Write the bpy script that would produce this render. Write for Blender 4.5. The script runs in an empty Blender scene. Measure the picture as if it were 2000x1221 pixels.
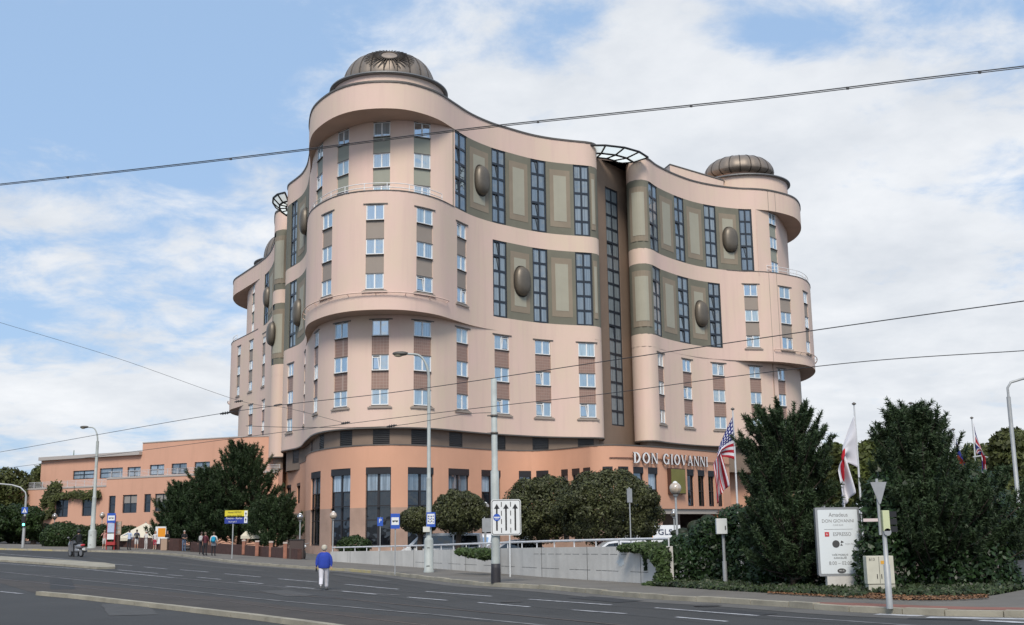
import bpy, math, random, bmesh
import numpy as np
from math import sin, cos, tan, atan, atan2, pi, sqrt, radians
from mathutils import Vector, Matrix
random.seed(7); RNG = np.random.default_rng(11)
S = bpy.context.scene; COL = S.collection
# ---------------------------------------------------------------- camera
CAMH = 2.3; FPX = 2200.0; PITCH = atan(418.5/FPX); ROLL = 0.0133
cd = bpy.data.cameras.new('camera'); cam = bpy.data.objects.new('camera', cd); COL.objects.link(cam)
cd.sensor_width = 36; cd.lens = FPX/2000*36; cd.clip_start = 0.3; cd.clip_end = 9000
FW = Vector((0, cos(PITCH), sin(PITCH))); R0 = Vector((1, 0, 0)); U0 = Vector((0, -sin(PITCH), cos(PITCH)))
RT = cos(ROLL)*R0 - sin(ROLL)*U0; UP = cos(ROLL)*U0 + sin(ROLL)*R0
M = Matrix((RT, UP, -FW)).transposed().to_4x4(); M.translation = (0, 0, CAMH)
cam.matrix_world = M; S.camera = cam
# ---------------------------------------------------------------- world + sun
SUN_EL, SUN_AZ = radians(46), radians(183)      # azimuth clockwise from +Y (behind the viewer)
w = bpy.data.worlds.new('World'); S.world = w; w.use_nodes = True
nt = w.node_tree; nt.nodes.clear()
def N(t, **k):
    n = nt.nodes.new(t)
    for a, b in k.items(): setattr(n, a, b)
    return n
out = N('ShaderNodeOutputWorld'); bg = N('ShaderNodeBackground'); bg.inputs['Strength'].default_value = 0.10
sky = N('ShaderNodeTexSky', sky_type='NISHITA'); sky.sun_disc = False; sky.sun_elevation = SUN_EL; sky.sun_rotation = SUN_AZ
sky.altitude = 250; sky.dust_density = 2.2; sky.air_density = 1.0; sky.ozone_density = 1.0
tc = N('ShaderNodeTexCoord'); sx = N('ShaderNodeSeparateXYZ'); nt.links.new(tc.outputs['Generated'], sx.inputs[0])
def MA(op, a, b=None, c=None, clamp=False):
    n = N('ShaderNodeMath', operation=op); n.use_clamp = clamp
    for i, v in enumerate((a, b, c)):
        if v is None: continue
        if isinstance(v, (int, float)): n.inputs[i].default_value = v
        else: nt.links.new(v, n.inputs[i])
    return n.outputs[0]
zz = MA('ADD', MA('MAXIMUM', sx.outputs['Z'], 0.0), 0.22)
cx = N('ShaderNodeCombineXYZ'); nt.links.new(MA('DIVIDE', sx.outputs['X'], zz), cx.inputs[0]); nt.links.new(MA('DIVIDE', sx.outputs['Y'], zz), cx.inputs[1])
def noise(scale, det, rough, off=(0, 0, 0), dist=0.0):
    mp = N('ShaderNodeMapping'); mp.inputs['Location'].default_value = off; nt.links.new(cx.outputs[0], mp.inputs[0])
    n = N('ShaderNodeTexNoise'); n.inputs['Scale'].default_value = scale; n.inputs['Detail'].default_value = det
    n.inputs['Roughness'].default_value = rough; n.inputs['Distortion'].default_value = dist
    nt.links.new(mp.outputs[0], n.inputs['Vector']); return n.outputs['Fac']
n1 = noise(1.6, 6, 0.55, (3.1, 1.7, 0), 0.3); n2 = noise(5.5, 9, 0.62, (0.4, 5, 0), 0.25)
ym = MA('MAXIMUM', sx.outputs['Y'], 0.2); du = MA('DIVIDE', sx.outputs['X'], ym); dv = MA('DIVIDE', sx.outputs['Z'], ym)
msk = MA('ADD', MA('MULTIPLY', n1, 0.45), MA('MULTIPLY', n2, 0.58))
for u0, v0, su, sv_, am in ((-.10, .37, .13, .09, .15), (.10, .44, .16, .09, .16), (.34, .27, .26, .17, .22), (-.32, .265, .15, .035, .14), (-.40, .12, .24, .055, .16), (-.24, .20, .10, .03, .10), (-.43, .30, .06, .05, .10), (.42, .10, .2, .1, .15), (-.36, .42, .17, .14, -.13), (.05, .455, .05, .035, -.2), (.29, .455, .09, .035, -.2), (.02, .37, .03, .03, -.08), (-.30, .34, .15, .05, -.06)):
    a_ = MA('DIVIDE', MA('SUBTRACT', du, u0), su); b_ = MA('DIVIDE', MA('SUBTRACT', dv, v0), sv_)
    ex_ = MA('POWER', 2.718, MA('MULTIPLY', MA('ADD', MA('MULTIPLY', a_, a_), MA('MULTIPLY', b_, b_)), -1.0)); msk = MA('ADD', msk, MA('MULTIPLY', ex_, am))
cr = N('ShaderNodeValToRGB'); nt.links.new(msk, cr.inputs[0]); cr.color_ramp.interpolation = 'EASE'
cr.color_ramp.elements[0].position = 0.47; cr.color_ramp.elements[0].color = (0, 0, 0, 1)
cr.color_ramp.elements[1].position = 0.67; cr.color_ramp.elements[1].color = (1, 1, 1, 1)
n3 = noise(3.0, 7, 0.6, (8, 2, 0), 0.1)
cc = N('ShaderNodeMix', data_type='RGBA'); nt.links.new(MA('MULTIPLY', MA('SUBTRACT', n3, 0.34), 2.6, clamp=True), cc.inputs['Factor'])
cc.inputs['A'].default_value = (4.9, 5.15, 5.5, 1); cc.inputs['B'].default_value = (6.5, 6.6, 6.75, 1)
hz = N('ShaderNodeMix', data_type='RGBA'); hz.inputs['Factor'].default_value = 0.70     # thin high veil over the blue
nt.links.new(sky.outputs[0], hz.inputs['A']); hz.inputs['B'].default_value = (2.85, 4.2, 6.2, 1)
mx = N('ShaderNodeMix', data_type='RGBA'); nt.links.new(MA('MULTIPLY', cr.outputs[0], 0.95), mx.inputs['Factor'])
nt.links.new(hz.outputs['Result'], mx.inputs['A']); nt.links.new(cc.outputs['Result'], mx.inputs['B'])
nt.links.new(mx.outputs['Result'], bg.inputs['Color']); nt.links.new(bg.outputs[0], out.inputs[0])
sd = bpy.data.lights.new('sun', 'SUN'); sun = bpy.data.objects.new('sun', sd); COL.objects.link(sun)
sd.energy = 2.15; sd.angle = radians(20); sd.color = (1.0, 0.93, 0.83)
sv = Vector((sin(SUN_AZ)*cos(SUN_EL), cos(SUN_AZ)*cos(SUN_EL), sin(SUN_EL)))
sun.rotation_euler = sv.to_track_quat('Z', 'Y').to_euler(); sun.location = (0, 0, 60)
S.view_settings.view_transform = 'Standard'; S.view_settings.look = 'None'; S.view_settings.exposure = 0.56; S.view_settings.gamma = 1.0
# ---------------------------------------------------------------- geometry of the place seen from the camera
def ray(x, y): return FW + (x-1000)/FPX*RT - (y-610.5)/FPX*UP
def proj(p):
    q = Vector(p)-Vector((0, 0, CAMH)); d = q.dot(FW); return 1000+FPX*q.dot(RT)/d, 610.5-FPX*q.dot(UP)/d
def g(X, Y): return 0.027*(sqrt((max(-75, min(75, X))+5)**2+64)-8)
def gp(x, y, dz=0.0):
    d = ray(x, y); z = 0.1
    for _ in range(40):
        t = (z-CAMH)/d.z; X, Y = d.x*t, d.y*t; z = 0.5*z+0.5*(g(X, Y)+dz)
    t = (z-CAMH)/d.z; return Vector((d.x*t, d.y*t, g(d.x*t, d.y*t)+dz))
def at(x, Y, z):     # the point at depth Y and height z seen at picture column x
    lo, hi = -0.7*Y, 0.7*Y
    for _ in range(40):
        m = (lo+hi)/2
        if proj((m, Y, z))[0] < x: lo = m
        else: hi = m
    return Vector((m, Y, z))
def zat(x, y, Y): d = ray(x, y); return CAMH+d.z*Y/d.y
# ---------------------------------------------------------------- materials
MATS = {}
def mat(name, col, rough=0.75, metal=0.0, var=0.0, scale=1.0, bump=0.0, bscale=30.0, spec=None, streak=0.0, emit=None, col2=None, coat=0.0, island=0.0, trans=0.0):
    if name in MATS: return MATS[name]
    m = bpy.data.materials.new(name); m.use_nodes = True; t = m.node_tree; b = t.nodes['Principled BSDF']; MATS[name] = m
    b.inputs['Roughness'].default_value = rough; b.inputs['Metallic'].default_value = metal
    if spec is not None: b.inputs['Specular IOR Level'].default_value = spec
    if coat: b.inputs['Coat Weight'].default_value = coat; b.inputs['Coat Roughness'].default_value = 0.05
    c = tuple(col)+(1,); b.inputs['Base Color'].default_value = c
    L = t.links; last = None
    def rgbmix(fac, A, B, typ='MIX'):
        n = t.nodes.new('ShaderNodeMix'); n.data_type = 'RGBA'; n.blend_type = typ
        L.new(fac, n.inputs['Factor'])
        for nm, v in (('A', A), ('B', B)):
            if isinstance(v, tuple): n.inputs[nm].default_value = v
            else: L.new(v, n.inputs[nm])
        return n.outputs['Result']
    def ns(sc, det=5, mapping=None, r=0.6):
        tcn = t.nodes.new('ShaderNodeTexCoord'); v = tcn.outputs['Object']
        if mapping:
            mp = t.nodes.new('ShaderNodeMapping'); mp.inputs['Scale'].default_value = mapping; L.new(v, mp.inputs[0]); v = mp.outputs[0]
        n = t.nodes.new('ShaderNodeTexNoise'); n.inputs['Scale'].default_value = sc; n.inputs['Detail'].default_value = det; n.inputs['Roughness'].default_value = r
        L.new(v, n.inputs['Vector']); return n.outputs['Fac']
    def ramp(f, a, bb):
        n = t.nodes.new('ShaderNodeMapRange'); n.inputs['From Min'].default_value = a; n.inputs['From Max'].default_value = bb; L.new(f, n.inputs['Value']); return n.outputs[0]
    cur = c
    if var:
        d = tuple(x*(1-var) for x in col)+(1,) if col2 is None else tuple(col2)+(1,)
        cur = rgbmix(ramp(ns(scale), 0.35, 0.68), c, d)
    if streak:
        d = tuple(x*(1-streak) for x in col)+(1,)
        cur = rgbmix(ramp(ns(1.0, 6, (1.6, 1.6, 0.12)), 0.5, 0.8), cur, d)
    if island:
        gn = t.nodes.new('ShaderNodeNewGeometry'); h = t.nodes.new('ShaderNodeHueSaturation')
        mr = t.nodes.new('ShaderNodeMapRange'); L.new(gn.outputs['Random Per Island'], mr.inputs['Value'])
        mr.inputs['To Min'].default_value = 1-island; mr.inputs['To Max'].default_value = 1+island
        L.new(mr.outputs[0], h.inputs['Value'])
        if isinstance(cur, tuple): h.inputs['Color'].default_value = cur
        else: L.new(cur, h.inputs['Color'])
        cur = h.outputs[0]
    if not isinstance(cur, tuple): L.new(cur, b.inputs['Base Color'])
    if bump:
        bn = t.nodes.new('ShaderNodeBump'); bn.inputs['Strength'].default_value = bump; bn.inputs['Distance'].default_value = 0.02
        L.new(ns(bscale, 6), bn.inputs['Height']); L.new(bn.outputs[0], b.inputs['Normal'])
    if emit: b.inputs['Emission Color'].default_value = tuple(emit[:3])+(1,); b.inputs['Emission Strength'].default_value = emit[3]
    if trans:
        tr = t.nodes.new('ShaderNodeBsdfTranslucent'); ms = t.nodes.new('ShaderNodeMixShader'); ms.inputs[0].default_value = trans
        if isinstance(cur, tuple): tr.inputs[0].default_value = cur
        else: L.new(cur, tr.inputs[0])
        L.new(b.outputs[0], ms.inputs[1]); L.new(tr.outputs[0], ms.inputs[2]); L.new(ms.outputs[0], t.nodes['Material Output'].inputs[0])
    return m
def glassmat(name, base, gl, var=0.35, rough=0.02, tint=(0.84, 0.93, 1.0)):
    if name in MATS: return MATS[name]
    m = bpy.data.materials.new(name); m.use_nodes = True; t = m.node_tree; L = t.links; t.nodes.clear(); MATS[name] = m
    o = t.nodes.new('ShaderNodeOutputMaterial'); d = t.nodes.new('ShaderNodeBsdfDiffuse'); gs = t.nodes.new('ShaderNodeBsdfGlossy'); mxs = t.nodes.new('ShaderNodeMixShader')
    gs.inputs['Roughness'].default_value = rough; gs.inputs['Color'].default_value = tuple(tint)+(1,)
    oi = t.nodes.new('ShaderNodeObjectInfo'); tcn = t.nodes.new('ShaderNodeTexCoord')
    mp = t.nodes.new('ShaderNodeMapping'); mp.inputs['Scale'].default_value = (9, 9, 0.25); L.new(tcn.outputs['Object'], mp.inputs[0])
    add = t.nodes.new('ShaderNodeVectorMath'); L.new(mp.outputs[0], add.inputs[0]); cb = t.nodes.new('ShaderNodeCombineXYZ')
    mm = t.nodes.new('ShaderNodeMath'); mm.operation = 'MULTIPLY'; mm.inputs[1].default_value = 90; L.new(oi.outputs['Random'], mm.inputs[0]); L.new(mm.outputs[0], cb.inputs[0]); L.new(cb.outputs[0], add.inputs[1])
    n = t.nodes.new('ShaderNodeTexNoise'); n.inputs['Scale'].default_value = 1.0; n.inputs['Detail'].default_value = 2; L.new(add.outputs[0], n.inputs['Vector'])
    mr = t.nodes.new('ShaderNodeMapRange'); mr.inputs['From Min'].default_value = 0.35; mr.inputs['From Max'].default_value = 0.65; mr.inputs['To Min'].default_value = 1-var; mr.inputs['To Max'].default_value = 1+var*0.6
    L.new(n.outputs['Fac'], mr.inputs['Value'])
    mr2 = t.nodes.new('ShaderNodeMapRange'); mr2.inputs['To Min'].default_value = 0.4; mr2.inputs['To Max'].default_value = 1.4; L.new(oi.outputs['Random'], mr2.inputs['Value'])
    pr = t.nodes.new('ShaderNodeMath'); pr.operation = 'MULTIPLY'; L.new(mr.outputs[0], pr.inputs[0]); L.new(mr2.outputs[0], pr.inputs[1])
    hs = t.nodes.new('ShaderNodeHueSaturation'); hs.inputs['Color'].default_value = tuple(base)+(1,); L.new(pr.outputs[0], hs.inputs['Value']); L.new(hs.outputs[0], d.inputs[0])
    fr = t.nodes.new('ShaderNodeFresnel'); fr.inputs['IOR'].default_value = 1.5
    ad = t.nodes.new('ShaderNodeMath'); ad.operation = 'ADD'; ad.use_clamp = True; mg_ = t.nodes.new('ShaderNodeMapRange'); mg_.inputs['From Min'].default_value = 1; mg_.inputs['From Max'].default_value = 0; mg_.inputs['To Min'].default_value = gl*0.45; mg_.inputs['To Max'].default_value = gl*1.35; L.new(oi.outputs['Random'], mg_.inputs['Value']); L.new(mg_.outputs[0], ad.inputs[1]); L.new(fr.outputs[0], ad.inputs[0])
    bn = t.nodes.new('ShaderNodeBump'); bn.inputs['Strength'].default_value = 0.3; bn.inputs['Distance'].default_value = 0.05
    n2 = t.nodes.new('ShaderNodeTexNoise'); n2.inputs['Scale'].default_value = 1.1; n2.inputs['Detail'].default_value = 1; L.new(tcn.outputs['Object'], n2.inputs['Vector']); L.new(n2.outputs['Fac'], bn.inputs['Height']); L.new(bn.outputs[0], gs.inputs['Normal'])
    L.new(ad.outputs[0], mxs.inputs[0]); L.new(d.outputs[0], mxs.inputs[1]); L.new(gs.outputs[0], mxs.inputs[2]); L.new(mxs.outputs[0], o.inputs[0])
    return m
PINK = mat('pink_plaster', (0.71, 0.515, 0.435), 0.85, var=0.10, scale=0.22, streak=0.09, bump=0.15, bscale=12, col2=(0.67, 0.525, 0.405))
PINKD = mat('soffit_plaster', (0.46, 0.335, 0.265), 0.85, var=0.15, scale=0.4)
SALM = mat('salmon_render', (0.64, 0.345, 0.225), 0.85, var=0.10, scale=0.2, streak=0.08, bump=0.15, bscale=12)
STONE = mat('taupe_stone', (0.30, 0.20, 0.15), 0.7, var=0.2, scale=0.8, bump=0.2, bscale=8)
OLIVE = mat('olive_render', (0.19, 0.18, 0.135), 0.85, var=0.18, scale=0.35, streak=0.15, bump=0.1, bscale=10)
TAUPE = mat('taupe_render', (0.275, 0.225, 0.165), 0.85, var=0.12, scale=0.6, streak=0.12)
LPAN = mat('pale_render', (0.37, 0.35, 0.275), 0.85, var=0.08, scale=0.6, streak=0.08)
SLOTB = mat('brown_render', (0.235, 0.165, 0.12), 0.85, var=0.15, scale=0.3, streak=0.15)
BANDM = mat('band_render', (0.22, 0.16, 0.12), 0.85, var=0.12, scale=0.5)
SPG = mat('spandrel_greygreen', (0.30, 0.305, 0.25), 0.8, var=0.06, scale=1)
SPT = mat('spandrel_taupe', (0.31, 0.26, 0.22), 0.8, var=0.06, scale=1)
SPB = mat('spandrel_tile', (0.30, 0.19, 0.15), 0.55, var=0.10, scale=1.5)
WHITE = mat('white_frame', (0.78, 0.78, 0.77), 0.45)
DARKF = mat('dark_frame', (0.022, 0.028, 0.038), 0.4)
LEDGE = mat('ledge_metal', (0.13, 0.115, 0.10), 0.5, 0.3)
GREYM = mat('grey_metal', (0.33, 0.34, 0.35), 0.5, 0.2, var=0.15, scale=4)
BRONZE = mat('bronze_sheet', (0.165, 0.14, 0.11), 0.47, 0.45, var=0.18, scale=1.2)
BRONZED = mat('bronze_seam', (0.05, 0.04, 0.032), 0.5, 0.4)
GLW = glassmat('window_glass', (0.27, 0.34, 0.37), 0.40)
GLS = glassmat('strip_glass', (0.20, 0.23, 0.245), 0.17, tint=(0.72, 0.80, 0.86))
GLD = glassmat('dark_glass', (0.012, 0.014, 0.018), 0.05)
GLC = glassmat('curtained_glass', (0.24, 0.30, 0.36), 0.12, var=0.45)
BLACK = mat('black_paint', (0.012, 0.012, 0.014), 0.5)
VOID = mat('dark_interior', (0.02, 0.018, 0.018), 0.9)
# ---------------------------------------------------------------- object helpers
OFF = {}
def tag(o, label=None, cat=None, group=None, kind=None):
    for k, v in (('label', label), ('category', cat), ('group', group), ('kind', kind)):
        if v: o[k] = v
    return o
def empty(name, loc, rz=0.0, label=None, cat=None, group=None, rot=None, sc=1.0):
    o = bpy.data.objects.new(name, None); COL.objects.link(o); o.location = loc; o.rotation_euler = rot if rot else (0, 0, rz)
    o.scale = (sc, sc, sc); o.empty_display_size = 0.3
    OFF[o.name] = Vector(loc); return tag(o, label, cat, group)
class MB:
    def __init__(s): s.v = []; s.f = []; s.m = []; s.sm = []
    def add(s, vs, fs, mi=0, sm=False):
        n = len(s.v); s.v += [tuple(p) for p in vs]; s.f += [tuple(i+n for i in f) for f in fs]; s.m += [mi]*len(fs); s.sm += [sm]*len(fs); return s
    def box(s, c, d, rz=0.0, mi=0, M=None):
        hx, hy, hz = d[0]/2, d[1]/2, d[2]/2; ca, sa = cos(rz), sin(rz); vs = []
        for x, y, z in ((-1, -1, -1), (1, -1, -1), (1, 1, -1), (-1, 1, -1), (-1, -1, 1), (1, -1, 1), (1, 1, 1), (-1, 1, 1)):
            X, Y = x*hx, y*hy; vs.append(Vector((c[0]+X*ca-Y*sa, c[1]+X*sa+Y*ca, c[2]+z*hz)))
        if M: vs = [M @ v for v in vs]
        return s.add(vs, [(0, 3, 2, 1), (4, 5, 6, 7), (0, 1, 5, 4), (1, 2, 6, 5), (2, 3, 7, 6), (3, 0, 4, 7)], mi)
    def tube(s, pts, r, n=8, mi=0, caps=True):
        pts = [Vector(p) for p in pts]; rs = r if isinstance(r, (list, tuple)) else [r]*len(pts); vs = []; k = len(pts)
        prev = None
        for i, p in enumerate(pts):
            t = (pts[min(i+1, k-1)]-pts[max(i-1, 0)]).normalized()
            if prev is None: a = t.orthogonal().normalized()
            else: a = (prev-t*prev.dot(t)).normalized()
            prev = a; b = t.cross(a)
            vs += [p+rs[i]*(cos(2*pi*j/n)*a+sin(2*pi*j/n)*b) for j in range(n)]
        fs = [(i*n+j, i*n+(j+1) % n, (i+1)*n+(j+1) % n, (i+1)*n+j) for i in range(k-1) for j in range(n)]
        s.add(vs, fs, mi, True)
        if caps: s.add(vs[:n], [tuple(reversed(range(n)))], mi); s.add(vs[-n:], [tuple(range(n))], mi)
        return s
    def lathe(s, c, prof, n=24, mi=0, a0=0, a1=2*pi, sx=1, sy=1, sm=True):
        full = abs(a1-a0-2*pi) < 1e-6; m = n if full else n+1; vs = []
        for r, z in prof:
            for j in range(m):
                a = a0+(a1-a0)*j/n; vs.append((c[0]+r*cos(a)*sx, c[1]+r*sin(a)*sy, c[2]+z))
        fs = [(i*m+j, i*m+(j+1) % m, (i+1)*m+(j+1) % m, (i+1)*m+j) for i in range(len(prof)-1) for j in range(n)]
        return s.add(vs, fs, mi, sm)
    def ell(s, c, r, n=16, k=10, mi=0, p=1.0, M=None):
        vs = []
        for i in range(k+1):
            th = pi*i/k
            for j in range(n):
                a = 2*pi*j/n; v = [sin(th)*cos(a), sin(th)*sin(a), cos(th)]
                v = [math.copysign(abs(q)**p, q) for q in v]; v = Vector((v[0]*r[0], v[1]*r[1], v[2]*r[2]))
                if M: v = M @ v
                vs.append(Vector(c)+v)
        return s.add(vs, [(i*n+j, (i+1)*n+j, (i+1)*n+(j+1) % n, i*n+(j+1) % n) for i in range(k) for j in range(n)], mi, True)
    def poly(s, pts, y0, y1, mi=0, M=None):     # 2-D outline (x, z) extruded along y
        n = len(pts); vs = [Vector((p[0], y0, p[1])) for p in pts]+[Vector((p[0], y1, p[1])) for p in pts]
        if M: vs = [M @ v for v in vs]
        fs = [tuple(range(n)), tuple(reversed(range(n, 2*n)))]+[(i, i+n, (i+1) % n+n, (i+1) % n) for i in range(n)]
        return s.add(vs, fs, mi)
    def build(s, name, mats, parent=None, local=False, loc=None, bevel=0, fixn=False):
        me = bpy.data.meshes.new(name); off = Vector((0, 0, 0))
        if parent is not None and not local: off = OFF.get(parent.name, off)
        if loc is not None and parent is None: off = Vector(loc)
        me.from_pydata([(p[0]-off[0], p[1]-off[1], p[2]-off[2]) for p in s.v], [], s.f)
        me.polygons.foreach_set('material_index', s.m); me.polygons.foreach_set('use_smooth', s.sm)
        for m in (mats if isinstance(mats, (list, tuple)) else [mats]): me.materials.append(m)
        me.update()
        if fixn:
            b = bmesh.new(); b.from_mesh(me); bmesh.ops.remove_doubles(b, verts=b.verts, dist=1e-4); bmesh.ops.recalc_face_normals(b, faces=b.faces); b.to_mesh(me); b.free()
        o = bpy.data.objects.new(name, me); COL.objects.link(o)
        if parent is not None: o.parent = parent; OFF[o.name] = OFF.get(parent.name, Vector((0, 0, 0))) if not local else Vector((0, 0, 0))
        elif loc is not None: o.location = loc; OFF[o.name] = Vector(loc)
        if bevel:
            md = o.modifiers.new('bevel', 'BEVEL'); md.width = bevel; md.segments = 2; md.limit_method = 'ANGLE'
        return o
def copy_tree(o, parent=None):
    c = o.copy(); COL.objects.link(c)
    if parent is not None: c.parent = parent
    for ch in list(o.children): copy_tree(ch, c)
    return c
WS = bpy.data.scenes.new('workshop')      # an empty side scene, so that evaluating one shape stays quick
def evaluate(o):
    WS.collection.objects.link(o); vl = WS.view_layers[0]; vl.update(); dg = vl.depsgraph; dg.update()
    me = bpy.data.meshes.new_from_object(o.evaluated_get(dg)); bpy.data.objects.remove(o); return me
def text_mesh(s, size, ext=0.01, align='CENTER'):
    cu = bpy.data.curves.new('lettering', 'FONT'); cu.body = s; cu.size = size; cu.extrude = ext; cu.align_x = align; cu.align_y = 'CENTER'; cu.resolution_u = 3
    return evaluate(bpy.data.objects.new('lettering', cu))
def add_text(s, size, m, parent, loc, rot=(pi/2, 0, 0), ext=0.006, name='lettering', sx=1.0):
    me = text_mesh(s, size, ext); me.materials.clear(); me.materials.append(m)
    o = bpy.data.objects.new(name, me); COL.objects.link(o); o.parent = parent; o.location = loc; o.rotation_euler = rot; o.scale = (sx, 1, 1); return o
# ---------------------------------------------------------------- plan curves
class Curve:
    def __init__(s, pts, off=0.0, n=8):
        P = [Vector(p).to_2d() if len(p) == 2 else Vector(p[:2]) for p in pts]; Q = []
        E_ = [2*P[0]-P[1]]+P+[2*P[-1]-P[-2]]
        for i in range(1, len(E_)-2):
            a, b, c, d = E_[i-1], E_[i], E_[i+1], E_[i+2]
            for k in range(n):
                t = k/n; Q.append(0.5*((2*b)+(c-a)*t+(2*a-5*b+4*c-d)*t*t+(3*b-a-3*c+d)*t**3))
        Q.append(P[-1].copy())
        if off:
            T = [(Q[min(i+1, len(Q)-1)]-Q[max(i-1, 0)]).normalized() for i in range(len(Q))]
            Q = [q+Vector((t.y, -t.x))*off for q, t in zip(Q, T)]
        s.q = Q; s.s = [0.0]
        for i in range(1, len(Q)): s.s.append(s.s[-1]+(Q[i]-Q[i-1]).length)
        s.L = s.s[-1]
    def p(s, t, off=0.0):
        t = max(0, min(s.L, t)); lo = int(np.searchsorted(s.s, t, side='right'))-1; lo = max(0, min(lo, len(s.q)-2))
        a, b = s.q[lo], s.q[lo+1]; k = (t-s.s[lo])/max(1e-9, s.s[lo+1]-s.s[lo]); r = a.lerp(b, k)
        if off: r = r+s.n(t)*off
        return r
    def t(s, t):
        a = s.p(max(0, t-0.25)); b = s.p(min(s.L, t+0.25)); return (b-a).normalized()
    def n(s, t): d = s.t(t); return Vector((d.y, -d.x))
    def at(s, px, z):            # arc length at which the facing wall is seen at picture column px
        best = None; N_ = int(s.L/0.15); prev = None
        for i in range(N_+1):
            t = s.L*i/N_; q = s.p(t); x = proj((q.x, q.y, z))[0]-px
            if prev is not None and (prev < 0) != (x < 0) and s.n(t).dot(-q) > 0:
                d = q.length
                if best is None or d < best[0]: best = (d, t-s.L/N_*abs(x)/(abs(x)+abs(prev)))
            prev = x
        if best is None:
            best = min((abs(proj((s.p(s.L*i/N_).x, s.p(s.L*i/N_).y, z))[0]-px), s.L*i/N_) for i in range(N_+1))
        return best[1]
    def near(s, x, y): return min(((s.p(s.L*i/400)-Vector((x, y))).length, s.L*i/400) for i in range(401))[1]
def wall(mb, c, s0, s1, z0, z1, openings=(), depth=0.16, mi=0, rmi=0, off=0.0, step=0.7):
    ss = {round(s0, 4), round(s1, 4)}; zs = {z0, z1}
    n = max(1, int((s1-s0)/step)); ss |= {round(s0+(s1-s0)*i/n, 4) for i in range(n+1)}
    for a, b, lo, hi in openings: ss |= {round(a, 4), round(b, 4)}; zs |= {lo, hi}
    ed = {round(x, 4) for o in openings for x in o[:2]}
    ss = sorted(x for x in ss if s0-1e-3 <= x <= s1+1e-3); zs = sorted(z for z in zs if z0-1e-3 <= z <= z1+1e-3)
    ss = [x for x in ss if x in ed or x in (round(s0, 4), round(s1, 4)) or all(abs(x-e) > 0.12 for e in ed)]
    P = [c.p(x, off) for x in ss]; nz = len(zs)
    vs = [(p.x, p.y, z) for p in P for z in zs]; fs = []
    for i in range(len(ss)-1):
        for j in range(nz-1):
            ms, mz = (ss[i]+ss[i+1])/2, (zs[j]+zs[j+1])/2
            if any(a < ms < b and lo < mz < hi for a, b, lo, hi in openings): continue
            fs.append((i*nz+j, (i+1)*nz+j, (i+1)*nz+j+1, i*nz+j+1))
    mb.add(vs, fs, mi, True)
    for a, b, lo, hi in openings:
        pa, pb = c.p(a, off), c.p(b, off); qa, qb = c.p(a, off-depth), c.p(b, off-depth)
        for (x1, y1, x2, y2) in ((pa, lo, pa, hi), (pa, hi, pb, hi), (pb, hi, pb, lo), (pb, lo, pa, lo)):
            i1 = qa if x1 is pa else qb; i2 = qa if x2 is pa else qb
            mb.add([(x1.x, x1.y, y1), (x2.x, x2.y, y2), (i2.x, i2.y, y2), (i1.x, i1.y, y1)], [(0, 1, 2, 3)], rmi)
def ribbon(mb, c1, o1, c2, o2, z, s0=None, s1=None, t0=None, t1=None, n=80, mi=0):
    s0 = 0 if s0 is None else s0; s1 = c1.L if s1 is None else s1; t0 = 0 if t0 is None else t0; t1 = c2.L if t1 is None else t1; vs = []
    for i in range(n+1):
        a = c1.p(s0+(s1-s0)*i/n, o1); b = c2.p(t0+(t1-t0)*i/n, o2); vs += [(a.x, a.y, z), (b.x, b.y, z)]
    mb.add(vs, [(2*i, 2*i+1, 2*i+3, 2*i+2) for i in range(n)], mi)
def railstrip(mb, c, s0, s1, z, r, off, n=60, mi=0):
    mb.tube([(*c.p(s0+(s1-s0)*i/n, off), z) for i in range(n+1)], r, 6, mi)
def cap(mb, c, s0, s1, z0, z1, o0, o1, n=90, mi=0):      # a flat moulding running along a curve
    vs = []
    for i in range(n+1):
        a = c.p(s0+(s1-s0)*i/n, o0); b = c.p(s0+(s1-s0)*i/n, o1)
        vs += [(a.x, a.y, z0), (b.x, b.y, z0), (b.x, b.y, z1), (a.x, a.y, z1)]
    fs = [(4*i+k, 4*i+(k+1) % 4, 4*i+4+(k+1) % 4, 4*i+4+k) for i in range(n) for k in range(4)]+[(0, 1, 2, 3), (4*n+3, 4*n+2, 4*n+1, 4*n)]
    mb.add(vs, fs, mi)
# ================================================================ the hotel
HOT = empty('hotel_building', (0, 100, 0), 0, 'tall pink hotel of curving walls with domed round corner towers and a salmon ground floor', 'hotel')
ZR, ZC, ZU, ZT, ZG, ZM, ZE, ZP = 40.45, 38.05, 30.65, 29.0, 21.6, 20.3, 10.65, 9.1
C1 = Curve([(-25.5, 125.2), (-25.35, 123.4), (-24.9, 121.9), (-23.6, 119.7), (-22.6, 117.8), (-21.6, 115.0), (-20.8, 111.8), (-20.1, 108.6), (-19.6, 105.6), (-19.2, 102.8), (-18.3, 99.2), (-17.1, 96.7), (-15.4, 94.4), (-13.5, 93.0), (-11.3, 92.5), (-9.2, 92.8), (-7.5, 94.0), (-6.2, 95.6), (-5.05, 97.9), (-3.6, 100.7), (-1.8, 103.1), (-0.1, 104.7), (2.0, 106.5), (4.0, 107.7), (6.3, 108.6), (7.6, 109.0), (8.45, 109.5), (8.85, 110.4), (8.9, 112.5)])
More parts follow.
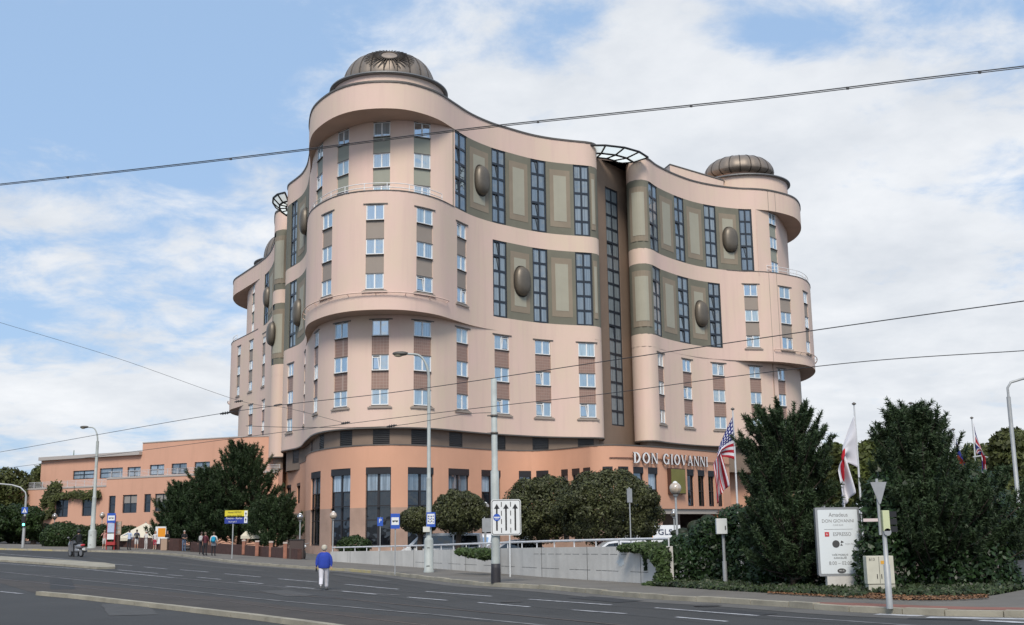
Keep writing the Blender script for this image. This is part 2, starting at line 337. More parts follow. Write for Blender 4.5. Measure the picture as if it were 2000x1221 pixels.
CL1 = Curve([(-25.5, 125.2), (-25.35, 123.4), (-24.9, 121.9), (-23.6, 119.7), (-22.6, 117.8), (-21.6, 115.0), (-20.8, 111.8), (-20.0, 108.6), (-19.2, 105.6), (-18.3, 102.3), (-17.2, 99.4), (-15.6, 97.0), (-13.6, 95.5), (-11.3, 95.0), (-9.1, 95.2), (-7.1, 96.4), (-5.5, 98.3), (-4.1, 100.3), (-2.9, 101.9), (-1.8, 103.1), (-0.1, 104.7), (2.0, 106.5), (4.0, 107.7), (6.3, 108.6), (7.6, 109.0), (8.45, 109.5), (8.85, 110.4), (8.9, 112.5)])
CU1 = Curve([(-20.6, 111.0), (-19.9, 108.3), (-19.2, 105.3), (-18.0, 101.8), (-16.1, 98.8), (-14.2, 96.9), (-12.4, 95.9), (-10.2, 95.5), (-8.6, 95.7), (-6.9, 96.5), (-5.8, 97.2), (-5.0, 98.0)])
TOW = [(26.4, 125.7), (28.0, 125.95), (30.0, 126.6), (32.2, 128.1)]
RW = [(13.4, 118.6), (12.6, 116.9), (12.4, 115.4), (12.9, 114.3), (13.8, 113.95), (14.7, 114.7), (15.9, 116.9), (18.2, 120.0), (20.8, 122.7), (23.7, 124.6)]
C2 = Curve(RW+TOW+[(34.2, 129.9), (35.8, 132.8), (36.9, 136.5), (37.5, 141), (37.4, 145), (36.5, 148.5), (34, 152), (30, 154)])
CC2 = Curve(RW+TOW+[(33.9, 129.9), (35.2, 132.6), (36.1, 136.0), (36.35, 139.5), (35.9, 142.5), (34.5, 146), (31, 149.5), (27, 151)])
CU2 = Curve([(28.35, 126.0), (29.2, 126.5), (30.3, 127.3), (31.4, 128.8), (32.4, 131.1), (33.5, 133.8), (34.7, 137.3), (35.2, 141), (34.8, 145), (32, 149), (28, 151)])
CL2 = Curve(RW+[(25.3, 125.4), (27.1, 126.6), (29.2, 127.9), (31.6, 129.8), (33.6, 132.4), (34.9, 135.8), (35.5, 139.5), (35.3, 143), (34, 147), (30, 150)])
NOSE3 = [(-29.8, 137.6), (-29.1, 134.4), (-28.6, 132.9), (-27.7, 132.1), (-26.8, 132.3), (-26.3, 133.3), (-26.4, 135.5)]
LW = [(-40.8, 166.7), (-38.3, 162.4), (-35.9, 158.1), (-34.1, 154.3), (-32.3, 149.0), (-30.9, 143.5)]
C3 = Curve([(-40, 188), (-42.9, 184), (-44.2, 179.5), (-44.1, 175), (-43, 170.7)]+LW+NOSE3)
CU3 = Curve([(-38, 187), (-40.6, 182), (-41.4, 177.5), (-41.2, 172.5), (-40.4, 168.8), (-39.3, 165.6), (-37.6, 161.6), (-36.3, 158.9)])
CL3 = Curve([(-38, 187), (-41.2, 181), (-42.0, 176), (-41.9, 172), (-41.2, 168.8), (-39.9, 165.3), (-38.2, 162.0), (-35.9, 158.1), (-34.1, 154.3), (-32.3, 149.0), (-30.9, 143.5)]+NOSE3)
PODC = Curve([(-29.2, 137.0), (-28.0, 133.0), (-25.8, 127.2), (-23.3, 121.0), (-21.4, 115.8), (-20.3, 110.8), (-19.5, 106.6), (-18.1, 101.6), (-15.8, 97.2), (-13.2, 94.7), (-11.3, 94.0), (-9.4, 94.2), (-6.8, 96.0), (-4.2, 99.0), (-2.5, 101.2), (-1.0, 102.7), (0.6, 103.7), (2.0, 103.9), (3.5, 103.0), (4.9, 101.4), (6.0, 99.8), (7.0, 98.2), (8.7, 97.9), (10.6, 99.0), (12.7, 101.0), (14.9, 103.5), (17.1, 106.2), (19.5, 109.4), (21.2, 112.0)])
POD2 = Curve([(21.0, 125.5), (23.0, 127.1), (25.4, 128.3), (27.8, 129.6), (30.5, 131.2), (33.2, 133.8), (34.8, 137), (35.6, 141), (35.2, 146), (32, 150)])
WTYPES = {}
def win_mesh(w, h, tilt, seed):
    """white two-sash window, origin at its centre on the glass plane; returns (frame, pane) meshes"""
    key = (round(w, 1), round(h, 2), tilt)
    if key in WTYPES: return WTYPES[key]
    w = key[0]; fr = MB(); f = 0.085
    for x in (-w/2+f/2, w/2-f/2): fr.box((x, 0, 0), (f, 0.09, h))
    fr.box((0, 0, h/2-f/2), (w-2*f, 0.09, f)); fr.box((0, 0, -h/2+f/2), (w-2*f, 0.09, f)); fr.box((0, -0.004, 0), (0.12, 0.095, h-2*f))
    fr.box((0, -0.07, -h/2-0.025), (w+0.02, 0.17, 0.045), mi=1); fr.box((0, -0.03, h/2+0.0), (w+0.01, 0.11, 0.07), mi=1)
    pa = MB(); hw = (w-0.12)/2-f; hh = h-2*f
    for k, sx_ in ((0, -1), (1, 1)):
        xc = sx_*(0.06+hw/2)
        if tilt == k+1:
            d = 0.22; a, b = xc-hw/2+0.05, xc+hw/2-0.05
            pa.add([(xc-hw/2, 0.06, -hh/2), (xc+hw/2, 0.06, -hh/2), (xc+hw/2, 0.06, hh/2), (xc-hw/2, 0.06, hh/2)], [(0, 1, 2, 3)], 1)
            pa.add([(a, -0.01, -hh/2+0.06), (b, -0.01, -hh/2+0.06), (b, 0.05, hh/2-0.18), (a, 0.05, hh/2-0.18)], [(0, 1, 2, 3)], 0)
            s_ = 1 if k == 0 else -1; xe = xc+s_*hw/2
            fr.poly([(xc-hw/2, hh/2-0.16), (xc+hw/2, hh/2-0.16), (xc+hw/2, hh/2-0.09), (xc-hw/2, hh/2-0.09)], -0.02, 0.03)
            fr.poly([(xe, -hh/2), (xe-s_*0.06, -hh/2), (xe-s_*0.2, hh/2-0.1), (xe-s_*0.13, hh/2-0.1)], -0.03, 0.0)
        else:
            pa.add([(xc-hw/2, 0, -hh/2), (xc+hw/2, 0, -hh/2), (xc+hw/2, 0, hh/2), (xc-hw/2, 0, hh/2)], [(0, 1, 2, 3)])
    ms = []
    for b, ml in ((fr, (WHITE, LEDGE)), (pa, (GLW, VOID))):
        o = b.build('window', ml); ms.append(o.data); bpy.data.objects.remove(o)
    WTYPES[key] = tuple(ms); return WTYPES[key]
def place(o, p, n, parent, z):
    a = atan2(n.x, -n.y); o.parent = parent; off = OFF[parent.name]
    o.location = (p.x-off.x, p.y-off.y, z-off.z); o.rotation_euler = (0, 0, a)
def strip_mesh(w, h, rows, tilt):
    fr = MB(); pa = MB(); f = 0.16
    for x in (-w/2+f/2, w/2-f/2): fr.box((x, 0, 0), (f, 0.12, h))
    fr.box((0, -0.003, 0), (0.16, 0.126, h)); rh = h/rows
    for k in range(rows+1): fr.box((0, 0.004, -h/2+rh*k+(0.07 if k == 0 else -0.07 if k == rows else 0)), (w-2*f, 0.11, 0.22 if 0 < k < rows else 0.13))
    hw = (w-2*f-0.13)/2
    for k in range(rows):
        for q, sx_ in enumerate((-1, 1)):
            xc = sx_*(0.065+hw/2); z0, z1 = -h/2+rh*k+0.08, -h/2+rh*(k+1)-0.08
            j = 0.012*sin(k*7.3+q*3.1)
            if (k, q) in tilt:
                pa.add([(xc-hw/2, 0.05, z0), (xc+hw/2, 0.05, z0), (xc+hw/2, 0.05, z1), (xc-hw/2, 0.05, z1)], [(0, 1, 2, 3)], 1)
                pa.add([(xc-hw/2, 0.0, z0), (xc+hw/2, 0.0, z0), (xc+hw/2-0.02, 0.045, z1-0.16), (xc-hw/2, 0.045, z1-0.16)], [(0, 1, 2, 3)], 0)
                fr.poly([(xc+hw/2, z0), (xc+hw/2-0.08, z0), (xc+hw/2-0.3, z1), (xc+hw/2-0.22, z1)], -0.02, 0.03)
            else: pa.add([(xc-hw/2, j, z0), (xc+hw/2, -j, z0), (xc+hw/2, -j, z1), (xc-hw/2, j, z1)], [(0, 1, 2, 3)])
    return fr, pa
SPAN = {k: MB() for k in 'gtb'}; SILLS = MB(); NWIN = [0]
pink = MB(); olive = MB(); soff = MB(); ledge = MB()
def columns(c, spans, rows, z_ref, h=1.35, kind='t', ztop=None, sill=True, lintel=True):
    """one recessed column per (left, right) picture span: windows with spandrels between; returns the wall openings"""
    ops = []
    for i, (a, b) in enumerate(spans):
        sa, sb = sorted((c.at(a, z_ref), c.at(b, z_ref)))
        if sb-sa < 1.2: m = (sa+sb)/2; sa, sb = m-0.7, m+0.7
        if sb-sa > 1.9: m = (sa+sb)/2; sa, sb = m-0.85, m+0.85
        lo, hi = min(rows)-h/2-0.04, max(rows)+h/2
        ops.append((sa, sb, lo, hi)); m = (sa+sb)/2; pm = c.p(m, -0.1); n = (c.p(sb)-c.p(sa)).normalized(); n = Vector((n.y, -n.x)); wd = (c.p(sb)-c.p(sa)).length
        for j, r in enumerate(rows):
            NWIN[0] += 1; rr = random.random(); tilt = 1 if rr < 0.13 else 2 if rr < 0.17 else 0
            fm, pmh = win_mesh(wd-0.02, h, tilt, 0); sxc = (wd-0.02)/round(wd-0.02, 1)
            o = bpy.data.objects.new('window', fm); COL.objects.link(o); place(o, pm, n, HOT, r); o.scale = (sxc, 1, 1)
            p = bpy.data.objects.new('pane', pmh); COL.objects.link(p); p.parent = o
        rs = sorted(rows)
        for j in range(len(rs)-1): sm_ = MB(); wall(sm_, c, sa, sb, rs[j]+h/2+0.0, rs[j+1]-h/2-0.06, off=-0.07, step=1); sm_.build('spandrel', {'g': SPG, 't': SPT, 'b': SPB}[kind], HOT)
        if sill: sm_ = MB(); cap(sm_, c, sa-0.3, sb+0.3, lo-0.24, lo-0.12, 0.003, 0.12, 3); cap(sm_, c, sa-0.18, sb+0.18, lo-0.12, lo-0.03, 0.003, 0.06, 3); sm_.build('sill', SPT, HOT)
        if lintel: sm_ = MB(); cap(sm_, c, sa-0.25, sb+0.3, hi+0.03, hi+0.12, 0.003, 0.07, 3); sm_.build('lintel', LEDGE, HOT)
    return ops
LINT = MB()
def strips(c, spans, z0, z1, rows, z_ref=None):
    ops = []
    for i, (a, b) in enumerate(spans):
        zr = z_ref or (z0+z1)/2; sa, sb = sorted((c.at(a, zr), c.at(b, zr)))
        if sb-sa < 1.25: m = (sa+sb)/2; sa, sb = m-0.68, m+0.68
        ops.append((sa, sb, z0, z1)); v = c.p(sb)-c.p(sa); wd = v.length; n = Vector((v.y, -v.x))/wd
        mid = (c.p(sa)+c.p(sb))/2-n*0.13; tl = set()
        for k in range(rows):
            if random.random() < 0.2: tl.add((k, 0))
        fr, pa = strip_mesh(wd-0.01, z1-z0-0.02, rows, tl)
        o = fr.build('strip_window', DARKF, None); place(o, mid, n, HOT, (z0+z1)/2)
        p = pa.build('pane', (GLS, VOID)); p.parent = o
    return ops
ops_bays = []
def bays(c, gaps, z0, z1, ovals=()):
    """taupe and pale inset panels between the strip windows"""
    for i, (a, b) in enumerate(gaps):
        L_ = b-a; m1, m2 = MB(), MB()
        cap(m1, c, a+L_*0.13, b-L_*0.13, z0+0.75, z1-0.75, 0.002, 0.022, max(2, int(L_*2)))
        cap(m2, c, a+L_*0.27, b-L_*0.27, z0+1.35, z1-1.35, 0.023, 0.04, max(2, int(L_*2)))
        o = m1.build('wall_panel', TAUPE, HOT); m2.build('inset_panel', LPAN, o)
def pwall(*a): m_ = MB(); wall(m_, *a); m_.build('panelled_wall', OLIVE, HOT)
# --- walls: main range (between the two slots)
pink1 = MB(); sA = C1.near(-20.7, 111.4); sB = C1.at(886.3, ZC)
wall(pink1, C1, 0, C1.L, ZC, ZR); wall(pink1, C1, 0, C1.L, ZT, ZU)
o_up = strips(C1, [(885.8, 912.3), (960.4, 988), (1037, 1067), (1120.4, 1151.7)], ZU+0.05, ZC-0.02, 5)
lwu = strips(C1, [(567.8, 579.6)], ZU+0.05, ZC-0.02, 5); lwl = strips(C1, [(564.5, 578)], ZG+0.05, ZT-0.02, 5)
pwall(C1, sB, C1.L, ZU, ZC, o_up); pwall(C1, 0, sA, ZU, ZC, lwu)
lows = strips(C1, [(963, 990.7), (1041, 1070.5), (1124.8, 1157.8)], ZG+0.03, ZT-0.02, 5)
sLo = lows[0][0]; pwall(C1, sLo, C1.L, ZG, ZT, lows); sLL = sA+3.4
pwall(C1, 0, sLL, ZG, ZT, lwl)
midc = columns(C1, [(627, 651.5), (714.5, 750), (813.5, 845), (888.8, 915)], (22.75, 25.75, 28.75), 25.75, kind='t')
wall(pink1, C1, sLL, sLo, ZG, ZT, midc); 
# the mid windows reach past the band lines, so cut the band above too
pink1 = MB(); wall(pink1, C1, 0, C1.L, ZC, ZR); wall(pink1, C1, 0, sLL, ZT, ZU); wall(pink1, C1, sLo, C1.L, ZT, ZU); wall(pink1, C1, sLL, sLo, ZG, ZU, midc); wall(pink1, C1, 0, C1.L, ZM, ZG)
lowc = columns(CL1, [(560, 572.7), (590.4, 598.5)], (13.25, 16.2, 19.2), 16.2, kind='b')
lowc += columns(CL1, [(612, 624), (653, 679), (725.8, 759.3), (808, 842), (889.7, 916.8), (966.3, 995), (1046, 1076.3), (1130.8, 1163.2)], (13.25, 16.2, 19.2), 16.2, kind='b')
wall(pink1, CL1, 0, CL1.L, ZE, ZM, lowc)
topc = columns(CU1, [(619, 629.8), (657.6, 682.9), (728.7, 762), (808.3, 841)], (31.45, 34.4, 37.3), 34.4, kind='g', sill=False, lintel=False)
wall(pink1, CU1, 0, CU1.L, ZU-0.4, ZC, topc)
pink1.build('wall', PINK, HOT)
def soffit(mb, ca, cb, z, sa, sb): ribbon(mb, ca, 0, cb, 0, z, sa, sb, 0 if cb in (CU1, CU2, CU3) else None, None)
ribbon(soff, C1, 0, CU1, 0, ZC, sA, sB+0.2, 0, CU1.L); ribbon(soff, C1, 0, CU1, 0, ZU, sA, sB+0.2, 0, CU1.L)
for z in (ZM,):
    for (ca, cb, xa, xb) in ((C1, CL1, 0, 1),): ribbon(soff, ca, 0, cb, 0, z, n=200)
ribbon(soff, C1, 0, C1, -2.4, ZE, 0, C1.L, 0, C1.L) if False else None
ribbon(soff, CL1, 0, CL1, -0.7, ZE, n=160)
# --- right range
pink2 = MB(); o_up2 = strips(CC2, [(1268.3, 1285.5), (1318.3, 1337.6), (1376.4, 1400), (1445, 1470.4)], ZU+0.05, ZC-0.02, 5)
lo2 = strips(C2, [(1276.5, 1292), (1325.6, 1347), (1385.4, 1409)], ZG+0.03, ZT-0.02, 5)
s2u = o_up2[-1][1]; s2l = lo2[-1][1]
wall(pink2, CC2, 0, CC2.L, ZC, ZR); sJ = max(s2u, CC2.near(28.35, 126.05)); wall(pink2, CC2, s2u, sJ, ZU, ZC) if s2u < sJ-.01 else None
pwall(CC2, 0, s2u, ZU, ZC, o_up2); pwall(C2, 0, s2l, ZG, ZT, lo2)
mid2 = columns(C2, [(1455.4, 1482), (1525.3, 1545.8), (1573.2, 1579)], (22.55, 25.5, 28.45), 25.5, kind='t')
wall(pink2, C2, 0, s2l, ZT, ZU); wall(pink2, C2, s2l, C2.L, ZG, ZU, mid2); wall(pink2, C2, 0, C2.L, ZM, ZG)
low2 = columns(CL2, [(1284.7, 1300.3), (1334, 1354), (1393.6, 1417.4), (1464.7, 1490.6), (1522, 1536)], (13.25, 16.2, 19.15), 16.2, kind='b')
wall(pink2, CL2, 0, CL2.L, ZE, ZM, low2)
top2 = columns(CU2, [(1504, 1517)], (31.45, 34.4, 37.3), 34.4, kind='g', sill=False, lintel=False)
wall(pink2, CU2, 0, CU2.L, ZU-0.4, ZC, top2)
pink2.build('wall', PINK, HOT)
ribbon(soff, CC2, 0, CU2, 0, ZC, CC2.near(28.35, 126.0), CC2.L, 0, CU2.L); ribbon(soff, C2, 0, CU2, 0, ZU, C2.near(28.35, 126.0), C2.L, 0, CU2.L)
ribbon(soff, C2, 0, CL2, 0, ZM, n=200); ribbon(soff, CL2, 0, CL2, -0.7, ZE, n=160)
# --- left range, far behind
pink3 = MB(); o3 = strips(C3, [(516, 523.5), (534.2, 538)], ZU+0.05, ZC-0.02, 5); l3 = strips(C3, [(531, 535)], ZG+0.03, ZT-0.02, 5)
s3u, s3l = o3[0][0], l3[0][0]
wall(pink3, C3, 0, C3.L, ZC, ZR); pwall(C3, s3u, C3.L, ZU, ZC, o3); pwall(C3, s3l, C3.L, ZG, ZT, l3); wall(pink3, C3, s3u, C3.L, ZT, ZU)
sX = C3.near(-36.4, 159.0)
if sX < s3u: wall(pink3, C3, sX, s3u, ZU, ZC)
m3 = columns(C3, [(463.8, 468.3), (485, 494.5), (511, 518.6)], (22.75, 25.8, 28.8), 25.8, kind='t')
wall(pink3, C3, 0, s3l, ZG, ZT, m3); wall(pink3, C3, 0, s3u, ZT, ZU, [m for m in m3]) ; wall(pink3, C3, 0, C3.L, ZM, ZG)
t3 = columns(CU3, [(491, 498.5)], (31.6, 34.5, 37.3), 34.4, kind='g', sill=False, lintel=False)
wall(pink3, CU3, 0, CU3.L, ZU-0.4, ZC, t3)
w3 = columns(CL3, [(484.7, 492.3), (509.5, 516.7)], (13.4, 16.4, 19.3), 16.4, kind='b', sill=False)
wall(pink3, CL3, 0, CL3.L, ZE, ZM, w3); pink3.build('wall', PINK, HOT)
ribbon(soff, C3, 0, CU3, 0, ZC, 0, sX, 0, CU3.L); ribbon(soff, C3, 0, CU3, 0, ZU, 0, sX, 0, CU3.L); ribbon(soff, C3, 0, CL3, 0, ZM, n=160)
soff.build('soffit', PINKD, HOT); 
t_ = SPB.node_tree; bk = t_.nodes.new('ShaderNodeTexBrick'); bk.offset = 0.0; bk.inputs['Scale'].default_value = 1.0
tcn = t_.nodes.new('ShaderNodeTexCoord'); sp = t_.nodes.new('ShaderNodeSeparateXYZ'); cbn = t_.nodes.new('ShaderNodeCombineXYZ'); adn = t_.nodes.new('ShaderNodeMath'); adn.operation = 'ADD'
t_.links.new(tcn.outputs['Object'], sp.inputs[0]); t_.links.new(sp.outputs[0], adn.inputs[0]); t_.links.new(sp.outputs[1], adn.inputs[1]); t_.links.new(adn.outputs[0], cbn.inputs[0]); t_.links.new(sp.outputs[2], cbn.inputs[1]); t_.links.new(cbn.outputs[0], bk.inputs['Vector'])
for k, v in (('Color1', (0.30, 0.185, 0.145, 1)), ('Color2', (0.26, 0.165, 0.13, 1)), ('Mortar', (0.38, 0.28, 0.23, 1))): bk.inputs[k].default_value = v
bk.inputs['Mortar Size'].default_value = 0.015; bk.inputs['Brick Width'].default_value = 0.27; bk.inputs['Row Height'].default_value = 0.27
t_.links.new(bk.outputs['Color'], t_.nodes['Principled BSDF'].inputs['Base Color'])
def gaps(ops, end=None, start=None):
    o = sorted(ops); r = [(a[1], b[0]) for a, b in zip(o, o[1:])]
    if end: r.append((o[-1][1], end))
    if start is not None: r.insert(0, (start, o[0][0]))
    return r
bays(C1, gaps(o_up, C1.near(8.6, 109.7)), ZU, ZC); bays(C1, gaps(lows, C1.near(8.6, 109.7)), ZG, ZT)
bays(CC2, gaps(o_up2, start=CC2.near(12.5, 115.2)), ZU, ZC); bays(C2, gaps(lo2, start=C2.near(12.5, 115.2)), ZG, ZT)
bays(C3, [(o3[0][1], o3[1][0]), (C3.near(-28.9, 133.8), C3.near(-26.6, 132.4))], ZU, ZC); bays(C3, [(C3.near(-28.9, 133.8), C3.near(-26.6, 132.4))], ZG, ZT)
bays(C1, [(lwu[0][1], lwu[0][1]+4.5)], ZU, ZC); bays(C1, [(lwl[0][1], lwl[0][1]+5)], ZG, ZT)
# rounded bronze pods
def pod(c, px, z, w=1.85, h=2.85):
    s = c.at(px, z); p = c.p(s, 0.14); n = c.n(s); m = MB(); m.ell((0, 0, 0), (w/2, 0.62, h/2), 24, 16, p=0.82); m2 = MB(); m2.lathe((0, 0, 0), [(0.0, 0.0)], 4) if False else None
    o = m.build('wall_pod', BRONZE); place(o, p, n, HOT, z)
    r = MB(); vs = [(w/2*1.06*math.copysign(abs(cos(a))**0.82, cos(a)), 0.06, h/2*1.04*math.copysign(abs(sin(a))**0.82, sin(a))) for a in [2*pi*i/40 for i in range(41)]]
    r.tube(vs, 0.05, 6, caps=False); q = r.build('seam', BRONZED); q.parent = o
for c, px, z in ((C1, 938.5, 34.35), (C1, 1018, 25.4), (CC2, 1425, 34.25), (C2, 1368, 25.2), (C1, 598.5, 34.2), (C1, 585, 25.0), (C3, 524.5, 34.2), (C3, 533, 25.4)): pod(c, px, z)
# slot walls with full-height window strips
SL2 = Curve([(7.7, 111.0), (9.0, 112.6), (10.4, 114.5), (11.8, 116.4), (13.2, 118.3)]); slot = MB()
so = strips(SL2, [(1185.5, 1210.5)], 12.25, 37.35, 17, 30)
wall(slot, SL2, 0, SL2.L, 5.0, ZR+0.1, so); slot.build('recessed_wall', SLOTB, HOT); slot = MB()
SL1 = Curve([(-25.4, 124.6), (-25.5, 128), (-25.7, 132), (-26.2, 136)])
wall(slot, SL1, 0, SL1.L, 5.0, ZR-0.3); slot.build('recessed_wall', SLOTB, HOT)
# glass canopies above the slots
def canopy(ctr, r0, r1, a0, a1, z0, z1, nr=6, ex=1.0):
    fr, gl = MB(), MB(); P = lambda r, a, z: (ctr[0]+r*cos(a)*ex, ctr[1]+r*sin(a), z)
    for k in range(nr+1):
        a = a0+(a1-a0)*k/nr; fr.tube([P(r0, a, z1), P((r0+r1)/2, a, z1-0.1), P(r1, a, z0)], 0.10, 4)
    for r, z in ((r0, z1), ((r0+r1)/2, z1-0.1), (r1, z0)): fr.tube([P(r, a0+(a1-a0)*k/nr, z) for k in range(nr+1)], 0.12, 4)
    for k in range(nr):
        a, b = a0+(a1-a0)*k/nr, a0+(a1-a0)*(k+1)/nr; m_ = (r0+r1)/2
        gl.add([P(r0, a, z1+.03), P(r0, b, z1+.03), P(m_, b, z1-.07), P(m_, a, z1-.07)], [(0, 1, 2, 3)]); gl.add([P(m_, a, z1-.07), P(m_, b, z1-.07), P(r1, b, z0+.03), P(r1, a, z0+.03)], [(0, 1, 2, 3)])
    o = fr.build('slot_canopy', BLACK, HOT); gl.build('glazing', mat('milky_glazing', (0.8, 0.83, 0.78), 0.3, trans=0.9), o)
canopy((8.4, 115.9), 3.4, 6.6, radians(-97), radians(-22), 40.3, 40.1, 4)
canopy((-25.0, 127.2), 2.4, 5.3, radians(105), radians(262), 39.6, 39.1, 7, 0.5)
# dark recessed storey, podium
band = MB(); bo = []
for sp_ in ((612, 626), (654, 680), (725, 760), (808, 843), (887, 917), (969, 995), (1047, 1077), (1133, 1166), (596, 604), (562, 576)):
    a, b = sorted((CL1.at(sp_[0], 9.9), CL1.at(sp_[1], 9.9))); b = max(b, a+1.1); bo.append((a, min(b, a+1.9), ZP+0.12, ZE-0.1))
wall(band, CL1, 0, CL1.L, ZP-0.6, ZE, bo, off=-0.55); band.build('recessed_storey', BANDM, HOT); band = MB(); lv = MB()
for a, b, lo, hi in bo:
    lv = MB(); wall(lv, CL1, a, b, lo, hi, off=-0.62, step=2)
    for k in range(9): cap(lv, CL1, a, b, lo+0.05+k*0.155, lo+0.10+k*0.155, -0.61, -0.52, 2)
    lv.build('louvre', mat('louvre_metal', (0.055, 0.05, 0.047), 0.5), HOT)
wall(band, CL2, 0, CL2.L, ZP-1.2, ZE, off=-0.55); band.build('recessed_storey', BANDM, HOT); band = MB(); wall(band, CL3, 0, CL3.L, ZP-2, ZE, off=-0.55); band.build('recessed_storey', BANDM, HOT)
cap(ledge, CL1, 0, CL1.L, ZE-0.06, ZE+0.05, -0.02, 0.05, 160); cap(ledge, CL2, 0, CL2.L, ZE-0.06, ZE+0.05, -0.02, 0.05, 120); cap(ledge, CL3, 0, CL3.L, ZE-0.06, ZE+0.05, -0.02, 0.05, 120)
cap(ledge, C1, 0, C1.L, ZR, ZR+0.16, -0.35, 0.08, 200); cap(ledge, CC2, 0, CC2.L, ZR, ZR+0.16, -0.35, 0.08, 160); cap(ledge, C3, 0, C3.L, ZR, ZR+0.16, -0.35, 0.08, 160)
cap(ledge, C1, sA+0.5, sB, ZU, ZU+0.07, -0.3, 0.05, 100); cap(ledge, C2, s2l+1, C2.L, ZU, ZU+0.07, -0.3, 0.05, 60); cap(ledge, C3, 0, sX, ZU, ZU+0.07, -0.3, 0.05, 40)
cap(ledge, PODC, 0, PODC.L, ZP, ZP+0.09, -0.4, 0.05, 200); cap(ledge, POD2, 0, POD2.L, ZP, ZP+0.09, -0.4, 0.05, 60)
s_e = PODC.at(1293, 4); pod_ = MB(); tw = []
def podwin(a, b, z0, z1, curt=True):
    zr = (z0+z1)/2+1; sa, sb = sorted((PODC.at(a, zr), PODC.at(b, zr)))
    if sb-sa > 3.4: m = (sa+sb)/2; sa, sb = m-1.6, m+1.6
    if sb-sa < 0.75: m = (sa+sb)/2; sa, sb = m-0.4, m+0.4
    v = PODC.p(sb)-PODC.p(sa); wd = v.length; n = Vector((v.y, -v.x))/wd; mid = (PODC.p(sa)+PODC.p(sb))/2-n*0.20
    fr, pa, cu = MB(), MB(), MB(); H_ = z1-z0; zc = (z0+z1)/2; f = 0.1; hb = 0.55 if H_ > 2.5 else 0.3; nc = 2 if wd > 1.9 else 1
    fr.box((0, -0.06, H_/2-hb/2), (wd-0.01, 0.3, hb)); 
    for x in ([-wd/2+f/2, wd/2-f/2]+([0] if nc == 2 else [])): fr.box((x, 0, -hb/2), (f if x else 0.2, 0.12, H_-hb-0.01))
    zs = [z for z in (5.35, 4.15, 3.0) if z0+0.3 < z < z1-hb-0.3]
    for z in zs+[z0+0.06]: fr.box((0, 0.004, z-zc), (wd-0.02, 0.1, 0.09))
    lev = [z0+0.1]+sorted(zs)+[z1-hb]
    for i in range(len(lev)-1):
        top = i == len(lev)-2 and curt
        for k in range(nc):
            x0 = -wd/2+f+k*(wd-2*f)/nc+0.01; x1 = x0+(wd-2*f)/nc-0.02; tgt = cu if top else pa; cut = 0
            tgt.add([(x0, 0.01, lev[i]-zc), (x1, 0.01, lev[i]-zc), (x1, 0.01, lev[i+1]-zc), (x0, 0.01, lev[i+1]-zc)], [(0, 1, 2, 3)])
    o = fr.build('tall_window', mat('brown_black_frame', (0.018, 0.016, 0.018), 0.45)); place(o, mid, n, HOT, zc)
    for m_, nm, ml in ((pa, 'pane', GLD), (cu, 'curtained_pane', GLC)):
        if m_.v: q = m_.build(nm, ml); q.parent = o
    tw.append((sa, sb, z0, z1)); 
for a, b in ((606.5, 626.3), (646, 684), (714, 763.5), (796.5, 846.8), (876, 916.5), (940.6, 978), (1014, 1038), (1048, 1072), (1097, 1110), (1118, 1133), (1140, 1154), (1178, 1198), (1208.6, 1228.7), (1238, 1258), (1267, 1285.5)): podwin(a, b, 0.9 if a < 700 or a > 0 else 0.9, 7.3)
for a, b in ((1342, 1355), (1363, 1376), (1383, 1395), (1401, 1411)): podwin(a, b, 3.95, 7.3, curt=False)
podwin(560, 568.7, 4.9, 7.1, False); podwin(580, 586.5, 5.0, 7.1, False)
low_ = [(a, b, z0, z1) for a, b, z0, z1 in tw]
wall(pod_, PODC, 0, s_e, 4.0, ZP, [(a, b, max(z0, 4.0), z1) for a, b, z0, z1 in low_ if b < s_e], depth=0.24)
ston = MB(); wall(ston, PODC, 0, s_e, -0.6, 4.0, [(a, b, z0, 4.0) for a, b, z0, z1 in low_ if b < s_e and z0 < 3.9], depth=0.24)
wall(pod_, PODC, s_e, PODC.L, 3.7, ZP, [o_ for o_ in low_ if o_[0] >= s_e], depth=0.24)
wall(pod_, POD2, 0, POD2.L, 3.9, ZP); wall(ston, POD2, 0, POD2.L, -0.6, 3.9)
pod_.build('podium_wall', SALM, HOT)
bk2 = STONE.node_tree; pb = bk2.nodes['Principled BSDF']
ston.build('podium_plinth', mat('plinth_stone', (0.43, 0.285, 0.215), 0.7, var=0.22, scale=0.9, bump=0.2, bscale=6, streak=0.1), HOT)
# porte-cochere below the raised part of the lobby
pc = MB(); ribbon(pc, PODC, 0, PODC, -6.0, 3.7, s_e, PODC.L, s_e, PODC.L, 40); cap(pc, PODC, s_e+0.05, PODC.L-0.1, 3.25, 3.69, -0.5, -0.14, 40)
pc.build('canopy_soffit', mat('soffit_paint', (0.42, 0.37, 0.32), 0.8), HOT)
pw = MB(); wall(pw, PODC, s_e, PODC.L, -0.5, 3.7, off=-5.5); a = PODC.p(s_e); b = PODC.p(s_e, -5.5); pw.add([(a.x, a.y, -.5), (b.x, b.y, -.5), (b.x, b.y, 3.7), (a.x, a.y, 3.7)], [(0, 1, 2, 3)])
pw.build('entrance_wall', STONE, HOT)
for px in (1289, 1404): q = PODC.p(PODC.at(px, 4), -0.45); m_ = MB(); m_.box((q.x, q.y, 1.6), (0.55, 0.55, 4.2), 0.7); m_.build('column', mat('orange_render', (0.5, 0.16, 0.08), 0.8), HOT, bevel=0.03)
dr = MB(); q = PODC.p(PODC.at(1352, 2.5), -5.35); dr.box((q.x, q.y, 1.4), (2.2, 0.2, 2.8), 0.85); dr.build('entrance_door', VOID, HOT)
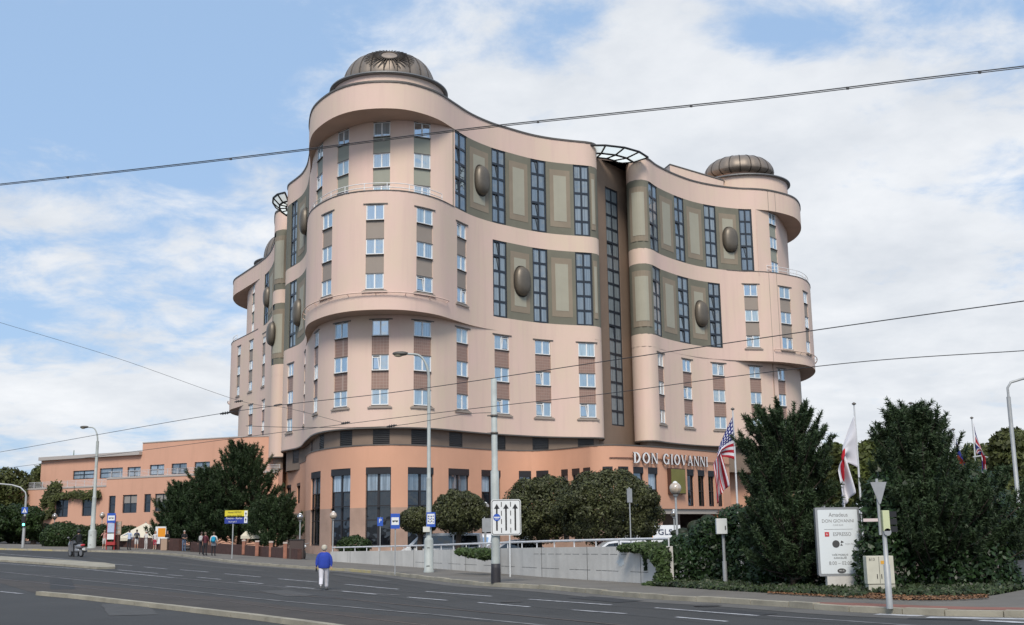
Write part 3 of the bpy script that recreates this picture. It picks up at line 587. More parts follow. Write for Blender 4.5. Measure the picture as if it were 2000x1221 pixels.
# podium roof, main roofs and back walls
def ngon(name, pts, z, m):
    b = bmesh.new(); vs = [b.verts.new((p[0], p[1]-100, z)) for p in pts]; f = b.faces.new(vs); bmesh.ops.triangulate(b, faces=[f]); me = bpy.data.meshes.new(name); b.to_mesh(me); b.free(); me.materials.append(m)
    o = bpy.data.objects.new(name, me); COL.objects.link(o); o.parent = HOT; return o
RF = mat('roof_felt', (0.14, 0.135, 0.13), 0.9)
ngon('podium_roof', [PODC.p(PODC.L*i/80, -0.2) for i in range(81)]+[(24, 127), (14, 124), (-20, 126)], ZP-0.05, RF)
back = [(27, 151), (10, 175), (-15, 195), (-38, 188)]
ol = [C3.p(C3.L*i/60, -0.2) for i in range(61)]+[SL1.p(SL1.L*(1-k/3)) for k in range(4)]+[C1.p(C1.L*i/110, -0.2) for i in range(111)]+[SL2.p(SL2.L*k/3) for k in range(1, 4)]+[CC2.p(CC2.L*i/70, -0.2) for i in range(71)]+back[1:3]
ngon('roof', ol, ZR-0.35, RF)
bw = MB(); bp = [(30, 152)]+back[1:]+[(-40, 187)]
for a, b in zip(bp, bp[1:]): bw.add([(a[0], a[1], -.5), (b[0], b[1], -.5), (b[0], b[1], ZR), (a[0], a[1], ZR)], [(0, 1, 2, 3)])
bw.build('back_wall', PINK, HOT)
# rooftop plant room
ph = MB(); A_, B_, C_, D_ = at(1310, 133, 43), at(1412, 128.6, 43), at(1440, 140, 43), at(1296, 139, 43)
zt = [zat(1310, 321, 133), zat(1410, 352, 128.6), 43.0, zat(1297, 333, 139)]
vs = [(p.x, p.y, 40) for p in (A_, B_, C_, D_)]+[(p.x, p.y, z) for p, z in zip((A_, B_, C_, D_), zt)]
ph.add(vs, [(0, 1, 5, 4), (1, 2, 6, 5), (2, 3, 7, 6), (3, 0, 4, 7), (4, 5, 6, 7)]); ph.build('plant_room', PINK, HOT)
for i in range(4): a, b = Vector(vs[4+i]), Vector(vs[4+(i+1) % 4]); ledge.tube([a, b], 0.09, 5)
# domes
def dome(cx_, cy_, zr_, R_, rr, z_base, hh, ribs=26, eye=False, tuck=.93):
    d = MB(); prof = [(R_*1.0*(cos(t)**0.62 if cos(t) > 0 else 0), hh*sin(t)) for t in [pi/2*k/14 for k in range(15)]]; prof[-1] = (0.02, hh)
    prof = [(R_*tuck, -0.5), (R_*(tuck*.4+.6), -0.38), (R_*0.99, -0.12)]+prof
    n0 = len(d.v); NL = ribs*4; d.lathe((cx_, cy_, z_base), prof, NL)
    for i_ in range(len(prof)):          # puffed gores between the seams
        for j_ in range(NL):
            x_, y_, z_ = d.v[n0+i_*NL+j_]; ph_ = ((j_/4.0)-0.5) % 1.0; k_ = 1+.022*sin(pi*ph_); d.v[n0+i_*NL+j_] = (cx_+(x_-cx_)*k_, cy_+(y_-cy_)*k_, z_)
    o = d.build('dome', mat('dome_sheet', (0.25, 0.205, 0.165), 0.5, 0.35, var=0.22, scale=1.0), HOT); rb = MB()
    for k in range(ribs):
        a = 2*pi*(k+0.5)/ribs; rb.tube([(cx_+(r+0.01)*cos(a), cy_+(r+0.01)*sin(a), z_base+z) for r, z in prof], 0.07, 4)
    if eye:
        for z in (0.25, 0.5, 0.72):
            r = R_*(sqrt(1-z*z)**0.62); 
            rb.tube([(cx_+(r+0.012)*cos(a), cy_+(r+0.012)*sin(a), z_base+hh*z) for a in [2*pi*k/48 for k in range(49)]], 0.03, 4, caps=False)
    rb.build('seam', BRONZED, o)
    dm = MB(); dm.lathe((cx_, cy_, 0), [(R_*0.93*tuck, ZR-0.4), (R_*0.93*tuck, z_base-0.4), (R_*tuck*.99, z_base-.45)], 52); dm.lathe((cx_, cy_, 0), [(rr-0.35, ZR-0.4), (rr-0.35, zr_-0.25)], 60); dm.build('drum', PINK, HOT)
    rg = MB(); rg.lathe((cx_, cy_, 0), [(R_*0.9, zr_-0.05), (R_*1.03, zr_+0.1), (rr-0.3, zr_-0.1), (rr, zr_-0.05), (rr+0.02, zr_-0.2), (rr-0.3, zr_-0.26), (rr-0.37, zr_-0.2)], 60); rg.build('cornice', mat('zinc_sheet', (0.22, 0.215, 0.21), 0.45, 0.5, var=0.15, scale=2), HOT)
    if eye:     # round lattice rosette facing the street
        e = MB(); th0 = 0.62
        def sp(a, t): r = (R_*1.03+0.03)*(max(0, cos(t))**0.62); return (cx_+r*cos(a), cy_+r*sin(a), z_base+(hh+0.06)*sin(t))
        ac = atan2(-cy_, -cx_)
        for k in range(32):
            f = 2*pi*k/32; e.tube([sp(ac+q*0.5*cos(f), th0+q*0.43*sin(f)) for q in (0.42, 0.6, 0.8, 1.0, 1.25)], [0.07, 0.06, 0.05, 0.04, 0.03], 4)
        e.tube([sp(ac+0.21*cos(f), th0+0.19*sin(f)) for f in [2*pi*k/40 for k in range(41)]], 0.10, 5, caps=False)
        e.build('rosette', BRONZED, o)
        pt = MB(); ctr = sp(ac, th0); ring_ = [sp(ac+0.19*cos(f), th0+0.17*sin(f)) for f in [2*pi*k/28 for k in range(28)]]; pt.add([ctr]+ring_, [(0, 1+k, 1+(k+1) % 28) for k in range(28)]); pt.build('rosette_disc', mat('pale_bronze', (0.33, 0.27, 0.22), 0.4, 0.6), o)
dome(-11.45, 101.6, 43.05, 4.3, 5.6, 43.45, 3.05, 22, True, .9)
dome(28.4, 134.3, 43.2, 4.2, 6.1, 44.7, 2.1, 20, False, .8)
dome(-33.6, 168.5, 42.4, 4.3, 5.8, 43.1, 3.9, 24)
ledge.build('coping', LEDGE, HOT)
for px, zz in ((1500, 39.2), (1514, 39.2)):
    s_ = CC2.at(px, zz); m_ = MB(); cap(m_, CC2, s_-.03, s_+.03, ZC, ZR, .002, .012, 2); m_.build('facade_joint', SPT, HOT)
for px, zz, lo_, hi_ in ((1502, 29.8, ZM, ZU), (1517, 29.8, ZG, ZU)):
    s_ = C2.at(px, zz); m_ = MB(); cap(m_, C2, s_-.025, s_+.025, lo_, hi_, .002, .012, 2); m_.build('facade_joint', SPT, HOT)
s_ = CL2.at(1514, 15); m_ = MB(); cap(m_, CL2, s_-.05, s_+.05, ZE, ZM, .002, .09, 2); m_.build('downpipe', PINKD, HOT)
# terrace and ledge rails
def rail(c, s0, s1, z, off, posts, hgt=0.75, rr=0.035, rows=2, bracket=False):
    r = MB()
    for k in range(rows): railstrip(r, c, s0, s1, z+hgt*(k+1)/rows, rr, off, 70)
    n = max(2, int((s1-s0)/posts))
    for k in range(n+1):
        p = c.p(s0+(s1-s0)*k/n, off); q = c.p(s0+(s1-s0)*k/n, -0.05 if bracket else off); r.tube([(q.x, q.y, z-0.1), (p.x, p.y, z+hgt)], rr, 6)
    r.build('terrace_rail', WHITE, HOT)
rail(C1, C1.near(-18.7, 100.5), C1.at(868, 31.0), ZU, -0.25, 2.0); rail(C2, C2.at(1500, 31), C2.near(37.2, 139), ZU, -0.2, 1.6, 0.85); rail(C3, C3.near(-43.8, 180), C3.near(-42, 168.5), ZU, -0.2, 1.6, 0.85)
def ledge_ring(c, s0, s1, z):
    r = MB(); railstrip(r, c, s0, s1, z, 0.05, 0.28, 90); n = 9
    for k in range(n+1): p, q = c.p(s0+(s1-s0)*k/n, 0.28), c.p(s0+(s1-s0)*k/n, 0.0); r.tube([(q.x, q.y, z-0.18), (p.x, p.y, z)], 0.03, 5)
    r.build('facade_rail', PINK, HOT)
ledge_ring(C1, C1.near(-19.3, 103.8), C1.at(872, 21.5), 21.75); ledge_ring(C2, C2.at(1512, 21.6), C2.near(37.6, 143), 21.7); ledge_ring(C3, C3.near(-44.2, 179), C3.near(-43.3, 171), 21.7)
# serif letters on the podium front
def glyph(ch):
    T, t, s = 0.18, 0.08, 0.16          # thick stroke, hairline, serif reach
    def stem(x, w=T, y0=0, y1=1, sr=True):
        r = [[(x-w/2, y0), (x+w/2, y0), (x+w/2, y1), (x-w/2, y1)]]
        if sr: r += [[(x-w/2-0.08, y), (x+w/2+0.08, y), (x+w/2+0.08, y+0.05), (x-w/2-0.08, y+0.05)] for y in (y0-0.001, y1-0.049)]
        return r
    def bowl(cx0, w, th, tn, a0, a1, n=20, hh=0.5):
        o = []
        for k in range(n):
            f0, f1 = a0+(a1-a0)*k/n, a0+(a1-a0)*(k+1)/n
            def q(f, inn): ww = th*abs(cos(f))+tn*abs(sin(f)); R1, R2 = w, hh+0.01; return (cx0+(R1-(ww if inn else 0))*cos(f), 0.5+(R2-(ww if inn else 0))*sin(f))
            o.append([q(f0, 0), q(f1, 0), q(f1, 1), q(f0, 1)])
        return o
    def diag(x0, y0, x1, y1, w): return [[(x0-w/2, y0), (x0+w/2, y0), (x1+w/2, y1), (x1-w/2, y1)]]
    if ch == 'D': return stem(0.18)+bowl(0.28, 0.52, T, t, -pi/2, pi/2)+[[(0.1, 0.95), (0.3, 0.95), (0.3, 1.01), (0.1, 1.01)], [(0.1, -0.01), (0.3, -0.01), (0.3, 0.05), (0.1, 0.05)]], 0.88
    if ch == 'O': return bowl(0.48, 0.46, T, t, 0, 2*pi, 32), 0.96
    if ch == 'N': return stem(0.14, t)+stem(0.82, t)+diag(0.17, 1.0, 0.80, 0.0, T*1.05), 0.96
    if ch == 'G': return bowl(0.48, 0.46, T, t, 0.62, 2*pi-0.7, 28)+stem(0.80, T*0.9, 0.02, 0.45, False)+[[(0.62, 0.43), (0.95, 0.43), (0.95, 0.48), (0.62, 0.48)]], 0.98
    if ch == 'I': return stem(0.2), 0.4
    if ch == 'V': return diag(0.14, 1, 0.46, 0, T)+diag(0.80, 1, 0.50, 0, t)+[[(0.02, 0.955), (0.28, 0.955), (0.28, 1.005), (0.02, 1.005)], [(0.70, 0.955), (0.92, 0.955), (0.92, 1.005), (0.70, 1.005)]], 0.92
    if ch == 'A': return diag(0.14, 0, 0.42, 1, t)+diag(0.78, 0, 0.46, 1, T)+[[(0.26, 0.3), (0.68, 0.3), (0.68, 0.36), (0.26, 0.36)], [(0.02, 0), (0.26, 0), (0.26, 0.05), (0.02, 0.05)], [(0.64, 0), (0.92, 0), (0.92, 0.05), (0.64, 0.05)]], 0.92
    return [], 0.42
TXT = 'DON GIOVANNI'; hL = 0.94; s0_, s1_ = PODC.at(1232, 8.1), PODC.at(1377, 8.1); wid = [glyph(c)[1] for c in TXT]; tot = sum(wid)+0.13*(len(TXT)-1); kx = (s1_-s0_)/tot; cur = s0_
LET = mat('white_letter', (0.8, 0.78, 0.76), 0.5); LED = mat('letter_side', (0.1, 0.06, 0.05), 0.5)
for ch, wd in zip(TXT, wid):
    pl, _ = glyph(ch)
    if pl:
        sm = cur+wd*kx/2; n = PODC.n(sm); p = PODC.p(sm, 0.32); m_ = MB()
        for q in pl:
            ax = sum((q[i][0]*q[(i+1) % len(q)][1]-q[(i+1) % len(q)][0]*q[i][1]) for i in range(len(q)))
            if ax < 0: q = q[::-1]
            q2 = [((x-wd/2)*kx, (y-0.5)*hL) for x, y in q]; nn = len(q2)
            m_.add([(x, 0, y) for x, y in q2], [tuple(range(nn))], 0); m_.add([(x, 0, y) for x, y in q2]+[(x, 0.14, y) for x, y in q2], [(i, i+nn, (i+1) % nn+nn, (i+1) % nn) for i in range(nn)]+[tuple(range(2*nn-1, nn-1, -1))], 1)
        o = m_.build('sign_letter', (LET, LED)); place(o, p, n, HOT, 8.08)
    cur += (wd+0.13)*kx
lr = MB(); cap(lr, PODC, PODC.at(1190, 8.1), PODC.at(1432, 8.1), 8.03, 8.09, 0.05, 0.12, 50); lr.build('sign_rail', mat('rail_brown', (0.16, 0.07, 0.05), 0.5), HOT)
sg = (PODC.at(1297, 6)+PODC.at(1338, 6))/2; n = PODC.n(sg); p = PODC.p(sg, 0.2); m_ = MB(); m_.box((0, 0, 0), (2.45, 0.36, 2.3)); o = m_.build('gold_panel', mat('panel_side', (0.07, 0.03, 0.02), 0.5)); place(o, p, n, HOT, 6.15)
m_ = MB(); m_.box((0, -0.19, 0), (2.3, 0.03, 2.14)); q = m_.build('panel_face', mat('gold_leaf', (0.235, 0.21, 0.055), 0.42, 0.25, var=0.15, scale=1.5)); q.parent = o
print('hotel windows', NWIN[0])
# ================================================================ low salmon annex to the left
ANX = empty('annex_building', (-48, 145, 0), 0, 'long low salmon annex with a terrace and strip of dark windows beyond the pines', 'building')
CA = Curve([(-67, 150.5), (-61.3, 147.5), (-51.5, 141.8), (-42.0, 136.5), (-37.6, 134.0), (-30.5, 131.0), (-27.0, 130.5)], n=6); an = MB(); aw = []
def awin(a, b, y0, y1, c=CA, zr=5.5, off=0, lst=None, curt=False, blind=0.0):
    sa, sb = sorted((c.at(a, zr), c.at(b, zr))); Y = c.p((sa+sb)/2).y; z1, z0 = zat((a+b)/2, y0, Y), zat((a+b)/2, y1, Y)
    v = c.p(sb)-c.p(sa); wd = v.length; n = Vector((v.y, -v.x))/wd; mid = (c.p(sa)+c.p(sb))/2-n*0.16; fr, pa = MB(), MB(); H_ = z1-z0
    for x in (-wd/2+.06, wd/2-.06): fr.box((x, 0, 0), (0.12, 0.1, H_))
    for z in (-H_/2+.06, H_/2-.06, 0.05): fr.box((0, .003, z), (wd-.02, 0.09, 0.1))
    if wd > 2.2 and H_ < 2.6: fr.box((0, 0.002, 0), (0.12, 0.095, H_-.02))
    x0, x1 = -wd/2+.1, wd/2-.1; zb = H_/2-0.1-blind*(H_-0.2)
    pa.add([(x0, .01, -H_/2+.1), (x1, .01, -H_/2+.1), (x1, .01, zb), (x0, .01, zb)], [(0, 1, 2, 3)], 0)
    if blind: pa.add([(x0, .01, zb), (x1, .01, zb), (x1, .01, H_/2-.1), (x0, .01, H_/2-.1)], [(0, 1, 2, 3)], 1)
    o = fr.build('window', DARKF); place(o, mid, n, ANX, (z0+z1)/2); q = pa.build('pane', (GLC if curt else GLD, mat('roller_blind', (0.28, 0.26, 0.24), 0.8))); q.parent = o
    lst.append((sa, sb, z0, z1))
for a, b, y0, y1, bl in ((108, 133, 976, 1010, 0), (160, 181, 975, 1008, 0), (212, 225, 968.5, 1003, 0), (239, 267, 966.5, 1002, 0.5), (281, 294, 965, 1000.5, 0), (302, 332, 964, 999, 0.45)): awin(a, b, y0, y1, lst=aw, blind=bl)
ZA = 8.75; sS = CA.at(208.5, 8.5); wall(an, CA, 0, sS, 0.2, ZA-0.9, [o_ for o_ in aw if o_[1] < sS], depth=0.25); wall(an, CA, sS, CA.L, 0.2, ZA, [o_ for o_ in aw if o_[0] > sS], depth=0.25)
CB = Curve([(-64, 153.5), (-53.5, 147.4), (-46.5, 143.5), (-38.6, 139.0), (-33.5, 136.6), (-31.5, 136.0), (-28.5, 135.5)], n=6)
up = []
for a, b, y0, y1 in ((292.6, 321, 907.5, 928), (335, 365, 905, 926), (380, 410, 902, 924)): awin(a, b, y0, y1, CB, 10.5, lst=up, curt=True)
sP = CB.at(278, 12); lowu = []
for a, b, y0, y1 in ((143, 184, 919, 936), (195, 240, 914, 934), (249, 275, 912, 931)): awin(a, b, y0, y1, CB, 10.5, lst=lowu, curt=True)
wall(an, CB, 0, sP, 6, 11.9, lowu); wall(an, CB, sP, CB.L, 6, 13.35, up)
AWM = mat('annex_render', (0.64, 0.355, 0.245), 0.85, var=0.10, scale=0.15, streak=0.14, bump=0.15, bscale=10)
an.build('wall', AWM, ANX); kp = MB(); cap(kp, CA, sS, CA.L, ZA, ZA+0.18, -0.3, 0.06, 60); cap(kp, CA, 0, sS, ZA-0.9, ZA-0.72, -0.3, 0.06, 30); cap(kp, CB, 0, sP, 11.9, 12.35, -0.4, 0.5, 30); cap(kp, CB, sP, CB.L, 13.35, 13.47, -0.3, 0.06, 40)
kp.build('coping', mat('annex_coping', (0.42, 0.38, 0.35), 0.7), ANX)
tr = MB(); 
for k in range(5): railstrip(tr, CA, sS, CA.L, ZA+0.25+k*0.17, 0.025, -0.25, 50); railstrip(tr, CA, 1.5, sS, ZA-0.65+k*0.17, 0.025, -0.25, 30)
for k in range(28): p = CA.p(1.5+(CA.L-1.5)*k/27, -0.25); z = ZA if 1.5+(CA.L-1.5)*k/27 > sS else ZA-0.9; tr.tube([(p.x, p.y, z), (p.x, p.y, z+1.0)], 0.035, 5)
tr.build('terrace_rail', mat('rail_grey', (0.55, 0.55, 0.56), 0.5), ANX)
ar = MB(); ribbon(ar, CA, -0.2, CB, 0.0, 7.6, n=50); ribbon(ar, CB, 0.0, CB, -14, 11.95, 0, sP, 0, sP, 30); ribbon(ar, CB, 0.0, CB, -14, 13.3, sP, CB.L, sP, CB.L, 30); ar.build('roof', RF, ANX)
sd_ = MB(); a, b = CB.p(sP), CB.p(sP, -10); sd_.add([(a.x, a.y, 11.9), (b.x, b.y, 11.9), (b.x, b.y, 13.35), (a.x, a.y, 13.35)], [(0, 1, 2, 3)]); a, b = CA.p(0), CA.p(0, -14); sd_.add([(a.x, a.y, 0), (b.x, b.y, 0), (b.x, b.y, 7.8), (a.x, a.y, 7.8)], [(0, 1, 2, 3)]); sd_.build('side_wall', AWM, ANX)
# ================================================================ ground, road, pavements
def gridsheet(name, xs, ys, zf, m):
    vs = [(x, y, zf(x, y)) for y in ys for x in xs]; nx = len(xs); b = MB()
    b.add(vs, [(j*nx+i, j*nx+i+1, (j+1)*nx+i+1, (j+1)*nx+i) for j in range(len(ys)-1) for i in range(nx-1)], 0, True)
    return tag(b.build(name, m), kind='structure')
ASPH = mat('asphalt', (0.046, 0.0445, 0.042), 0.85, var=0.28, scale=0.25, streak=0.1, bump=0.35, bscale=60)
TRAM = mat('worn_asphalt', (0.060, 0.050, 0.042), 0.88, var=0.3, scale=0.5, bump=0.4, bscale=50)
GUT = mat('gutter_asphalt', (0.12, 0.113, 0.103), 0.9, var=0.3, scale=0.7, bump=0.3, bscale=40)
PAVE = mat('pavement_asphalt', (0.155, 0.14, 0.12), 0.9, var=0.22, scale=0.6, bump=0.3, bscale=40)
REDP = mat('red_paving', (0.25, 0.11, 0.08), 0.9, var=0.3, scale=1.5)
KERB = mat('kerb_stone', (0.36, 0.325, 0.25), 0.85, var=0.35, scale=1.2, bump=0.4, bscale=20)
KERBY = mat('worn_yellow_kerb', (0.42, 0.34, 0.12), 0.85, var=0.4, scale=1.0, col2=(0.34, 0.31, 0.25))
LINE = mat('road_paint', (0.50, 0.50, 0.51), 0.8, var=0.45, scale=3.0, col2=(0.22, 0.22, 0.23))
LINEG = mat('faded_paint', (0.27, 0.26, 0.26), 0.85, var=0.6, scale=1.2, col2=(0.10, 0.10, 0.10))
RAILM = mat('rail_steel', (0.18, 0.14, 0.12), 0.45, 0.5, var=0.3, scale=2)
xs = [-4000, -1500, -600, -300, -180, -120]+list(range(-90, 91))+[120, 180, 300, 600, 1500, 4000]; ys = [-300, -100, -30, -10]+list(range(0, 171))+[200, 260, 400, 800, 1800, 5000]
gridsheet('road', xs, ys, g, ASPH)
def resample(P, step):
    P = [Vector(p).to_2d() for p in P]; o = [P[0]]
    for a, b in zip(P, P[1:]):
        n = max(1, int((b-a).length/step)); o += [a.lerp(b, (k+1)/n) for k in range(n)]
    return o
def band2(name, A, B, dz, m, n=60, kind='structure', rows=5, crown=None):
    """a sheet between two ground polylines, following the ground"""
    CA_, CB_ = Curve([tuple(p[:2]) for p in A], n=3), Curve([tuple(p[:2]) for p in B], n=3); vs = []
    for i in range(n+1):
        a, b = CA_.p(CA_.L*i/n), CB_.p(CB_.L*i/n)
        for k in range(rows+1): q = a.lerp(b, k/rows); vs.append((q.x, q.y, g(q.x, q.y)+dz))
    r = rows+1; b = MB(); b.add(vs, [(i*r+k, (i+1)*r+k, (i+1)*r+k+1, i*r+k+1) for i in range(n) for k in range(rows)], 0, True)
    o = b.build(name, m); 
    if kind: tag(o, kind=kind)
    return o
KP = [(0, 1074), (120, 1077), (230, 1079.5), (340, 1085), (448, 1098.5), (510, 1104.5), (612, 1112), (680, 1116), (764, 1123.5), (870, 1136), (946, 1144.5), (1060, 1150.5), (1135, 1157), (1230, 1166), (1325, 1173), (1420, 1178), (1560, 1187), (1640, 1193.5), (1802, 1201.5), (2000, 1206), (2200, 1211)]
KW = [gp(x, y) for x, y in KP]; KW = [Vector((KW[0].x-30, KW[0].y+10, 0))]+KW
BP = [(0, 1062), (120, 1064), (230, 1068), (340, 1076), (448, 1083), (560, 1091), (645, 1096), (680, 1099), (813, 1108), (961, 1119), (1060, 1127), (1302, 1142.5), (1420, 1152), (1560, 1160), (1660, 1167), (1820, 1173), (1920, 1166), (2010, 1150)]
BW = [gp(x, y, 0.13) for x, y in BP]; BW = [Vector((BW[0].x-30, BW[0].y+22, 0))]+BW
KC = Curve([tuple(p[:2]) for p in KW], n=4)
band2('pavement', KW, BW, 0.13, PAVE, 150)
km = MB(); n = 260; s_ = 0.0; k = 0
while s_ < KC.L-1:      # kerb stones laid end to end along the pavement
    l_ = 1.0+0.25*((k*7) % 3); a, b = KC.p(s_, 0.12), KC.p(s_+l_-0.025, 0.12); c_, d_ = KC.p(s_+l_-0.025, -0.10), KC.p(s_, -0.10); h = 0.142+0.012*sin(k*2.3)
    vs = [(p.x, p.y, g(p.x, p.y)+z) for z in (-0.1, h) for p in (a, b, c_, d_)]; km.add(vs, [(4, 5, 6, 7), (0, 1, 5, 4), (1, 2, 6, 5), (2, 3, 7, 6), (3, 0, 4, 7)], 1 if 21 < k < 30 or 66 < k < 72 else 0); s_ += l_; k += 1
tag(km.build('kerb', (KERB, KERBY)), kind='structure')
band2('gutter', [KC.p(KC.L*i/60, 0.12) for i in range(61)], [KC.p(KC.L*i/60, 1.0) for i in range(61)], 0.006, GUT, 150, rows=2)
s_r = KC.near(*gp(1560, 1187)[:2]); band2('red_paving', [KC.p(s_r+(KC.L-s_r)*i/40, -0.10) for i in range(41)], [KC.p(s_r+(KC.L-s_r)*i/40, -0.10-0.75*min(1, i/8)) for i in range(41)], 0.136, REDP, 90)
band2('tram_track', [gp(x, y) for x, y in ((76, 1161), (340, 1189), (500, 1207), (620, 1221), (800, 1245))], [gp(x, y) for x, y in ((-40, 1127), (340, 1157), (640, 1193), (1040, 1221), (1500, 1262))], 0.005, TRAM, 60)
def gline(pts, w, m, dz=0.012, name='road_marking', lst=[]):
    P = [gp(x, y) for x, y in pts]; Q = resample(P, 1.2); vs = []
    for i, q in enumerate(Q):
        t = (Q[min(i+1, len(Q)-1)]-Q[max(0, i-1)]).normalized(); nrm = Vector((t.y, -t.x))*w/2
        for s in (1, -1): p = q+nrm*s; vs.append((p.x, p.y, g(p.x, p.y)+dz))
    m.add(vs, [(2*i, 2*i+2, 2*i+3, 2*i+1) for i in range(len(Q)-1)])
mk, mg, mr = MB(), MB(), MB()
for a, b, c, d in ((352, 1113.2, 408, 1117.8), (438.6, 1121, 508.3, 1127.5), (543, 1131, 620, 1137.4), (673, 1141.6, 778, 1151.4), (832, 1155.8, 960, 1165.3), (1032.5, 1171, 1194, 1182.3), (1280, 1188, 1482, 1203.5), (280.6, 1107.6, 326.5, 1111.8), (219.4, 1102, 258.5, 1105.3), (325, 1123, 357, 1125.4), (385, 1128, 431.8, 1132.2), (466.7, 1136, 514, 1140.7), (558.5, 1145.5, 613.8, 1150.3), (668, 1155, 736, 1161.5), (797, 1167, 873, 1173.3), (934.6, 1177.7, 1034.4, 1186), (1118, 1192, 1223, 1199.5), (1321, 1206, 1420, 1214.7), (229.6, 1113.5, 307.8, 1120.6), (0, 1156, 45, 1160.5)): gline([(a, b), (c, d)], 0.13, mk)
gline([(-60, 1077), (0, 1081.5), (100, 1090), (200, 1100)], 0.13, mk); gline([(-60, 1096), (0, 1100.5), (170, 1112.5), (340, 1129)], 0.13, mk); gline([(340, 1129), (780, 1163)], 0.1, mg)
gline([(-60, 1112), (0, 1117), (340, 1151.8), (510, 1170.5), (680, 1186), (870, 1203), (1041, 1220), (1300, 1246)], 0.12, mg)
gline([(1712, 1200.5), (1800, 1204)], 0.3, mk); gline([(1812, 1206.5), (2000, 1210), (2200, 1213)], 0.32, mk); gline([(1915, 1213), (2000, 1217), (2200, 1224)], 0.25, mk); gline([(1500, 1203.5), (1640, 1212.6), (1760, 1221), (1900, 1231)], 0.12, mg)
PT = mat('patch_asphalt', (0.034, 0.034, 0.035), 0.9, var=0.3, scale=1.5, bump=0.3, bscale=60); PT2 = mat('pale_patch', (0.075, 0.073, 0.07), 0.9, var=0.25, scale=2, bump=0.3, bscale=60)
def patch(px, py, L_, W_, m, name='asphalt_patch'):
    c = gp(px, py); s_ = KC.near(c.x, c.y); t = KC.t(s_); n_ = Vector((t.y, -t.x)); nx = max(2, int(L_/1.0)); vs = []
    for i in range(nx+1):
        for k in (-.5, .5): q = Vector((c.x, c.y))+t*(i/nx-.5)*L_+n_*W_*k*(1+.05*sin(i*2.7+px)); vs.append((q.x, q.y, g(q.x, q.y)+.009))
    b = MB(); b.add(vs, [(2*i, 2*i+1, 2*i+3, 2*i+2) for i in range(nx)]); 
    if b.v[0][0] is not None: o = b.build(name, m); tag(o, kind='structure')
patch(1180, 1171, 3.2, .9, PT); patch(700, 1128, 9, .7, PT2); patch(1440, 1196, 2.4, .6, PT); patch(1835, 1210, 1.4, .25, PT); patch(420, 1107, 14, .6, PT2); patch(560, 1159, 4, 1.1, PT2); patch(250, 1190, 5, 1.3, PT2); patch(120, 1140, 9, .9, PT)
def disc(px, py, r, lb):
    c = gp(px, py); e = MB(); e.add([(c.x+r*cos(2*pi*k/24), c.y+r*sin(2*pi*k/24), g(c.x, c.y)+.018) for k in range(24)], [tuple(range(24))]); e.add([(c.x+r*1.2*cos(2*pi*k/24), c.y+r*1.2*sin(2*pi*k/24), g(c.x, c.y)+.014) for k in range(24)], [tuple(range(24))], 1); tag(e.build('manhole_cover', (mat('cast_iron', (.05, .047, .045), .5, .5), PT2), None), lb, 'manhole cover')
disc(1383, 1184, .32, 'dark round manhole cover beside the kerb below the ivy hedge'); disc(1000, 1176, .3, 'round manhole cover in the lane below the tram mast')
for a_, b_ in (((0, 1092.5), (700, 1139)), ((0, 1087), (560, 1122)), ((560, 1122), (1700, 1205)), ((700, 1149), (1500, 1212))): pass
TW = mat('tyre_worn_asphalt', (0.038, 0.037, 0.035), 0.8, var=0.35, scale=0.8, bump=0.25, bscale=60, col2=(0.046, 0.0445, 0.042)); tb = MB()
for off_ in (2.0, 3.6, 5.4, 7.0):
    vs = []; n_ = 160
    for i in range(n_+1): s_ = KC.L*i/n_; a_, b_ = KC.p(s_, off_), KC.p(s_, off_+.5); vs += [(a_.x, a_.y, g(a_.x, a_.y)+.004), (b_.x, b_.y, g(b_.x, b_.y)+.004)]
    tb.add(vs, [(2*i, 2*i+1, 2*i+3, 2*i+2) for i in range(n_)])
tag(tb.build('tyre_tracks', TW), kind='structure')
mk.build('road_marking', LINE); mg.build('worn_marking', LINEG)
for o in ('road_marking', 'worn_marking'): tag(bpy.data.objects[o], kind='structure')
for pts in (((0, 1131), (449, 1176), (680, 1204), (850, 1224), (1100, 1252)), ((60, 1122), (340, 1142), (680, 1171), (1000, 1201), (1240, 1224), (1500, 1250))):
    gline(pts, 0.07, mr)
tag(mr.build('tram_rails', RAILM), kind='structure')
# kerbed island in the foreground and refuge island to the left
def kerbstrip(name, pts, w, h, m, closed=False):
    P = resample([gp(x, y) for x, y in pts], 1.0); b = MB(); cv = Curve([tuple(p) for p in P], n=1); s = 0.0
    while s < cv.L-0.3:
        a, b_, c_, d_ = cv.p(s, w/2), cv.p(s+0.985, w/2), cv.p(s+0.985, -w/2), cv.p(s, -w/2); vs = [(p.x, p.y, g(p.x, p.y)+z) for z in (-0.1, h) for p in (a, b_, c_, d_)]
        b.add(vs, [(4, 5, 6, 7), (0, 1, 5, 4), (1, 2, 6, 5), (2, 3, 7, 6), (3, 0, 4, 7)]); s += 1.0
    return tag(b.build(name, m), kind='structure')
kerbstrip('track_kerb', ((76, 1162.5), (150, 1169), (340, 1191), (500, 1210), (620, 1226), (760, 1247)), 0.24, 0.13, KERB)
isl = MB(); IP = [gp(x, y) for x, y in ((-80, 1085), (40, 1092), (120, 1097), (205, 1103), (224, 1106), (225, 1111), (190, 1112), (100, 1104), (0, 1097), (-80, 1091))]
isl.add([(p.x, p.y, g(p.x, p.y)+0.12) for p in IP]+[(p.x, p.y, g(p.x, p.y)-0.1) for p in IP], [tuple(range(9, -1, -1))]+[(i, (i+1) % 10, (i+1) % 10+10, i+10) for i in range(10)]); tag(isl.build('refuge_island', (KERB,)), kind='structure')
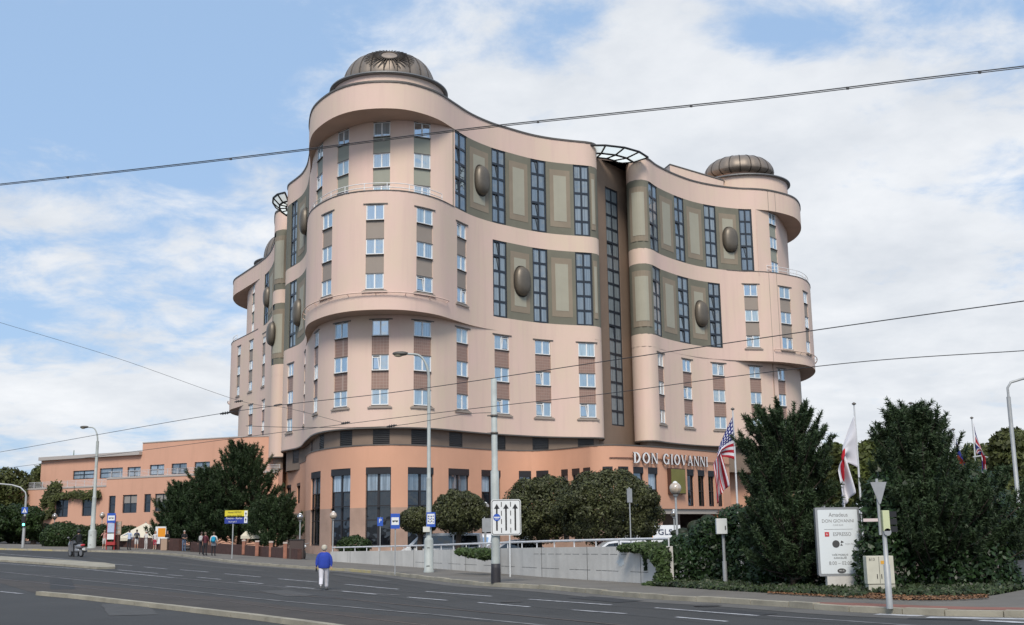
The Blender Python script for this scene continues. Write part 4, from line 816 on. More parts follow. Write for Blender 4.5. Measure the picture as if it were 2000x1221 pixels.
# side road far right, yard and verge
band2('yard', [(-14.5, 76), (-10.8, 71.5), (0, 51), (5.9, 39.9), (9, 38.5), (15, 36)], [(-30, 120), (-18, 115), (0, 112), (22, 118), (38, 118), (50, 110)], 0.02, GUT, 60, rows=30)
SOIL = mat('leaf_litter_soil', (0.10, 0.062, 0.04), 0.95, var=0.5, scale=3, bump=0.5, bscale=20)
band2('soil_bed', [gp(x, y, 0.13) for x, y in ((1310, 1144), (1420, 1152), (1560, 1160), (1660, 1167), (1820, 1173), (1920, 1165), (1985, 1150))], [gp(x, y, 0.13) for x, y in ((1310, 1138), (1420, 1135), (1560, 1120), (1660, 1105), (1820, 1090), (1920, 1100), (1980, 1120))], 0.16, SOIL, 60)
band2('side_road', [(20.5, 40), (23, 46), (30, 62), (38, 90), (44, 130)], [(34, 36), (40, 44), (50, 60), (60, 90), (70, 130)], 0.03, ASPH, 60, rows=20)
kb = MB(); 
m2 = MB()
for a, b in (((20.2, 38.5), (22.7, 45.5)), ((22.7, 45.5), (29.5, 61))): 
    Q = resample([a, b], 1); vs = []
    for q in Q: vs += [(q.x, q.y, g(q.x, q.y)+0.15), (q.x+0.25, q.y-0.1, g(q.x, q.y)+0.15), (q.x+0.25, q.y-0.1, g(q.x, q.y))]
    m2.add(vs, [f for i in range(len(Q)-1) for f in ((3*i, 3*i+1, 3*i+4, 3*i+3), (3*i+1, 3*i+2, 3*i+5, 3*i+4))])
tag(m2.build('kerb', KERB), kind='structure')
# ================================================================ retaining wall with railing
CONC = mat('cast_concrete', (0.62, 0.595, 0.55), 0.85, var=0.22, scale=0.45, streak=0.28, bump=0.25, bscale=10)
RWP = [(645, 1096.5), (680, 1099), (813, 1108), (961, 1119), (1060, 1127), (1180, 1134.5), (1302, 1142.5)]; TOPY = [1077.5, 1077, 1075, 1071.5, 1069.5, 1068, 1067]
base = [gp(x, y, 0.13) for x, y in RWP]; tops = [zat(x, ty, p.y) for (x, _), ty, p in zip(RWP, TOPY, base)]
RC = Curve([tuple(p[:2]) for p in base], n=4); ssb = [RC.near(p.x, p.y) for p in base]
ztop = lambda s: float(np.interp(s, ssb, tops))
rw = empty('retaining_wall', base[-1], 0, 'long pale concrete retaining wall with joint lines beside the pavement', 'wall'); wm = MB(); n = 90; vs = []
for i in range(n+1):
    s = RC.L*i/n; a, b = RC.p(s), RC.p(s, -0.3)
    vs += [(a.x, a.y, g(a.x, a.y)-.1), (a.x, a.y, ztop(s)), (b.x, b.y, ztop(s)), (b.x, b.y, g(b.x, b.y)-.1)]
wm.add(vs, [(4*i+k, 4*i+4+k, 4*i+5+k, 4*i+1+k) for i in range(n) for k in range(3)]+[(0, 1, 2, 3), (4*n+3, 4*n+2, 4*n+1, 4*n)]); wm.build('wall_face', CONC, rw)
jm = MB(); JD = mat('dark_joint', (0.06, 0.055, 0.05), 0.9)  # joints drawn as thin dark strips on the wall face
for px in (684, 742, 808, 881, 909, 978, 1058, 1147, 1251, 1304):
    s = RC.at(px, 0.9); a = RC.p(s, 0.004); t = RC.t(s)*0.018; jm.add([(a.x-t.x, a.y-t.y, g(a.x, a.y)+.12), (a.x+t.x, a.y+t.y, g(a.x, a.y)+.12), (a.x+t.x, a.y+t.y, ztop(s)), (a.x-t.x, a.y-t.y, ztop(s))], [(0, 1, 2, 3)])
for f, s0, s1 in ((0.30, 0.3, 0.97), (0.78, 0.72, 0.93)):
    for i in range(60):
        if (i*13) % 11 < 3: continue
        u0, u1 = (s0+(s1-s0)*i/60)*RC.L, (s0+(s1-s0)*(i+0.93)/60)*RC.L; z = [g(RC.p(u).x, RC.p(u).y)+.13+f*(ztop(u)-g(RC.p(u).x, RC.p(u).y)-.13) for u in (u0, u1)]; a, b = RC.p(u0, .004), RC.p(u1, .004)
        jm.add([(a.x, a.y, z[0]-.008), (b.x, b.y, z[1]-.008), (b.x, b.y, z[1]+.008), (a.x, a.y, z[0]+.008)], [(0, 1, 2, 3)])
jm.build('joint', JD, rw)
pm = MB(); s = RC.at(1212, 1.0); 
for i in range(9): a_ = 2*pi*i/9
c0 = RC.p(s, 0.006); tt = RC.t(s); zz0 = 0.95
pm.add([(c0.x+tt.x*0.26*cos(2*pi*k/14)*(1+0.35*sin(k*2.1)), c0.y+tt.y*0.26*cos(2*pi*k/14)*(1+0.35*sin(k*2.1)), zz0+0.15*sin(2*pi*k/14)*(1+0.3*cos(k*3.3))) for k in range(14)], [tuple(range(14))]); pm.build('paint_patch', mat('patch_paint', (0.52, 0.55, 0.55), 0.8), rw)
rl = MB(); pts = []
for i in range(61): s = RC.L*i/60; p = RC.p(s, -0.15); pts.append((p.x, p.y, ztop(s)+0.26))
rl.tube(pts, 0.045, 8)
for i in range(23): s = RC.L*i/22; p = RC.p(s, -0.15); rl.tube([(p.x, p.y, ztop(s)-0.02), (p.x, p.y, ztop(s)+0.26)], 0.03, 6)
rl.build('handrail', mat('rail_paint', (0.62, 0.62, 0.63), 0.45, var=0.2, scale=3), rw)
# ================================================================ posts, lamps, signs
GALV = mat('galvanised', (0.40, 0.41, 0.41), 0.55, 0.25, var=0.18, scale=2.5)
PALEP = mat('pale_green_paint', (0.41, 0.44, 0.42), 0.6, var=0.25, scale=1.6, streak=0.2)
SIGNB = mat('sign_blue', (0.025, 0.09, 0.42), 0.4); SIGNW = mat('sign_white', (0.72, 0.73, 0.72), 0.45, var=0.08, scale=4); SIGNK = mat('sign_black', (0.015, 0.015, 0.016), 0.5)
def street_lamp(name, px, py, H, arm, label, scale=1.0, dirx=-1, rb=0.19, Y=None, group='tall street lamps'):
    b = gp(px, py, 0.13) if Y is None else at(px, Y, 0.13+g(0.45*Y, Y)); e = empty(name, b, 0, label, 'street lamp', group); m = MB()
    m.lathe((b.x, b.y, b.z), [(rb*1.35, 0), (rb*1.35, 0.08), (rb*1.2, 0.1), (rb*1.2, 1.55), (rb*1.02, 1.66), (rb*0.72, 1.7), (rb*0.64, 4.6), (rb*0.66, 4.65), (rb*0.5, 4.7), (rb*0.42, H-1.35)], 14); m.build('post', PALEP, e)
    a = MB(); P = [(b.x, b.y, b.z+H-1.7)]+[(b.x+dirx*arm*(1-cos(t))*0.62, b.y, b.z+H-1.4+1.35*sin(t)) for t in [pi/2*k/8 for k in range(9)]]+[(b.x+dirx*arm, b.y, b.z+H-0.02)]; a.tube(P, [0.075]*5+[0.055]*(len(P)-5), 8); a.build('arm', PALEP, e)
    h = MB(); h.ell((b.x+dirx*(arm+0.32), b.y, b.z+H), (0.42, 0.15, 0.12), 12, 8, p=0.9); hd = h.build('lamp_head', mat('lamp_housing', (0.07, 0.065, 0.055), 0.5), e)
    h = MB(); h.ell((b.x+dirx*(arm+0.42), b.y, b.z+H-0.08), (0.24, 0.12, 0.10), 10, 6); h.build('lamp_cover', mat('lamp_cover', (0.32, 0.28, 0.2), 0.2), hd)
    dd = MB(); dd.box((b.x, b.y-rb*1.2, b.z+1.2), (0.13, 0.02, 0.03)); dd.box((b.x-.02, b.y-rb*1.2, b.z+0.32), (0.16, 0.02, 0.03)); dd.build('access_slot', BLACK, e)
    return e, b
def top_h(px, py_base, py_top, dz=0.13): b = gp(px, py_base, dz); return zat(px, py_top, b.y)-b.z
L1, b1 = street_lamp('street_lamp', 837.5, 1118, top_h(837.5, 1118, 690), 1.15, 'tall pale street lamp before the hotel, carrying a blue panel and small box')
L2, b2 = street_lamp('street_lamp', 179, 1071, top_h(179, 1071, 834), 1.0, 'tall street lamp by the hedge near the salmon annex', rb=0.3)
L3, b3 = street_lamp('street_lamp', 2004, 1140, 9.3, -0.0, 'tall grey street lamp at the right edge beyond the big ivy-covered pine', Y=62) if False else (None, None)
e = empty('street_lamp', at(1999, 62, 0.5), 0, 'tall grey street lamp rising beyond the ivy-covered pine at the right', 'street lamp', 'tall street lamps'); q = at(1999, 62, 0.5); m = MB(); zt_ = zat(1985, 775, 62)
m.lathe(q, [(0.2, 0), (0.2, 2), (0.12, 2.1), (0.11, zt_-q.z)], 10); m.build('post', GALV, e); m = MB(); m.tube([(q.x, q.y, zt_-.1), (q.x, q.y, zt_+0.5), (q.x+0.2, q.y, zt_+0.8), (q.x+0.9, q.y, zt_+1.0), (q.x+1.6, q.y, zt_+1.05)], 0.07, 8); m.build('arm', GALV, e)
m = MB(); m.ell((q.x+1.9, q.y, zt_+1.05), (0.42, 0.15, 0.12), 12, 8); m.build('lamp_head', MATS['lamp_housing'], e)
q = at(1957, 105, 0.8); e = empty('street_lamp', q, 0, 'small distant street lamp with curved arm above the ivy at the right', 'street lamp', 'tall street lamps'); m = MB(); zt_ = zat(1957, 905, 105); m.tube([(q.x, q.y, q.z), (q.x, q.y, zt_)], 0.11, 8); m.build('post', GALV, e)
m = MB(); m.tube([(q.x, q.y, zt_), (q.x-.3, q.y, zt_+.45), (q.x-1.2, q.y, zt_+.7), (q.x-2, q.y, zt_+.6)], 0.08, 8); m.build('arm', GALV, e)
def sign_post(px, py, ytop, name, label, cat, r=0.03, m_=GALV):
    b = gp(px, py, 0.13); e = empty(name, b, 0, label, cat); m = MB(); h = zat(px, ytop, b.y)-b.z; m.tube([b, (b.x, b.y, b.z+h)], r, 8); m.build('post', m_, e); return e, b, h
def plate(parent, b, x, z, w, h, mats, name='sign_plate', y=-0.05, rz=0.0, t=0.02):
    m = MB(); m.box((b.x+x, b.y+y, b.z+z), (w, t, h), rz); return m.build(name, mats, parent, bevel=0.0)
def bus_sign(e, b, z, w, h, y=-0.06):
    o = plate(e, b, 0, z, w, h, SIGNB, 'bus_stop_sign', y); 
    for dz, hh, mm in ((0.0, 0.50, SIGNW),): m = MB(); m.box((b.x, b.y+y-0.013, b.z+z+dz*h), (w*0.82, 0.006, hh*h)); m.build('sign_field', mm, o)
    m = MB(); m.box((b.x, b.y+y-0.018, b.z+z+0.01*h), (w*0.62, 0.004, h*0.07)); m.box((b.x-w*.18, b.y+y-0.018, b.z+z-0.045*h), (w*0.14, 0.004, h*0.05)); m.box((b.x+w*.18, b.y+y-0.018, b.z+z-0.045*h), (w*0.14, 0.004, h*0.05)); m.build('bus_symbol', SIGNK, o); return o
e, b, h = sign_post(771.5, 1122, 1008, 'bus_stop_post', 'thin post with blue and white bus stop sign between lamp and parking sign', 'bus stop sign'); bus_sign(e, b, zat(771, 1018, b.y)-b.z, 0.44, 0.72)
# panel and box on the tall lamp
z = zat(840, 1015, b1.y)-b1.z; o = plate(L1, b1, 0.12, z, 0.44, 0.72, SIGNB, 'stop_panel', -0.22); m = MB(); m.box((b1.x+.12, b1.y-.235, b1.z+z+.03), (.36, .006, .5)); m.build('panel_field', SIGNW, o)
m = MB()
for i in range(4):
    for j in range(3): m.box((b1.x+.12+(-.12+.08*i), b1.y-.24, b1.z+z+.16-.13*j+.02*sin(i*3+j)), (.045, .004, .07), mi=(i+j) % 2)
m.build('panel_figures', (SIGNK, SIGNB), o); z = zat(838, 1034, b1.y)-b1.z; m = MB(); m.box((b1.x-.1, b1.y-.2, b1.z+z), (.34, .2, .26)); m.build('ticket_box', mat('ivory_box', (.6, .59, .52), .6), L1, bevel=.01)
# parking sign behind the wall
b = at(742, 73, g(-8, 73)); e = empty('parking_sign', b, 0, 'blue square P parking sign behind the retaining wall rail', 'parking sign'); zc_ = zat(743, 1019, 73); m = MB(); m.tube([b, (b.x, b.y, zc_+.3)], .03, 8); m.build('post', GALV, e)
m = MB(); m.box((b.x, b.y-.05, zc_), (.36, .02, .54)); o = m.build('sign_plate', SIGNB, e); add_text('P', .36, SIGNW, o, (b.x-OFF[e.name].x, b.y-.065-OFF[e.name].y, zc_+.04-OFF[e.name].z))
# direction signs
e, b, h = sign_post(453, 1091, 1000, 'direction_sign', 'post with yellow and blue direction boards in front of the dark pine', 'direction sign', r=.045); Yb = b.y
SY = mat('sign_yellow', (.62, .52, .03), .5)
zc_ = zat(458, 1004, Yb)-b.z; o = plate(e, b, .22, zc_, 1.62, .5, SY, 'yellow_board'); m = MB(); m.box((b.x+.22+.68, b.y-.066, b.z+zc_), (.22, .006, .44)); m.build('arrow_field', SIGNW, o)
for i, (t_s, dz) in enumerate((('Hotel HOTEL', .11), ('Restaurace park', -.12))): add_text(('Hostel METRO', 'restaurace PARK')[i], .17, SIGNK, o, (.1, -.065, zc_+dz), sx=.9)
zc_ = zat(458, 1015, Yb)-b.z; o = plate(e, b, .22, zc_-.02, 1.62, .5, mat('navy_board', (.02, .04, .26), .4), 'blue_board'); m = MB(); m.box((b.x+.22+.68, b.y-.066, b.z+zc_-.02), (.22, .006, .44)); m.build('arrow_field', SIGNW, o)
add_text('Penzion - Karlov', .19, SIGNW, o, (.08, -.065, zc_+.09), sx=.9); add_text('Na hradě 7', .14, SIGNW, o, (-.02, -.065, zc_-.15), sx=.9)
for zz_ in (zat(458, 1004, Yb), zat(458, 1015, Yb)-.02): m = MB(); m.poly([(b.x+.9-.07, zz_-.02), (b.x+.9+.07, zz_-.02), (b.x+.9, zz_+.13)], b.y-.074, b.y-.070); m.poly([(b.x+.9-.02, zz_-.13), (b.x+.9+.02, zz_-.13), (b.x+.9+.02, zz_-.02), (b.x+.9-.02, zz_-.02)], b.y-.074, b.y-.070); m.build('arrow', SIGNK, e)
# tram mast with lane board
b = gp(968.5, 1139, .13); e = empty('tram_mast', b, 0, 'thick grey tram mast with black foot in front of the concrete wall', 'mast'); h = zat(966, 740, b.y)-b.z; hs = zat(966, 921, b.y)-b.z
m = MB(); m.lathe(b, [(.165, .72), (.165, hs), (.12, hs+.06), (.115, h), (.0, h+.02)], 18); m.build('post', PALEP, e); m = MB(); m.lathe(b, [(.19, 0), (.185, .5), (.18, .55), (.18, .74), (.1, .75)], 18); m.build('foot', mat('foot_paint', (.025, .023, .027), .6), e)
for y in (812, 846): m = MB(); zc_ = zat(966, y, b.y); m.lathe((b.x, b.y, zc_-.04), [(.12, 0), (.15, 0), (.15, .08), (.12, .08)], 16); m.box((b.x-.2, b.y, zc_), (.16, .05, .05)); m.build('clamp', LEDGE, e)
bb = b; e2 = empty('lane_sign', (b.x, b.y, b.z), 0, 'white lane board with three black arrows and a blue disc hung on the mast', 'traffic sign')
xc_, zc_ = at(988.5, b.y-.24, 2.5).x, (zat(988, 1010.5, b.y)); W_, H_ = 1.17, 1.38; m = MB(); RR = .1
def rrect(w, h, r, n=5): return [(sx_*(w/2-r)+r*cos(a), sz_*(h/2-r)+r*sin(a)) for sx_, sz_, a0 in ((1, 1, 0), (-1, 1, pi/2), (-1, -1, pi), (1, -1, 3*pi/2)) for a in [a0+pi/2*k/n for k in range(n+1)]]
def rpl(w, h, r, y0, y1, mm, nm, par): m = MB(); m.poly([(xc_+x, zc_+z) for x, z in rrect(w, h, r)], y0, y1); return m.build(nm, mm, par)
yb = b.y-.22; o = rpl(W_, H_, .1, yb-.02, yb, SIGNW, 'board', e2); rpl(W_-.05, H_-.05, .09, yb-.023, yb-.021, SIGNK, 'black_border', o); rpl(W_-.10, H_-.10, .07, yb-.027, yb-.0245, SIGNW, 'board_face', o)
m = MB()
for x in (-.36, 0, .36):
    m.box((xc_+x, yb-.031, zc_-.08), (.065, .004, .86)); m.poly([(xc_+x-.11, zc_+.33), (xc_+x+.11, zc_+.33), (xc_+x, zc_+.52)], yb-.033, yb-.029)
for x in (-.18, .18):
    for z in (-.5, -.16, .16, .5): m.box((xc_+x, yb-.031, zc_+z), (.03, .004, .19))
m.build('lane_arrows', SIGNK, o); m = MB(); m.poly([(xc_-.36+.14*cos(a), zc_+.0+.14*sin(a)) for a in [2*pi*k/20 for k in range(20)]], yb-.04, yb-.035); d_ = m.build('blue_disc', SIGNB, o); m = MB(); m.box((xc_-.36, yb-.043, zc_), (.22, .004, .045)); m.box((xc_-.36, yb-.043, zc_-.06), (.16, .004, .02)); m.build('disc_symbol', SIGNW, d_)
m = MB()
for z in (-.4, .4): m.box((b.x+.08, b.y-.18, zc_+z), (.3, .1, .05))
m.build('bracket', LEDGE, e2)
e, b, h = sign_post(996.5, 1127, 1042, 'thin_post', 'thin white post behind the lane board by the concrete wall', 'post', m_=SIGNW)
b = at(947, 64, .2); e = empty('traffic_sign', b, 0, 'grey back of a traffic sign on a thin post between the two round trees', 'traffic sign'); zc_ = zat(950, 1024, 64); m = MB(); m.tube([b, (b.x, b.y, zc_+.4)], .035, 8); m.build('post', GALV, e); m = MB(); m.box((b.x+.12, b.y-.05, zc_-.05), (.5, .03, .75)); m.build('sign_back', GREYM, e)
b = at(1234, 55, .2); e = empty('traffic_sign', b, 0, 'narrow grey sign seen edge-on in front of the biggest round tree', 'traffic sign'); zc_ = zat(1234, 968, 55); m = MB(); m.tube([b, (b.x, b.y, zc_+.4)], .03, 8); m.build('post', GALV, e); m = MB(); m.box((b.x, b.y-.05, zc_), (.28, .03, .66), .5); m.build('sign_back', GREYM, e)
# globe lamps
def globe_lamp(px, Y, y_globe, label, dia=.5, base=None):
    z0 = g(*at(px, Y, 0).xy); b = at(px, Y, z0); zc_ = zat(px, y_globe, Y); b.x = at(px, Y, zc_).x; e = empty('globe_lamp', b, 0, label, 'street lamp', 'globe lamps of the hotel yard'); m = MB(); m.tube([b, (b.x, b.y, zc_-dia/2)], [.06, .045], 8); m.lathe((b.x, b.y, zc_-dia/2-.12), [(.05, 0), (.11, .06), (.13, .12)], 12); m.build('post', GALV, e)
    m = MB(); m.ell((b.x, b.y, zc_), (dia/2, dia/2, dia/2), 18, 12); gl_ = MATS.get('smoky_globe') or glassmat('smoky_globe', (.36, .29, .22), .18, rough=.08, var=.2); o = m.build('globe', gl_, e); m = MB(); m.lathe((b.x, b.y, zc_+dia/2-.03), [(.11, 0), (.09, .05), (.0, .09)], 12); m.build('cap', SIGNW, o)
    m = MB(); m.lathe((b.x, b.y, zc_-dia*.5), [(dia*.28, .03), (dia*.36, .12)], 14); m.build('collar', LEDGE, o)
globe_lamp(1319, 50, 954, 'large smoky globe lamp in front of the gold panel', .53); globe_lamp(1316, 84, 1003, 'small globe lamp under the raised entrance canopy', .5); globe_lamp(586.5, 88, 1010, 'globe lamp beside the dark slot window, left of the bushes', .5); globe_lamp(651, 80, 1007, 'globe lamp before the second tall window, above the dark bush', .5); globe_lamp(948, 70, 990, 'globe lamp between the two clipped round trees', .48); globe_lamp(200, 125, 1007, 'globe lamp beside the bus stop near the annex', .6); globe_lamp(107, 128, 1009, 'globe lamp under the creeper on the annex wall', .6)
# switch box on a post
b = gp(1417, 1141, .15); e = empty('switch_box', b, 0, 'white electrical box on a round post in front of the ivy', 'electrical box'); z0, z1 = zat(1408, 1043, b.y), zat(1408, 1013, b.y)
m = MB(); m.tube([b, (b.x, b.y, b.z+.75)], .075, 10); m.tube([(b.x, b.y, b.z+.75), (b.x, b.y, z1+.0)], .05, 10); m.build('post', GALV, e); m = MB(); m.box((at(1408.5, b.y, z0).x, b.y-.1, (z0+z1)/2), (.36, .2, z1-z0)); o = m.build('box', mat('white_enamel', (.66, .67, .65), .45), e, bevel=.012); m = MB(); m.box((at(1415, b.y, z0).x, b.y-.21, (z0+z1)/2-.05), (.03, .02, .13)); m.build('latch', BLACK, o)
# advertising panel
b = gp(1641, 1151, .13); b.y += .1; Yp = b.y; zt_, zb_ = zat(1640, 991, Yp), zat(1641, 1125, Yp); xl, xr = at(1597, Yp, 1).x, at(1684, Yp, 1).x; xm = (xl+xr)/2; e = empty('advertising_panel', b, 0, 'white cafe poster panel in a grey rounded frame on a concrete foot', 'advertising sign'); W_ = xr-xl; H_ = zt_-zb_; zc_ = (zt_+zb_)/2; PC = xm
def rp2(w, h, r, y0, y1, mm, nm, par, x=0, z=0): m = MB(); m.poly([(PC+x+a, zc_+z+c) for a, c in rrect(w, h, r)], y0, y1); return m.build(nm, mm, par)
fr = rp2(W_, H_, .06, Yp-.09, Yp+.09, mat('panel_frame', (.33, .34, .35), .45, .4), 'frame', e); face = rp2(W_-.14, H_-.14, .03, Yp-.096, Yp-.091, mat('poster_paper', (.68, .72, .73), .35), 'poster', e)
m = MB(); m.box((PC, Yp, (b.z+zb_)/2-.05), (.85, .22, zb_-b.z+.09)); m.build('foot', CONC, e)
GT = mat('poster_grey', (.22, .22, .22), .6); DT = mat('poster_dark', (.06, .06, .06), .6)
def ptx(s, size, dz, mm=GT, x=0, sx=1.0): add_text(s, size, mm, face, (PC+x-OFF[e.name].x, Yp-.1-OFF[e.name].y, zc_+dz-OFF[e.name].z), sx=sx, ext=.001)
ptx('Amadeus', .17, .78, GT, .02, .9); ptx('DON GIOVANNI', .135, .60, GT, 0, .95); ptx('CAFE BAR', .07, .48, mat('poster_light', (.38, .38, .38), .6)); ptx('ESPRESSO', .15, .21, GT, .1, .85); ptx('TOM.TO', .07, -.08, MATS['poster_light'], .3); ptx('VAŠE MOBILNÍ', .075, -.39, DT); ptx('KANCELÁŘ', .075, -.48, DT); ptx('8:00 – 02:00', .145, -.63, GT, 0, .95)
m = MB(); m.box((PC, Yp-.1, zc_+.36), (.85, .004, .008)); m.build('rule', GT, face); m = MB(); m.box((PC-.35, Yp-.1, zc_+.215), (.13, .006, .13)); o = m.build('red_logo', mat('logo_red', (.5, .02, .03), .5), face); add_text('illy', .07, SIGNW, o, (PC-.35-OFF[e.name].x, Yp-.106-OFF[e.name].y, zc_+.215-OFF[e.name].z), ext=.001)
m = MB(); m.poly([(PC-.1+.11*cos(a), zc_-.07+.11*sin(a)) for a in [2*pi*k/20 for k in range(20)]], Yp-.102, Yp-.098); m.poly([(PC+.04, zc_-.05), (PC+.14, zc_-.02), (PC+.06, zc_+.03)], Yp-.102, Yp-.098); m.poly([(PC+.02, zc_-.12), (PC+.1, zc_-.12), (PC+.06, zc_-.06)], Yp-.102, Yp-.098); m.build('cup_emblem', DT, face)
m = MB(); m.poly([(PC+.02+.13*cos(a), zc_-.85+.07*sin(a)) for a in [2*pi*k/20 for k in range(20)]], Yp-.102, Yp-.098); o = m.build('wireless_badge', DT, face); add_text('Wi Fi', .07, SIGNW, o, (PC+.02-OFF[e.name].x, Yp-.106-OFF[e.name].y, zc_-.85-OFF[e.name].z), ext=.001)
# utility cabinet
b = gp(1722, 1160, .13); Yc = b.y+.3; zt_ = zat(1715, 1085, Yc); xl, xr = at(1690, Yc, 1).x, at(1743, Yc, 1).x; PC = (xl+xr)/2; W_ = xr-xl; e = empty('utility_cabinet', (PC, Yc, b.z), 0, 'cream street cabinet numbered 613 with an orange sticker', 'utility cabinet'); CR = mat('cream_enamel', (.56, .54, .44), .55, var=.12, scale=3, streak=.15)
zb_ = b.z; H_ = zt_-zb_; m = MB(); m.box((PC, Yc, zb_+H_*.62), (W_, .3, H_*.74)); o = m.build('body', CR, e, bevel=.01); m = MB(); m.box((PC+.01, Yc, zb_+H_*.12), (W_*.97, .28, H_*.23)); m.build('plinth', mat('cream_plinth', (.47, .45, .37), .7, var=.2, scale=3), e)
m = MB(); m.box((PC-.03, Yc-.152, zb_+H_*.62), (.01, .006, H_*.7)); m.box((PC-.1, Yc-.155, zb_+H_*.45), (.02, .012, .12)); m.box((PC+.02, Yc-.155, zb_+H_*.45), (.02, .012, .12)); m.build('door_handles', BLACK, o)
add_text('613', .11, DT, o, (-.22, -.155, H_*.9), ext=.001); m = MB(); m.box((PC+.1, Yc-.153, zb_+H_*.82), (.17, .005, .09)); m.build('sticker', mat('orange_sticker', (.65, .33, .04), .6), o)
# signal head and give-way sign seen from behind
b = gp(1738, 1189, .13); e = empty('traffic_signal', b, 0, 'traffic signal and give-way sign backs on a grey post by the red paving', 'traffic light'); Yb = b.y; zt_ = zat(1722, 935, Yb); m = MB(); m.lathe(b, [(.075, 0), (.075, .98), (.055, 1.0), (.05, zat(1725, 1035, Yb)-b.z)], 12); m.build('post', GALV, e)
xp = b.x; m = MB(); m.tube([(xp-.09, Yb, zat(1720, 1045, Yb)), (xp-.09, Yb, zt_)], .035, 8); m.build('upper_post', GALV, e)
zc_ = zat(1718, 962, Yb); m = MB(); w_ = .38; m.poly([(xp-.07-w_/2, zc_+.24), (xp-.07+w_/2, zc_+.24), (xp-.07+.02, zc_-.26), (xp-.07-.02, zc_-.26)], Yb-.06, Yb-.045); m.build('give_way_sign', GREYM, e)
z0, z1 = zat(1733, 1038, Yb), zat(1733, 997, Yb); m = MB(); m.box((xp+.04, Yb-.02, (z0+z1)/2), (.16, .16, z1-z0)); o = m.build('signal_housing', mat('yellow_green_box', (.52, .55, .33), .5), e, bevel=.01)
m = MB()
for k in range(3): m.lathe((0, 0, 0), [], 4) if False else m.box((xp+.20, Yb-.02, z1-.09-.17*k), (.17, .14, .13))
m.build('signal_visor', BLACK, o)
m = MB(); zz_ = zat(1741, 1028, Yb); m.tube([(xp+.05, Yb-.1, zz_-.13), (xp+.05, Yb+.08, zz_-.13)], .085, 12); m.build('sounder', GREYM, e)
m = MB(); zz_ = zat(1690, 1016, Yb); m.box((xp-.3, Yb, zz_), (.34, .03, .07)); m.build('street_name_plate', mat('plate_white_red', (.6, .5, .48), .5), e)
# pedestrian-crossing sign and signal at the left
b = gp(44.5, 1070, .13); e = empty('traffic_signal', b, 0, 'crossing sign and green signal on a curved-arm post at the far left', 'traffic light'); Yb = b.y; xp = b.x; m = MB(); zt_ = zat(48, 968, Yb); m.lathe(b, [(.14, 0), (.13, 2.0), (.10, 2.1), (.10, zt_-b.z)], 10); m.build('post', GALV, e)
m = MB(); m.tube([(xp, Yb, zt_-.1), (xp-.1, Yb, zt_+.3), (xp-.6, Yb, zt_+.75), (xp-1.4, Yb, zt_+.98), (xp-5, Yb-.5, zt_+1.35)], .07, 8); m.build('arm', GALV, e)
zz_ = zat(48, 997, Yb); m = MB(); m.box((xp, Yb-.12, zz_), (.56, .03, .56)); o = m.build('crossing_sign', SIGNB, e); m = MB(); m.poly([(xp-.22, zz_-.2), (xp+.22, zz_-.2), (xp, zz_+.22)], Yb-.142, Yb-.137); q = m.build('sign_triangle', SIGNW, o)
m = MB(); m.ell((xp, Yb-.15, zz_+.06), (.03, .01, .03), 8, 6); m.tube([(xp, Yb-.15, zz_+.03), (xp, Yb-.15, zz_-.07)], .02, 6); m.tube([(xp-.06, Yb-.15, zz_-.16), (xp, Yb-.15, zz_-.07), (xp+.06, Yb-.15, zz_-.16)], .015, 6); m.build('walking_figure', SIGNK, q)
zz_ = zat(48, 1024, Yb); m = MB(); m.box((xp-.02, Yb-.12, zz_+.25), (.3, .25, .95)); o = m.build('signal_housing', BLACK, e); m = MB(); m.poly([(xp+.03+.11*cos(a), zz_-.03+.11*sin(a)) for a in [2*pi*k/16 for k in range(16)]], Yb-.26, Yb-.25); m.build('green_light', mat('green_lamp', (.1, .7, .45), .4, emit=(.15, 1, .6, 3)), o)
